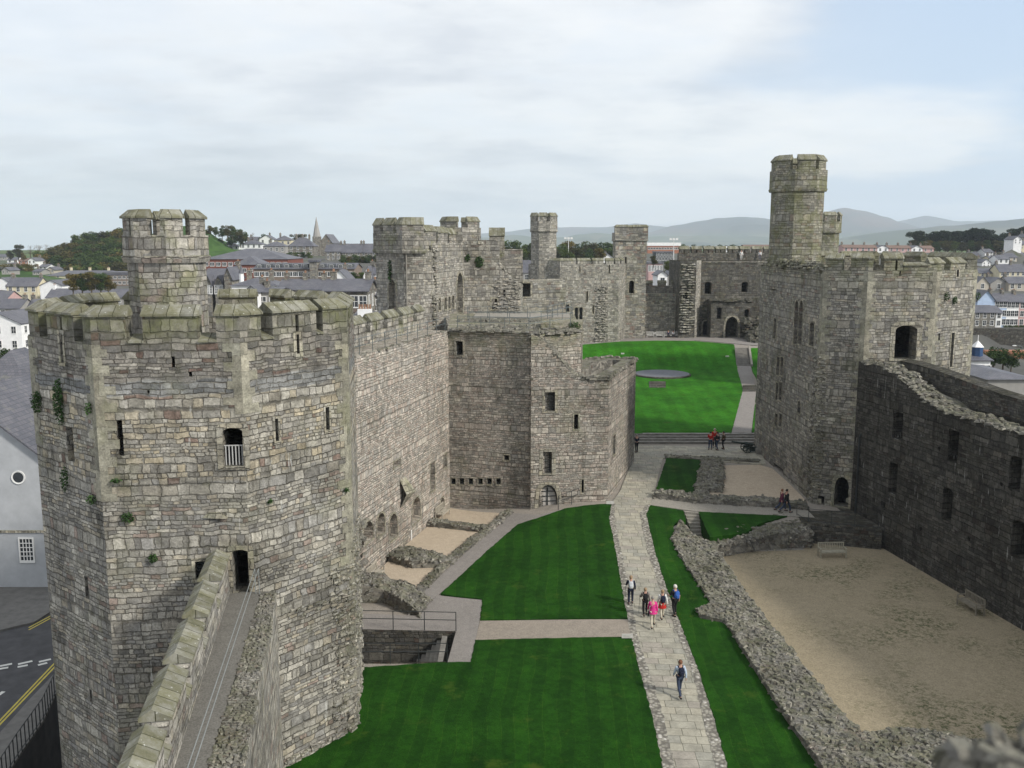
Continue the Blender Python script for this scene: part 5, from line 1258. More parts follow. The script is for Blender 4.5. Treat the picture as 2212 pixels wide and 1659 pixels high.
for x0, x1, lb in ((443, 456, 'left pointed stone gable of the gothic school'), (464, 480, 'right pointed stone gable of the gothic school')): H(x0, x1, 596, 611, 628, 187, 'gy', 'stone', lb, d=3.5, win=(1, 2), ch=0, cat='school gable', wv=2)
H(484, 500, 578, 598, 628, 186, 'gy', 'stone', 'tallest stone gable at the right end of the gothic school', d=8, win=(0, 0), ch=1, cat='school gable')
H(500, 598, 597, 617, 634, 165, 'hip', 'white', 'white building with a broad slate roof behind the back battlements', win=(1, 6), ch=2)
H(530, 556, 618, 629, 648, 140, 'gy', 'white', 'small bright white gable right behind the back battlements', win=(0, 0), d=7, ch=1)
H(556, 600, 622, 632, 650, 142, 'gx', 'grey', 'low slate roof right of the small bright white gable', win=(1, 2), ch=1)
H(601, 697, 604, 626, 650, 150, 'gx', 'beige', 'long dark slate roof behind the right back battlements', ch=3, win=(1, 5))
H(700, 793, 604, 629, 672, 125, 'gx', 'stone', 'big slate roofed stone building with a white window, left of the ruined tower', d=9, win=(2, 5), ch=2, side=1)
H(716, 750, 584, 602, 614, 200, 'gy', 'white', 'white gable poking above the big slate roof', win=(0, 0))
H(785, 804, 576, 596, 615, 210, 'gy', 'white', 'white gabled cottage close to the ruined tower', win=(1, 1))
H(804, 826, 577, 592, 614, 212, 'gx', 'white', 'white cottage half hidden by the ruined tower', win=(1, 2), side=1)
H(794, 830, 620, 638, 664, 132, 'gx', 'stone', 'dark stone building low beside the ruined tower', win=(1, 3), ch=1)
o, xm, zb_, ze, zr, w = H(764, 806, 684, 694, 722, 82, 'gx', 'white', 'white house whose big chimney stack rises over the curtain wall', win=(1, 1), ch=0, d=7)
m = MB(); c0 = PY(772, 668, 83); c1 = PY(801, 684, 83); m.box(c0.x, c1.x, 83, 83.9, c1.z - 3, c0.z); m.build('chimney', WALLC['white'], o)
m = MB()
for i in range(5): x = c0.x + (c1.x - c0.x) * (i + .5) / 5; m.tube((x, 83.45, c0.z), (x, 83.45, c0.z + .42), .1, 8, .085)
m.build('chimney_pot', M_pot, o)
# church
b = PY(684, 552, 430); tp = PY(684, 511, 430); sp = PY(684, 467, 430); CTRL.append((b.x, 430, b.z))
chh = empty('church', b, 'grey stone church with a tall pointed spire on the skyline', 'church')
m = MB(); m.box(b.x - 1.7, b.x + 1.7, 430, 433.4, b.z - 4, tp.z); m.build('tower', WALLC['stone'], chh)
m = MB(); q = ngon((b.x, 431.7), 1.8, 8, R(22.5))
for i in range(8): m.face([(*q[i], tp.z), (*q[(i + 1) % 8], tp.z), (b.x, 431.7, sp.z)])
m.build('spire', WALLC['grey'], chh)
n0_ = PY(690, 525, 432); n1_ = PY(719, 525, 432); nr = PY(704, 506, 432).z; m = MB(); r = MB(); xm = (n0_.x + n1_.x) / 2
m.box(n0_.x, n1_.x, 432, 450, b.z - 4, n0_.z); m.face([(n0_.x, 432, n0_.z), (n1_.x, 432, n0_.z), (xm, 432, nr)]); m.build('nave', WALLC['stone'], chh)
r.face([(n1_.x + .3, 431.7, n0_.z - .2), (n1_.x + .3, 450, n0_.z - .2), (xm, 450, nr + .1), (xm, 431.7, nr + .1)]); r.face([(n0_.x - .3, 450, n0_.z - .2), (n0_.x - .3, 431.7, n0_.z - .2), (xm, 431.7, nr + .1), (xm, 450, nr + .1)]); r.build('roof', ROOFC['slate'], chh)
s0 = PY(522, 604, 178); s1 = PY(522, 590, 178); s2 = PY(522, 572, 178); bc = empty('bell_turret', s0, 'little white bell turret with a thin spire above the slate roofs', 'bell turret')
m = MB(); m.prism(ngon((s0.x, 178), .42, 8, 0), s0.z - 3, s1.z); m.build('shaft', WALLC['white'], bc); m = MB(); q = ngon((s0.x, 178), .6, 8, 0)
for i in range(8): m.face([(*q[i], s1.z), (*q[(i + 1) % 8], s1.z), (s0.x, 178, s2.z)])
m.build('spire', ROOFC['slate'], bc)
# near left buildings
o, xm, zb_, ze, zr, w = H(-262, 118, 852, 1006, 1256, 60, 'gy', 'palegrey', 'near pale rendered building with a round window and stone quoins in the lower left', d=22, win=(0, 0), ch=0, cat='building')
m = MB()
for i in range(22): z = zb_ + i * .38; m.box(xm + w / 2 - (.62 if i % 2 else .85), xm + w / 2 + .03, 59.95, 60.3, z, z + .36)
m.build('quoin', M_dress, o)
p = PY(58, 1187, 60); link('window', winmesh(.85, 1.5, 4, 5), o, (p.x - xm, -11.0, p.z - .75 - zb_), 0, 1)
p = PY(40, 1031, 60); m = MB(); q = [(p.x + .36 * math.cos(i * math.pi / 10), 59.95, p.z + .36 * math.sin(i * math.pi / 10)) for i in range(20)]; q2 = [(p.x + .46 * math.cos(i * math.pi / 10), 59.93, p.z + .46 * math.sin(i * math.pi / 10)) for i in range(20)]
m.face(q, 1)
for i in range(20): m.face([q[i], q2[i], q2[(i + 1) % 20], q[(i + 1) % 20]], 0); m.face([q2[i], (q2[i][0], 60.01, q2[i][2]), (q2[(i + 1) % 20][0], 60.01, q2[(i + 1) % 20][2]), q2[(i + 1) % 20]], 0)
m.build('round_window', [M_white, M_glass], o)
p = PY(50, 1148, 60); m = MB(); m.box(xm - w / 2, xm + w / 2 - .86, 59.92, 60.02, p.z - .08, p.z + .08); m.build('string_course', M_dress, o)
H(-90, 66, 753, 858, 1030, 90, 'hip', 'grey', 'nearest hipped slate roof at the left edge beside the big tower', d=10, win=(1, 2), ch=0, cat='building')
H(-60, 74, 800, 870, 1070, 83, 'gx', 'grey', 'lower slate roof between the hipped roof and the pale rendered building', d=6, win=(0, 0), ch=0, cat='building')
# behind the castle centre
H(1117, 1145, 563, 588, 642, 260, 'gx', 'grey', 'grey house with a red ridge seen between the ruined tower and the far turret', ch=1, win=(2, 2))
H(1399, 1470, 524, 531, 547, 560, 'flat', 'orange', 'big modern store with a thick white roof and red wall on the skyline', roofc='white', d=25, win=(1, 12), wv=1, ch=0, cat='store')
H(1417, 1455, 543, 546, 566, 420, 'flat', 'dark', 'dark modern block with rows of white windows below the store', d=10, win=(2, 6), ch=0, cat='office building')
H(1401, 1431, 566, 570, 592, 285, 'flat', 'pink', 'long pinkish block with narrow windows beside the square turret', d=9, win=(1, 5), wv=2, ch=0, cat='building')
H(1421, 1442, 586, 594, 606, 222, 'gy', 'white', 'left white gabled house with grey roof behind the far curtain wall', win=(1, 1), ch=0)
H(1443, 1461, 587, 595, 607, 222, 'gy', 'grey', 'right grey gabled house behind the far curtain wall', win=(1, 1), ch=0)
H(1300, 1324, 548, 556, 566, 330, 'gy', 'white', 'white gable right above the pale far tower', win=(0, 0))
H(1222, 1240, 543, 548, 556, 420, 'gx', 'white', 'tiny white house among trees beside the floodlight mast', win=(1, 2))
H(1262, 1278, 541, 546, 553, 430, 'gx', 'cream', 'tiny cream house among trees above the pale far tower', win=(1, 2))
H(1560, 1590, 532, 536, 544, 520, 'flat', 'white', 'distant flat white building above the far gatehouse copings', win=(1, 4), ch=0, d=12, roofc='white', cat='building')
H(1610, 1668, 529, 535, 545, 500, 'gx', 'brown', 'distant brown roofed building next to the tall octagonal turret', win=(1, 6), ch=0, roofc='brown', d=12, cat='building')
ROW = ['left end of the distant terrace, beside the tall octagonal turret', 'second house of the distant terrace', 'third house of the distant terrace', 'fourth house of the distant terrace, with a pale gable', 'fifth house of the distant terrace', 'sixth house of the distant terrace', 'seventh house of the distant terrace, with a pale gable', 'eighth house of the distant terrace, below the dark pines']
for i in range(8):
    x = 1822 + 24.5 * i
    H(x, x + 24, 529 + i * .3, 535 + i * .3, 545, 430, 'gy' if i in (3, 6) else 'gx', 'white' if i in (3, 6) else 'pink', 'dull red roofed ' + ROW[i] if i not in (3, 6) else ROW[i], roofc='brown' if i not in (3, 6) else 'slate', win=(1, 2), group='distant terrace behind the right tower')
# right side
H(2112, 2150, 628, 649, 707, 236, 'gy', 'blue', 'pale blue gable end of the tall terrace on the right', d=12, win=(0, 0), ch=1)
H(2150, 2176, 634, 651, 707, 236, 'gx', 'blue', 'pale blue three storey terrace house with arched door', win=(3, 3), ch=1)
H(2176, 2202, 635, 652, 707, 236, 'gx', 'white', 'white three storey terrace house right of the pale blue one', win=(3, 3), ch=1)
H(2202, 2232, 636, 653, 707, 236, 'gx', 'pink', 'pink fronted terrace house at the right edge', win=(3, 2), ch=1)
H(2104, 2152, 660, 675, 708, 216, 'gx', 'stone', 'two storey stone pub with a hanging sign below the blue gable', win=(2, 3), ch=1, d=7, cat='pub')
H(2152, 2165, 661, 676, 708, 216, 'gx', 'white', 'narrow white house joined to the stone pub', win=(2, 1), ch=0, d=7)
H(2110, 2136, 598, 612, 628, 300, 'gy', 'beige', 'left beige gabled house behind the blue terrace', win=(1, 1))
H(2140, 2176, 600, 612, 628, 302, 'gy', 'grey', 'middle grey gabled house behind the blue terrace', win=(1, 1))
H(2180, 2225, 598, 612, 628, 300, 'gx', 'beige', 'right beige house behind the blue terrace', win=(1, 3))
H(2116, 2156, 580, 590, 600, 345, 'gx', 'cream', 'cream house with a skylight in the middle of the right hillside', win=(1, 3))
H(2160, 2228, 571, 587, 599, 340, 'gx', 'cream', 'long cream house with three windows on the right hillside', win=(1, 6), ch=3)
for i, lb in enumerate(('lowest', 'second', 'third', 'highest')):
    H(2157 + 17 * i, 2180 + 17 * i, 551 - 4 * i, 560 - 4 * i, 581 - 5 * i, 400 + 8 * i, 'gx', 'white' if i % 2 == 0 else 'beige', lb + ' house of the stepped slate terrace climbing the right hillside', win=(2, 2), ch=1, group='stepped terrace on the right hillside')
H(2119, 2140, 526, 537, 560, 470, 'gy', 'grey', 'tall grey gabled house on the right hilltop', win=(1, 1))
H(2141, 2156, 529, 541, 557, 465, 'gx', 'pink', 'pink house on the right hilltop', win=(2, 2))
H(2157, 2172, 526, 541, 554, 460, 'gy', 'cream', 'cream house with double bays on the right hilltop', win=(2, 1))
H(2173, 2188, 525, 537, 551, 470, 'gy', 'white', 'white gabled house on the right hilltop below the pines', win=(2, 1))
H(2098, 2118, 545, 552, 562, 440, 'gx', 'grey', 'grey house peeping out behind the right tower battlements', win=(1, 1))
H(2096, 2140, 762, 779, 815, 122, 'gx', 'white', 'white house with a blue cupola just right of the great tower', win=(1, 3), ch=1, d=7)
H(2134, 2236, 795, 819, 860, 104, 'hip', 'grey', 'broad grey slate roof at the right edge above the curtain wall', d=12, win=(0, 0), ch=0, cat='building')
c = PY(2110, 770, 124); cu = empty('cupola', c, 'dark blue louvred cupola on the white house beside the great tower', 'cupola')
m = MB(); m.prism(ngon((c.x, 124), .75, 8, 0), c.z - 1.5, c.z + 1.3); m.build('drum', plain('blue paint', (.03, .07, .16), .5), cu); m = MB(); q = ngon((c.x, 124), .85, 8, 0)
for i in range(8): m.face([(*q[i], c.z + 1.3), (*q[(i + 1) % 8], c.z + 1.3), (c.x, 124, c.z + 2.2)])
m.tube((c.x, 124, c.z + 2.1), (c.x, 124, c.z + 2.9), .05, 6); m.build('cap', WALLC['white'], cu)
a, b = PY(2100, 709, 195), PY(2260, 709, 195); zb_ = PY(2150, 752, 195).z; m = MB(); m.prism([(a.x, 195), (b.x, 193), (b.x, 197), (a.x, 197)], zb_ - 3, a.z); CTRL.append((a.x + 5, 190, zb_)); CTRL.append((a.x + 5, 200, a.z - .4))
tag(m.build('retaining_wall', M_low), 'dark stone retaining wall below the pub and the blue terrace', 'retaining wall')
a, b = PY(2128, 757, 160), PY(2260, 757, 160); zb_ = PY(2150, 772, 160).z; m = MB(); m.prism([(a.x, 160), (b.x, 159), (b.x, 161), (a.x, 161)], zb_ - 2, a.z); CTRL.append((a.x + 5, 158, zb_))
tag(m.build('brick_wall', WALLC['orange']), 'low orange brick wall behind the round bush on the right', 'wall')

for i, (x, y, c_) in enumerate(((8, 577, 'white'), (26, 583, 'cream'), (60, 566, 'white'), (84, 580, 'white'), (100, 586, 'beige'), (70, 590, 'grey'), (3, 587, 'grey'))):
    H(x, x + 17, y - 9, y - 3, y + 5, 430 - 9 * i, 'gx' if i % 2 else 'gy', c_, ORDN[i] + ' of the small scattered houses on the far left hillside', win=(1, 2), group='small houses on the left hillside')
for i, (x, y, c_) in enumerate(((2122, 570, 'white'), (2140, 563, 'cream'), (2190, 520, 'white'), (2204, 531, 'cream'), (2216, 515, 'beige'), (2128, 548, 'white'), (2186, 558, 'pink'))):
    H(x, x + 18, y - 10, y - 3, y + 7, 400 + 8 * i, 'gx' if i % 2 else 'gy', c_, ORDN[i] + ' of the small scattered houses on the right hillside', win=(2, 2), group='small houses on the right hillside')
def mast(x, yt, yb, Y, label, head=3):
    a, b = PY(x, yt, Y), PY(x, yb, Y); o = empty('floodlight_mast', b, label, 'floodlight'); m = MB(); m.tube((b.x, Y, b.z - 3), (a.x, Y, a.z), .16, 6, .1); m.build('pole', M_white, o)
    for i in range(head): m = MB(); x_ = a.x + (i - 1) * 1.1; m.box(x_ - .4, x_ + .4, Y - .2, Y + .2, a.z - .1, a.z + .55); m.build('lamp', M_white, o)
    m = MB(); m.tube((a.x - 1.4, Y, a.z - .1), (a.x + 1.4, Y, a.z - .1), .06, 5); m.build('crossbar', M_white, o)
mast(1228, 516, 562, 330, 'tall thin floodlight mast above the pale far tower')
mast(1455.5, 518, 584, 330, 'tall thin floodlight mast right of the big modern store')
for x, lb in ((2208, 'grey street lamp before the dark retaining wall'),): 
    a, b = PY(x, 748, 175), PY(x, 790, 175); o = empty('street_lamp', b, lb, 'street lamp'); m = MB(); m.tube(b, a, .09, 6); m.tube(a, a + V((-1.3, 0, .15)), .05, 5); m.build('pole', M_rail, o); m = MB(); m.box(a.x - 1.8, a.x - 1.2, 174.8, 175.2, a.z + .05, a.z + .2); m.build('lamp', M_white, o)

# ---- terrain
CTRL += [(-60, 40, -2.2), (-90, 60, -2.2), (-32, 62, -2.2), (-40, 30, -2.2), (-30, 110, -2.5), (-90, 130, -2.5), (-120, 170, -3), (-60, 150, -2), (-30, 170, 0), (0, 200, 2), (20, 240, 5), (30, 330, 12), (60, 300, 12), (60, 140, -4), (45, 60, -5), (60, 90, -6), (70, 200, 4), (-10, 130, 0), (0, 420, 13), (60, 420, 13), (100, 480, 13)]
HILL = [(70, 3), (104, 4), (136, 8), (160, 12), (192, 15), (230, 16), (270, 17), (330, 25), (400, 30), (448, 28), (480, 23), (520, 16), (560, 8)]
def hillf(x, y):
    px = 1106 + FOC * x / max(1, y); 
    if y < 345 or y > 620 or px < 70 or px > 560: return -99
    for (a, za), (b, zb_) in zip(HILL, HILL[1:]):
        if a <= px <= b: z = za + (zb_ - za) * (px - a) / (b - a); break
    k = (max(0, min(1, (y - 385) / 80)) if px < 310 else sm(y, 385, 450)) * (1 - sm(y, 480, 600)); return 4 + (z - 4) * k
def T(x, y):
    r = math.hypot(x, y); 
    a = 0; s = 0; ax = x / max(20, y)
    for cx, cy, cz in CTRL:
        bx = cx / max(20, cy); dd = ((ax - bx) * 2.2) ** 2 + (math.log(max(20, y) / max(20, cy)) * 2.0) ** 2 + 1e-4
        w_ = 1 / dd ** 2.0; a += w_; s += w_ * cz
    z = s / a - .12
    z = z * (1 - sm(r, 650, 1400)) + 11 * sm(r, 650, 1400)
    return max(z, hillf(x, y)) - max(0, r - 1500) * .009
def Tc(x, y):
    if -26 < x < 60 and y < 58 or (-16 < x < 50 and y < 170): 
        return -7.2
    return T(x, y)
m = MB(); RS = [0, 20, 40, 55] ; r = 62
while r < 1500: RS.append(r); r *= 1.035
RS += [1700, 2200, 3000, 4500, 7000, 12000]
NA = 150; idx = {}
for j, r in enumerate(RS):
    for i in range(NA + 1):
        an = R(-62) + R(124) * i / NA; x, y = r * math.sin(an), r * math.cos(an)
        idx[i, j] = m.vert((x, y, Tc(x, y)))
for j in range(1, len(RS)):
    for i in range(NA):
        m.f.append([idx[i, j - 1], idx[i + 1, j - 1], idx[i + 1, j], idx[i, j]]); m.mi.append(0)
mt, t = mat('town ground'); pos = t.n('ShaderNodeNewGeometry').outputs['Position']
col = t.ramp(t.noise(pos, .05, 7, .65), [(.30, (.035, .06, .02)), (.37, (.06, .075, .03)), (.41, (.12, .12, .105)), (.62, (.09, .09, .085))])
far = t.mr(t.sep(pos)[1], 420, 900); fcol = t.ramp(t.noise(pos, .006, 8, .7), [(.35, (.03, .055, .018)), (.5, (.075, .12, .03)), (.62, (.13, .13, .06)), (.7, (.05, .07, .03))])
col = t.mix(far, col, fcol); px = t.sep(pos)[0]
hl = t.m('MULTIPLY', t.mr(t.sep(pos)[1], 350, 380), t.m('MULTIPLY', t.mr(t.sep(pos)[1], 600, 560), t.m('MULTIPLY', t.mr(px, -260, -240), t.mr(px, -110, -125))))
col = t.mix(hl, col, t.ramp(t.noise(pos, .09, 5, .6), [(.4, (.03, .065, .015)), (.55, (.055, .11, .025))]))
fin(t, col, .95, t.noise(pos, 1.5, 4), .1, .1)
tag(m.build('terrain', mt, smooth=True), kind='structure')
# street left of the castle
ZR = -2.2
def zsheet(name, px, z, mtl, skirt=0.0):
    P = [tuple(PZ(*p, ZR)[:2]) if len(p) == 2 else p[:2] for p in px]
    if sum(P[i - 1][0] * P[i][1] - P[i][0] * P[i - 1][1] for i in range(len(P))) < 0: P = P[::-1]
    o = sheet(name, P, lambda x, y: z, mtl, 3.0, (), skirt); return tag(o, kind='structure')
edge = [(150, 1425), (132, 1480), (95, 1560), (40, 1640), (-10, 1720)]
zsheet('street', [(-600, 1200), (-300, 1190), (60, 1180), (145, 1215)] + [(150, 1300)] + edge + [(-300, 1900), (-700, 1900)], ZR, M_asph, 5.5)
zsheet('pavement', [(-400, 1245), (120, 1258), (140, 1290), (132, 1311), (73, 1348), (0, 1365), (-300, 1400), (-500, 1380)], ZR + .13, M_pave, .13)
zsheet('pavement', [(150, 1425), (132, 1480), (95, 1560), (40, 1640), (-10, 1720), (-120, 1690), (0, 1588), (60, 1520), (146, 1430)], ZR + .13, M_pave, .13)
def strip(name, a, b, w, z, mtl):
    a, b = PZ(*a, ZR), PZ(*b, ZR); d_ = (b - a).normalized(); n_ = V((-d_.y, d_.x, 0)) * w / 2; m = MB()
    m.face([(*(a - n_)[:2], z), (*(b - n_)[:2], z), (*(b + n_)[:2], z), (*(a + n_)[:2], z)][::1 if True else -1]); tag(m.build(name, mtl), kind='structure')
for o_ in (0, 8): strip('yellow_line', (-60 - o_, 1628), (141 - o_, 1417), .1, ZR + .008, M_yel)
for o_ in (0, 5): strip('yellow_line', (62, 1356 + o_), (133, 1318 + o_), .1, ZR + .008, M_yel)
strip('yellow_line', (-10, 1275), (17, 1260), .1, ZR + .14, M_yel); strip('yellow_line', (17, 1260), (110, 1266), .1, ZR + .14, M_yel)
for x0, y0, x1, y1 in ((0, 1439, 26, 1434), (-6, 1446, 18, 1442), (39, 1435, 70, 1428), (38, 1441, 60, 1437), (84, 1430, 110, 1424), (82, 1437, 102, 1432), (-10, 1506, 8, 1494)): strip('road_dash', (x0, y0), (x1, y1), .22, ZR + .008, M_line)
e = [PZ(*p, ZR) for p in edge]
railing('black railing along the pavement above the dark moat', [V((p.x, p.y, ZR + .13)) for p in e], 1.1, (1.1, .15), .5, .025, M_iron)

# ---- mountains
def mount(name, prof, Y, foot, mtl, d0=.72, z0=-30, amp=1.0):
    m = MB(); N = 160; M_ = 14; x0, x1 = prof[0][0], prof[-1][0]; g = {}
    def top(px):
        for (a, ya), (b, yb) in zip(prof, prof[1:]):
            if a <= px <= b: q = (px - a) / (b - a); q = q * q * (3 - 2 * q) * .5 + q * .5; return ya + (yb - ya) * q
        return prof[-1][1]
    for i in range(N + 1):
        px = x0 + (x1 - x0) * i / N; p = PY(px, top(px), Y)
        for j in range(M_ + 1):
            q = j / M_; 
            if q <= .75: k = q / .75; y = Y * (d0 + (1 - d0) * k); z = z0 + (p.z - z0) * (k ** 1.3)
            else: k = (q - .75) / .25; y = Y * (1 + .25 * k); z = z0 + (p.z - z0) * (1 - k)
            x = p.x; n_ = mnoise.fractal(V((x / Y * 14, y / Y * 14, Y)), 1.0, 2.1, 6) * (p.z - z0) * .24 * amp * (math.sin(math.pi * min(1, q / .75) * .95) if q < .75 else 0)
            g[i, j] = m.vert((x, y, z + n_ + mnoise.noise(V((x / Y * 60, y / Y * 60, 2))) * (p.z - z0) * .012))
    for i in range(N):
        for j in range(M_): m.f.append([g[i, j], g[i + 1, j], g[i + 1, j + 1], g[i, j + 1]]); m.mi.append(0)
    tag(m.build(name, mtl, smooth=True), kind='structure')
mt, t = mat('moor and mountain'); pos = t.n('ShaderNodeNewGeometry').outputs['Position']; z = t.sep(pos)[2]
col = t.ramp(t.noise(pos, .0022, 8, .65), [(.36, (.03, .04, .04)), (.5, (.055, .06, .06)), (.62, (.10, .075, .07))])
vn = t.n('ShaderNodeTexVoronoi', {'Vector': pos, 'Scale': .006}); fld = t.ramp(t.sep(vn.outputs['Color'])[0], [(0, (.045, .06, .045)), (.5, (.08, .10, .06)), (1, (.12, .115, .08))])
col = t.mix(t.mr(z, 60, 110, 0, 1), fld, col); fin(t, col, .95, None)
mount('mountains', [(900, 516), (1080, 500), (1150, 492), (1210, 489), (1300, 487), (1370, 480), (1430, 487), (1480, 492), (1600, 500), (1760, 500), (1900, 492), (1990, 462), (2067, 475), (2140, 474), (2350, 482)], 8800, 8, mt, .8)
mount('mountains', [(1250, 520), (1398, 500), (1450, 484), (1500, 474), (1545, 467), (1588, 464.5), (1630, 467), (1663, 470), (1720, 468), (1760, 458), (1800, 447), (1817, 445.5), (1860, 452), (1900, 464), (1939, 478), (1990, 492), (2060, 505), (2200, 515)], 7000, 8, mt, .74)
mount('mountains', [(850, 522), (1060, 510), (1110, 505), (1160, 512), (1215, 511), (1250, 504), (1286, 500), (1330, 503), (1380, 509), (1500, 506), (1700, 512), (1800, 520)], 5600, 8, mt, .74)
mount('moorland', [(1700, 522), (1814, 514), (1870, 503), (1945, 491), (2040, 484), (2120, 474), (2201, 466), (2400, 458), (2700, 470)], 4300, 8, mt, .6, amp=.7)

# ---- trees
M_bark = plain('bark', (.10, .08, .06), .9, .3)
def leafmat(name, c, c2):
    m, t = mat(name); o = t.n('ShaderNodeTexCoord').outputs['Object']; rnd_ = t.n('ShaderNodeObjectInfo').outputs['Random']
    n1 = t.noise(o, .55, 4, .7); col = t.mix(t.mr(n1, .38, .62), c, c2); n2 = t.noise(o, 5.0, 2, .6)
    col = t.mix(1.0, col, t.ramp(n2, [(.3, (.6,) * 3), (.7, (1.45,) * 3)]), 'MULTIPLY'); col = t.mix(1.0, col, t.ramp(rnd_, [(0, (.52, .6, .6)), (.5, (1.0, 1.0, 1.0)), (1, (1.55, 1.3, .95))]), 'MULTIPLY')
    fin(t, col, .85, None, spec=.1); return m
L_green = leafmat('green leaves', (.035, .065, .018), (.065, .095, .028)); L_dark = leafmat('dark pine needles', (.010, .022, .012), (.022, .038, .018))
L_brown = leafmat('olive brown leaves', (.060, .062, .022), (.095, .085, .032)); L_bare = leafmat('thin twig tips', (.10, .09, .065), (.14, .12, .09))
def treemesh(kind, seed):
    """unit tree about 10 m tall: (crown mesh, trunk mesh)"""
    random.seed(seed); c = MB(); k = MB(); rn = random.uniform
    k.tube((0, 0, -3), (0, 0, 3.5), .32, 7, .22)
    tips = []
    for i in range(9 if kind != 'pine' else 8):
        an = i * 2.4 + rn(-.4, .4)
        if kind == 'pine': r_, z_ = rn(.8, 3.2), rn(4.6, 8.4)
        elif kind == 'bush': r_, z_ = rn(1.0, 4.2), rn(1.5, 5.5)
        else: r_, z_ = rn(.8, 3.3), rn(1.0, 8.4)
        b0 = V((0, 0, 2 + i * .25)); b1 = V((r_ * math.cos(an), r_ * math.sin(an), z_)); md = b0.lerp(b1, .5) + V((rn(-.3, .3), rn(-.3, .3), .4))
        k.tube(b0, md, .13, 5, .09, caps=False); k.tube(md, b1, .09, 5, .03, caps=False); tips.append(b1)
        if kind == 'bare':
            for _ in range(5): k.tube(md.lerp(b1, rn(0, 1)), b1 + V((rn(-1.6, 1.6), rn(-1.6, 1.6), rn(0, 1.8))), .05, 3, .02, caps=False)
    s = {'pine': .36, 'bush': .34, 'bare': .2}.get(kind, .36)
    for tp_ in tips + [V((0, 0, 8.0 if kind != 'bush' else 5))] + ([V((0, 0, 1.6)), V((0, 0, 3.6)), V((0, 0, 5.8))] if kind in ('broad', 'brown', 'pine') else []):
        if kind == 'pine': leafclump(c, tp_, 2.2, 2.2, 1.35, 330, s)
        elif kind == 'bush': leafclump(c, tp_, 1.9, 1.9, 1.5, 190, s)
        elif kind == 'bare': leafclump(c, tp_, 1.6, 1.6, 1.2, 26, s)
        else:
            q = rn(1.4, 2.2); leafclump(c, tp_, q, q, q * .9, 215, s)
    L_ = {'pine': L_dark, 'bare': L_bare, 'brown': L_brown}.get(kind, L_green)
    return c.build('crown', L_, 'mesh'), k.build('trunk', M_bark, 'mesh')
TM = {k: [treemesh(k, 11 + s * 7) for s in range(n)] for k, n in (('broad', 4), ('brown', 3), ('pine', 3), ('bare', 2), ('bush', 2))}
random.seed(5)
def tree(loc, h, kind, label, group=None, wide=1.0, cat='tree'):
    cm, km = random.choice(TM[kind]); s = h / (9.6 if kind not in ('bush',) else 6.8)
    o = empty('pine_tree' if kind == 'pine' else ('bush' if cat == 'bush' else 'tree'), loc, label, cat, group, random.uniform(0, 6.3)); o.scale = (s * wide, s * wide, s)
    link('crown', cm, o); link('trunk', km, o); return o
ORD = ('leftmost', 'second from the left', 'third from the left', 'fourth from the left', 'fifth from the left', 'sixth from the left', 'seventh from the left')
def trpx(x, ytop, ybase, Y, kind, label, group=None, wide=1.0, cat='tree'):
    a, b = PY(x, ytop, Y), PY(x, ybase, Y); return tree(b, a.z - b.z, kind, label, group, wide, cat)
g_ = 'trees covering the wooded hill'
sil = [(104, 540), (136, 526), (160, 513), (192, 502), (224, 502), (264, 494), (300, 490)]
def silh(px):
    for (a, ya), (b, yb) in zip(sil, sil[1:]):
        if a <= px <= b: return ya + (yb - ya) * (px - a) / (b - a)
    return 494
n = 0
for row in range(9):
    px = 100 + row * 3
    while px < 285:
        top = silh(max(104, px)) + random.uniform(-3, 6) + row * 8.5
        if top < 583 and not (px > 262 and row > 5):
            Y = 465 - row * 9 + random.uniform(-3, 3); hh = random.uniform(7.0, 12.5); a = PY(px, top, Y)
            tree((a.x, Y, a.z - hh), hh, random.choice(['broad', 'brown', 'broad', 'brown', 'broad']), 'tree in the dense wood covering the dark hill left of the near turret', g_, 1.25); n += 1
        px += random.uniform(10, 13.5)
for i, (x, yt, yb) in enumerate([(453, 487, 506), (466, 490, 508), (480, 492, 512), (491, 487, 510), (502, 489, 512), (512, 495, 515), (521, 498, 518), (530, 500, 522), (508, 502, 526), (520, 506, 528), (497, 508, 530), (452, 516, 536), (460, 520, 540), (476, 514, 531)]):
    trpx(x, yt, yb, 440 + (i % 3) * 6, 'broad' if i % 3 else 'brown', 'tree on the green topped hill right of the near turret', 'trees on the green hill right of the near turret', 1.3)
for x, yt, yb, kd, lb in ((40, 529, 556, 'brown', 'dark rounded tree on the far left skyline'), (66, 529, 556, 'bare', 'left bare tree on the far left skyline'), (84, 528, 554, 'bare', 'middle bare tree on the far left skyline'), (100, 527, 554, 'bare', 'right bare tree on the far left skyline'), (22, 541, 560, 'brown', 'small tree at the far left end of the skyline'), (50, 546, 562, 'brown', 'low tree below the bare skyline trees')):
    trpx(x, yt, yb, 570, kd, lb, None, 1.3)
for i, x in enumerate((-4, 12, 28, 44, 58, 66)): trpx(x, 574 - (i % 2) * 4, 598, 400, 'brown' if i % 2 else 'broad', 'dark tree in the clump above the cream terrace at the left, ' + ORD[i], 'clump of trees above the cream terrace', 1.3)
for i, x in enumerate((158, 178, 198, 218, 234)): trpx(x, 598 - (6, 8, 10, 8, 3)[i], 628, 232 + i, 'brown' if i % 2 == 0 else 'broad', 'olive tree among the roofs just left of the near turret, ' + ORD[i], 'olive trees left of the near turret', 1.35)
for i, x in enumerate((742, 756, 768, 782, 796, 810, 824)): trpx(x, 550 + (i % 2) * 4, 576, 335, 'brown' if i % 2 else 'broad', 'tree in the row below the long stone terrace, ' + ORD[i], 'tree row below the stone terrace', 1.25)
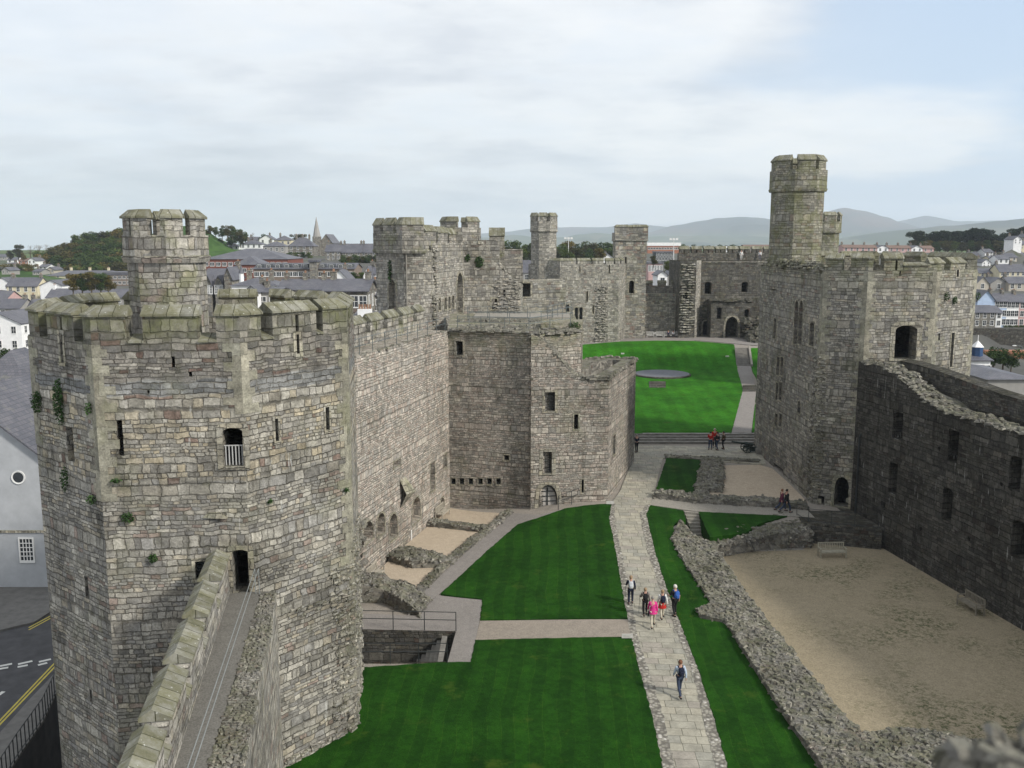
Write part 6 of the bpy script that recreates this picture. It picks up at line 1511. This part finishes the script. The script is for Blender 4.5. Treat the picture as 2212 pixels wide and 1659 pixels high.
for i, x in enumerate((752, 768, 784, 800)): trpx(x, 588 + (i % 2) * 3, 618, 225, 'broad', 'dark tree behind the big slate roof near the ruined tower, ' + ORD[i], 'trees behind the big slate roof', 1.3)
for i, x in enumerate((626, 640, 655, 668)): trpx(x, 545, 560, 380, 'broad', 'hedge tree before the stone villa', 'hedge trees before the stone villa', 1.5)
trpx(546, 502, 526, 490, 'bare', 'bare tree on the skyline above the white hipped house'); trpx(570, 505, 528, 500, 'broad', 'tree left of the cream villa', None, 1.3)
for x in (640, 652): trpx(x, 506, 530, 480, 'brown', 'brown tree right of the cream villa', 'brown trees right of the cream villa', 1.3)
for i in range(16):
    x = 1082 + i * 16.6; trpx(x, 528 + random.uniform(-5, 7) - (6 if 1095 < x < 1125 else 0) - (5 if 1230 < x < 1320 else 0), 566, 385 + (i % 4) * 12, 'broad' if i % 3 else 'brown', 'tree in the belt behind the pale far tower', 'belt of trees behind the far tower', 1.3)
for i in range(12): trpx(1080 + i * 24, 536, 566, 330 + (i % 3) * 8, 'brown' if i % 2 else 'broad', 'lower tree in the belt behind the pale far tower', 'lower trees behind the far tower', 1.3)
for i in range(15): trpx(1470 + i * 14, 530 + random.uniform(-2.5, 2.5), 549, 620 + (i % 3) * 20, 'brown' if i % 2 else 'broad', 'far tree along the flat skyline above the far gatehouse', 'far trees above the far gatehouse', 1.5)
for i in range(14): trpx(1815 + i * 15, 532 + random.uniform(-2, 2) - (5 if i == 5 else 0), 549, 560, 'broad', 'far tree behind the distant terrace', 'far trees behind the distant terrace', 1.4)
for x, yt, yb, kd, w_ in ((1443, 563, 595, 'broad', 1.2), (1412, 552, 572, 'brown', 1.2), (1458, 590, 612, 'broad', 1.0)): trpx(x, yt, yb, 250 + x - 1400, kd, {1443: 'leafy tree below the dark modern block', 1412: 'brown tree beside the square turret', 1458: 'small tree behind the toothed gatehouse corner'}[x], None, w_)
for i, (x, yt) in enumerate(((1983, 498), (2016, 503), (2030, 498), (2048, 499), (2064, 503), (2090, 496), (2106, 492), (2122, 496), (2136, 505), (2153, 508), (2186, 500), (2200, 492), (2216, 489), (2230, 492))):
    trpx(x, yt, yt + 38, 455 + (i % 3) * 8, 'pine', 'dark umbrella pine on the right hand skyline', 'dark pines on the right skyline', 1.45)
for i in range(15): trpx(1970 + i * 18, 520 + random.uniform(-3, 3), 543, 450, 'broad' if i % 2 else 'brown', 'low dark tree beneath the umbrella pines', 'undergrowth trees beneath the pines', 1.5)
trpx(2046, 522, 543, 440, 'brown', 'reddish brown round tree under the pines', None, 1.6)
for i, (x, y) in enumerate(((2150, 560), (2135, 566), (2162, 553), (2200, 548))): trpx(x, y, y + 22, 420, 'broad', 'tree among the right hillside houses, ' + ORD[i], 'trees among the right hillside houses', 1.3)
for i, (x, y, yb) in enumerate(((2145, 757, 797), (2166, 752, 797), (2184, 762, 797))): trpx(x, y, yb, 135, 'bush', 'round dark green bush beside the grey roof on the right, ' + ORD[i], 'round bushes on the right', 1.0, 'bush')
trpx(18, 752, 790, 118, 'bush', 'yellow green bush at the left edge before the white warehouse', None, 1.2, 'bush')
for i in range(9): trpx(2172 + i * 8, 702, 712, 228, 'bush', 'clipped garden hedge before the blue terrace', 'hedge before the blue terrace', 1.0, 'bush')
# ============================================================ people, benches, cannon
def skinmesh(P, E_, root, lvl=1):
    """P {name: ((x, y, z), radius)}"""
    names = list(P); me = bpy.data.meshes.new('s'); me.from_pydata([P[n][0] for n in names], [(names.index(a), names.index(b)) for a, b in E_], [])
    o = bpy.data.objects.new('s', me); COL.objects.link(o); md = o.modifiers.new('k', 'SKIN'); md.use_smooth_shade = True
    for i, n in enumerate(names):
        r = P[n][1]; v = me.skin_vertices[0].data[i]; v.radius = r if hasattr(r, '__len__') else (r, r); v.use_root = n == root
    o.modifiers.new('u', 'SUBSURF').levels = lvl
    dg = bpy.context.evaluated_depsgraph_get(); out = bpy.data.meshes.new_from_object(o.evaluated_get(dg)); bpy.data.objects.remove(o); bpy.data.meshes.remove(me)
    return out
SK = plain('skin', (.45, .27, .20), .6, .05); CL = {}
def cloth(c):
    if c not in CL: CL[c] = plain('cloth', c, .9, .18, 9)
    return CL[c]
HAIR = {'red': (.16, .07, .035), 'white': (.62, .60, .55), 'dark': (.03, .022, .018), 'grey': (.25, .23, .21), 'blond': (.28, .20, .12)}
def person(loc, label, top, legs, hair='dark', face=0.0, h=1.68, walk=.0, sleeves=True, coat=0.0, arms=('down', 'down'), lean=0.0, sit=False, group=None, shoes=(.02, .02, .02), waist=None):
    """faces +Y before turning by face (radians)"""
    s = h / 1.70; o = empty('person', loc, label, 'person', group, face); P = {}; E_ = []
    ly = lean
    hz = .92 if not sit else .47; dy = 0
    def up(z): return (z - .92) * ly    # forward lean above the hips
    off = hz - .92
    P['pel'] = ((0, 0, .94 + off), (.14, .10)); P['wai'] = ((0, up(1.08), 1.08 + off), (.13, .095)); P['che'] = ((0, up(1.30), 1.30 + off), (.165, .11)); P['nk'] = ((0, up(1.44) + .0, 1.44 + off), .062)
    P['hb'] = ((0, up(1.53) + .015, 1.53 + off), .075); P['hm'] = ((0, up(1.61) + .02, 1.61 + off), (.085, .10)); P['ht'] = ((0, up(1.68) + .01, 1.68 + off), .065)
    P['no'] = ((0, up(1.58) + .125, 1.575 + off), .016)
    E_ += [('pel', 'wai'), ('wai', 'che'), ('che', 'nk'), ('nk', 'hb'), ('hb', 'hm'), ('hm', 'ht'), ('hm', 'no')]
    for sd_, n in ((-1, 'l'), (1, 'r')):
        w = walk * sd_; am = arms[0 if sd_ < 0 else 1]
        P['ear' + n] = ((.1 * sd_, up(1.59) + .01, 1.59 + off), .016); E_.append(('hm', 'ear' + n))
        sh = V((.19 * sd_, up(1.38), 1.38 + off))
        if am == 'down': el = sh + V((.05 * sd_, -.04 - w * .5, -.27)); wr = el + V((.01 * sd_, .09 - w * .4, -.24))
        elif am == 'fwd': el = sh + V((.05 * sd_, .06, -.26)); wr = el + V((-.04 * sd_, .22, .02))
        elif am == 'pole': el = sh + V((.07 * sd_, .06, -.25)); wr = el + V((.02 * sd_, .20, -.04))
        else: el = sh + V((.10 * sd_, -.10, -.22)); wr = el + V((-.10 * sd_, .10, -.16))
        P['sh' + n] = (tuple(sh), .062); P['el' + n] = (tuple(el), .044); P['wr' + n] = (tuple(wr), .030)
        dd = (wr - el).normalized(); pm = wr + dd * .055; P['pa' + n] = (tuple(pm), (.036, .018))
        E_ += [('che', 'sh' + n), ('sh' + n, 'el' + n), ('el' + n, 'wr' + n), ('wr' + n, 'pa' + n)]
        sx = V((0, 1, 0)) if abs(dd.y) < .8 else V((1, 0, 0))
        for q, (of, ln_) in enumerate(((-.032, .062), (-.011, .075), (.011, .07), (.03, .055))):
            k0 = pm + dd * .03 + sx * of; k1 = k0 + dd * ln_ * .55 + V((-.006 * sd_, 0, 0)); k2 = k1 + dd * ln_ * .4 + V((-.014 * sd_, .0, 0))
            for nm, kp in (('a', k0), ('b', k1), ('c', k2)): P[f'f{n}{q}{nm}'] = (tuple(kp), .0085)
            E_ += [('pa' + n, f'f{n}{q}a'), (f'f{n}{q}a', f'f{n}{q}b'), (f'f{n}{q}b', f'f{n}{q}c')]
        t0 = pm - dd * .02 + sx * .035; t1 = t0 + dd * .04 + sx * .012; P['ta' + n] = (tuple(t0), .011); P['tb' + n] = (tuple(t1), .009); E_ += [('pa' + n, 'ta' + n), ('ta' + n, 'tb' + n)]
        hp = V((.095 * sd_, 0, .88 + off))
        if sit: kn = hp + V((.03 * sd_, .42, .04)); an = kn + V((0, .04, -.43))
        else: kn = hp + V((.01 * sd_, .06 + w * .9, -.42)); an = kn + V((0, -.08 + w * (.5 if w > 0 else 1.6), -.39 + (.06 if w < -.1 else 0)))
        P['hp' + n] = (tuple(hp), .088); P['kn' + n] = (tuple(kn), .058); P['an' + n] = (tuple(an), .038); P['to' + n] = (tuple(an + V((.02 * sd_, .15, -.045))), (.036, .022)); P['hl' + n] = (tuple(an + V((0, -.03, -.045))), .028)
        E_ += [('pel', 'hp' + n), ('hp' + n, 'kn' + n), ('kn' + n, 'an' + n), ('an' + n, 'hl' + n), ('an' + n, 'to' + n)]
    def sub(keep, add, root, rr=None):
        Q = {k: (v[0], tuple(x + add for x in v[1]) if hasattr(v[1], '__len__') else v[1] + add) for k, v in P.items() if k in keep}
        if rr: Q.update(rr)
        return skinmesh(Q, [e for e in E_ if e[0] in keep and e[1] in keep], root)
    def put(me, nm, c):
        me.materials.clear(); me.materials.append(c); me.polygons.foreach_set('material_index', [0] * len(me.polygons)); q = link(nm, me, o, sc=s); return q
    bd = put(skinmesh(P, E_, 'pel'), 'body', SK)
    ks = ['wai', 'che', 'shl', 'shr', 'ell', 'elr', 'pel'] + (['wrl', 'wrr'] if sleeves else [])
    put(sub(ks, .022, 'che'), 'jacket', cloth(top))
    put(sub(['pel', 'hpl', 'hpr', 'knl', 'knr', 'anl', 'anr'], .018, 'pel'), 'trousers', cloth(legs))
    for n in 'lr':
        sh_ = MB(); a, b = V(P['hl' + n][0]), V(P['to' + n][0]); sh_.tube(a + V((0, -.03, .0)), b + V((0, .05, .0)), .052, 8, .04)
        q = link('shoe', sh_.build('shoe', cloth(shoes), 'mesh'), o, sc=s)
    if coat or waist:      # skirt of a coat or a jacket tied at the waist
        c = MB(); z0_, z1_ = (.92 - coat, 1.12) if coat else (.62, .98); rr = [(.19, z1_), (.21, (z0_ + z1_) / 2), (.25, z0_)]
        R_ = [[(r_ * math.cos(i * math.pi / 8), r_ * .78 * math.sin(i * math.pi / 8) + up(z_) * .5, z_ + off) for i in range(16)] for r_, z_ in rr]
        for A, B in zip(R_, R_[1:]):
            for i in range(16): c.face([A[i], B[i], B[(i + 1) % 16], A[(i + 1) % 16]])
        me = c.build('coat_skirt', cloth(waist or top), 'mesh', smooth=True); link('coat_skirt', me, o, sc=s)
    # hair: cap over the back and top of the head
    c = MB(); hc = V(P['hm'][0]) + V((0, -.012, .015)); g = {}
    for i in range(13):
        for j in range(8):
            th = i * 2 * math.pi / 12; ph = j * (math.pi * .62) / 7; r_ = .112 + .012 * math.sin(i * 5 + j * 3); fr_ = math.sin(th) > .45 and j > 3
            if fr_: ph = 3 * (math.pi * .62) / 7
            g[i, j] = hc + V((math.cos(th) * math.sin(ph) * r_ * .93, math.sin(th) * math.sin(ph) * r_ * 1.08, math.cos(ph) * r_))
    for i in range(12):
        for j in range(7): c.face([g[i, j], g[i, j + 1], g[i + 1, j + 1], g[i + 1, j]])
    link('hair', c.build('hair', plain('hair', HAIR[hair], .8, .3, 30), 'mesh', smooth=True), o, sc=s)
    c = MB()
    for ex in (-.03, .03): e = V(P['hm'][0]) + V((ex, .098, -.005)); c.box(e.x - .012, e.x + .012, e.y - .01, e.y + .004, e.z - .005, e.z + .006)
    e = V(P['hb'][0]) + V((0, .082, .005)); c.box(e.x - .022, e.x + .022, e.y - .01, e.y + .003, e.z - .004, e.z + .004)
    link('face', c.build('face', M_black, 'mesh'), o, sc=s)
    return o, P, s
def rounded(m, c, sx, sy, sz, mi=0):
    n = 10; k = 6; g = {}
    for i in range(n):
        for j in range(k + 1):
            th = i * 2 * math.pi / n; ph = -math.pi / 2 + j * math.pi / k; f = lambda a: math.copysign(abs(a) ** .55, a)
            g[i, j] = (c[0] + sx * f(math.cos(th)) * f(math.cos(ph)), c[1] + sy * f(math.sin(th)) * f(math.cos(ph)), c[2] + sz * f(math.sin(ph)))
    for i in range(n):
        for j in range(k): m.face([g[i, j], g[(i + 1) % n, j], g[(i + 1) % n, j + 1], g[i, j + 1]], mi)
def backpack(loc, face, h, label, c, c2=None, sit=0, lean=0.0):
    s = h / 1.7; o = empty('backpack', loc, label, 'backpack', None, face); m = MB(); lz = lean * .33
    rounded(m, (0, -.21 + lz, 1.22), .145, .085, .22); link('bag', m.build('bag', cloth(c), 'mesh', smooth=True), o, sc=s)
    m = MB(); rounded(m, (0, -.30 + lz, 1.15), .10, .04, .11); link('pocket', m.build('pocket', cloth(c2 or c), 'mesh', smooth=True), o, sc=s)
    for sx in (-1, 1):
        m = MB(); pts = [V((.09 * sx, -.15 + lz, 1.38)), V((.12 * sx, -.02 + lz, 1.46)), V((.12 * sx, .14 + lz, 1.36)), V((.13 * sx, .13 + lz, 1.15)), V((.12 * sx, -.14 + lz, 1.05))]
        for a, b in zip(pts, pts[1:]): m.tube(a, b, .022, 5)
        link('strap', m.build('strap', cloth(c2 or c), 'mesh'), o, sc=s)
def stick(loc, face, h, P, hand, label):
    s = h / 1.7; o = empty('walking_stick', loc, label, 'walking stick', None, face); p = V(P['pa' + hand][0]) * s; m = MB(); m.tube(p + V((0, .0, .08)), V((p.x * 1.15, p.y + .05, .0)), .011, 6); m.tube(p + V((0, -.01, .1)), p + V((0, .01, -.03)), .017, 6)
    link('shaft', m.build('shaft', M_rail, 'mesh'), o)
f = lambda x, y, o=.02: G(x, y, o)
NAVY = (.012, .016, .035); BLK = (.012, .012, .013); CREAM = (.46, .42, .33); JEAN = (.035, .05, .085)
l = f(1468, 1500); person(l, 'lone walker in pale blue top and jeans with a navy backpack, nearest on the path', (.40, .47, .56), JEAN, 'red', .1, 1.66, .22); backpack(l, .1, 1.66, 'navy backpack on the lone walker', NAVY)
l = f(1362, 1304); q = person(l, 'leftmost walker of the group, in navy with a pale backpack', NAVY, NAVY, 'blond', -.1, 1.66, .05, arms=('pole', 'down')); backpack(l, -.1, 1.66, 'pale grey backpack on the leftmost walker of the group', (.5, .52, .54)); stick(l, -.1, 1.66, q[1], 'l', 'walking stick of the leftmost walker')
l = f(1393, 1329); q = person(l, 'walker in a grey brown top and black trousers behind the pink coat', (.16, .14, .125), BLK, 'blond', 0, 1.58, .12, arms=('pole', 'down')); backpack(l, 0, 1.58, 'black backpack on the walker in the grey brown top', BLK); stick(l, 0, 1.58, q[1], 'l', 'walking stick of the walker in grey brown')
l = f(1410, 1353); person(l, 'walker in a bright pink coat bending forward', (.55, .035, .20), CREAM, 'grey', -.05, 1.58, .2, coat=.12, lean=.42)
m = MB(); rounded(m, (l.x - .25, l.y - .02, l.z + .72), .05, .12, .14); tag(m.build('shoulder_bag', cloth(BLK), smooth=True), 'black shoulder bag hanging beside the pink coat', 'bag')
l = f(1430, 1335); person(l, 'walker in a white top with a red jacket tied at the waist', (.62, .62, .60), CREAM, 'blond', .05, 1.62, .15, waist=(.42, .02, .015)); backpack(l, .05, 1.62, 'navy backpack on the walker in the white top', NAVY)
l = f(1457, 1329); q = person(l, 'white haired walker in black at the right of the group', BLK, BLK, 'white', .35, 1.76, .08, sleeves=False, arms=('pole', 'down')); backpack(l, .35, 1.76, 'bright blue backpack on the white haired walker', (.03, .10, .34)); stick(l, .35, 1.76, q[1], 'l', 'walking stick of the white haired walker')
l = f(1688, 1103, .02); person(l, 'person in a maroon coat on the side path', (.09, .012, .03), JEAN, 'red', -1.4, 1.64, .2, coat=.2)
l = f(1698, 1107, .02); person(l, 'person in a long black coat on the side path', BLK, JEAN, 'dark', -1.3, 1.76, .2, coat=.2)
l = f(1534, 971); person(l, 'person in a red jacket at the left of the standing group', (.36, .015, .012), JEAN, 'dark', -.4, 1.7, .05, arms=('fwd', 'down'))
l = f(1543, 966); person(l, 'white haired person in red in the middle of the standing group', (.40, .015, .012), BLK, 'white', 3.0, 1.8, .05, arms=('fwd', 'fwd'))
l = f(1549, 972); person(l, 'person in black holding papers in the standing group', BLK, JEAN, 'dark', .8, 1.7, .05, arms=('fwd', 'down'))
m = MB(); m.box(l.x - .1, l.x + .1, l.y + .2, l.y + .23, l.z + 1.05, l.z + 1.3); tag(m.build('paper_sheet', M_white), 'white paper held in the standing group', 'paper')
l = f(1562, 970); person(l, 'person in an olive brown jacket at the right of the standing group', (.07, .055, .03), BLK, 'dark', .9, 1.68, .05)
l = f(1375, 977); person(l, 'single person in navy by the corner of the ruined gate tower', NAVY, BLK, 'grey', .3, 1.7, .04, arms=('fwd', 'fwd'))
l = V((39.6, 159.6 + .9, 18.0)); person((PY(1601, 560, 160.9).x, 160.9, 18.0), 'person in white on the far gatehouse wall walk, left one', (.66, .66, .64), (.5, .5, .48), 'grey', 3.1, 1.75, .05)
person((PY(1641, 560, 161.3).x, 161.3, 18.0), 'person in white on the far gatehouse wall walk, right one', (.64, .64, .64), (.12, .12, .14), 'dark', 2.8, 1.7, .05)

# benches: seat, backrest, legs, arms
def bench(loc, face, L, label, mt, group=None):
    """front towards -Y before turning"""
    o = empty('park_bench', loc, label, 'bench', group, face); m = MB(); h = L / 2
    for i in range(5): m.box(-h, h, -.25 + i * .105, -.25 + i * .105 + .08, .42, .45)
    m.box(-h, h, -.27, -.23, .36, .42); link('seat', m.build('seat', mt, 'mesh'), o)
    m = MB(); m.box(-h, h, .27, .31, .90, .98); m.box(-h, h, .27, .31, .50, .55); k = int(L / .12)
    for i in range(k): x = -h + L * (i + .5) / k; m.box(x - .025, x + .025, .28, .30, .55, .90)
    link('backrest', m.build('backrest', mt, 'mesh'), o)
    for x in (-h, h - .07):
        for y, z in ((-.27, .64), (.26, .95)): m = MB(); m.box(x, x + .07, y, y + .07, 0, z if y < 0 else .93); link('leg', m.build('leg', mt, 'mesh'), o)
        m = MB(); m.box(x - .01, x + .08, -.30, .28, .641, .68); link('armrest', m.build('armrest', mt, 'mesh'), o)
    return o
M_benchw = plain('pale grey bench wood', (.50, .49, .46), .8, .15, 6)
bench(PZ(1797, 1203, PITZ), R(3), 1.85, 'weathered slatted bench before the dark stone platform', plain('bleached bench wood', (.34, .32, .25), .8, .2, 6))
b_ = PZ(2095, 1318, PITZ); bench(b_, R(-81), 1.8, 'dark slatted bench against the shadowed lime stained curtain wall', M_woodd)
bench(G(1407, 729), R(0), 1.6, 'left pale bench of the far row', M_benchw); bench(G(1422, 729), R(0), 1.6, 'middle pale bench of the far row', M_benchw); bb = G(1449, 729); bench(bb, R(0), 2.4, 'right pale bench of the far row, with two people seated on it', M_benchw)
person(V((bb.x - .45, bb.y - .05, bb.z)), 'seated person in dark blue on the right far bench', (.02, .03, .07), BLK, 'dark', R(180), 1.7, 0, sit=True, arms=('fwd', 'fwd'))
person(V((bb.x + .4, bb.y - .05, bb.z)), 'seated person in a white top on the right far bench', (.6, .6, .6), BLK, 'dark', R(180), 1.65, 0, sit=True, arms=('fwd', 'fwd'))
bench(G(957, 1117, .0), R(75), 1.8, 'grey bench against the pinkish wall in the corner', M_wood); bench(G(812, 1253, .0), R(75), 1.6, 'grey bench half hidden by the big near tower', M_wood)

# field gun
c = G(1612, 976, .0); cn = empty('cannon', c, 'dark green wheeled cannon pointing left on the forecourt paving', 'cannon'); cx, cy, cz = c
for sx in (-.45, .45):
    wl = MB(); ctr = V((cx, cy + sx, cz + .42)); N = 20
    q = [V((.42 * math.cos(i * 2 * math.pi / N), 0, .42 * math.sin(i * 2 * math.pi / N))) for i in range(N)]
    for i in range(N): wl.tube(ctr + q[i], ctr + q[(i + 1) % N], .045, 6, caps=False)
    for i in range(0, N, 2): wl.tube(ctr, ctr + q[i], .025, 5, caps=False)
    wl.tube(ctr - V((0, .08, 0)), ctr + V((0, .08, 0)), .09, 8); wl.build('wheel', M_cannon, cn)
m = MB(); m.tube((cx - 1.35, cy, cz + .98), (cx - .2, cy, cz + .80), .07, 10, .10); m.tube((cx - .2, cy, cz + .80), (cx + .6, cy, cz + .68), .12, 10, .15); m.tube((cx - 1.42, cy, cz + .99), (cx - 1.35, cy, cz + .98), .09, 10); m.tube((cx + .6, cy, cz + .68), (cx + .75, cy, cz + .66), .06, 8); m.build('barrel', M_cannon, cn)
m = MB(); m.tube((cx, cy - .45, cz + .42), (cx, cy + .45, cz + .42), .05, 8); m.prism([(cx - .3, cy - .2), (cx + .5, cy - .2), (cx + .5, cy + .2), (cx - .3, cy + .2)], cz + .42, cz + .62); m.sweep([(cx + .3, cy), (cx + 1.3, cy)], [(-.12, cz + .08), (.12, cz + .08), (.12, cz + .5), (-.12, cz + .5)]); m.build('carriage', M_cannon, cn)
c = G(1640, 980); m = MB(); m.box(c.x - .3, c.x + .3, c.y - .3, c.y + .3, c.z, c.z + .5); m.box(c.x - .2, c.x + .2, c.y - .2, c.y + .2, c.z + .5, c.z + .9); tag(m.build('stone_block', M_steps), 'stepped pale stone block at the foot of the great right tower', 'stone block')
for x, y, lb in ((1355, 1380, 'small pale lawn sign beside the path at the pink cross path'), (1318, 1090, 'small pale lawn sign at the top corner of the near lawn')):
    p = G(x, y); m = MB(); m.box(p.x - .3, p.x + .3, p.y - .03, p.y + .01, p.z + .05, p.z + .28); m.box(p.x - .02, p.x + .02, p.y + .012, p.y + .04, p.z - .1, p.z + .2); tag(m.build('lawn_sign', M_benchw), lb, 'sign')
for x, y, lb in ((1345, 765, 'left'), (1571, 771, 'middle'), (1644, 785, 'right')):
    p = G(x, y); m = MB(); m.box(p.x - .25, p.x + .25, p.y - .1, p.y + .1, p.z, p.z + .18); tag(m.build('ground_lamp', M_benchw), lb + ' small pale lamp box set in the green bank', 'ground lamp')
p = G(985, 1257); rb = MB()
p = G(868, 1266); rb.rock((p.x, p.y, p.z + .12), .36, (1.3, .9, .8), rz=.2); tag(rb.build('fallen_stone', M_rubd), 'single dark fallen stone on the nearest sandy room floor', 'stone')
p = PZ(1912, 1818, PITZ); rb = MB(); rb.rock((PZ(1690, 1610, PITZ).x + 4.2, PZ(1690, 1610, PITZ).y - .2, PITZ + .25), .4, (1.2, .9, .8)); 
# haze
hb = MB(); hb.box(-11500, 11500, -700, 12500, -110, 520); 
me = hb.build('haze', M_white, 'mesh'); me.materials.clear()
hm, t = mat('haze air'); pv = t.n('ShaderNodeVolumePrincipled', {'Color': (.80, .89, 1.0, 1), 'Density': 1.25e-4, 'Anisotropy': .1})
ou = t.n('ShaderNodeOutputMaterial'); t.t.links.new(pv.outputs[0], ou.inputs['Volume']); me.materials.append(hm)
tag(link('haze', me), kind='stuff')
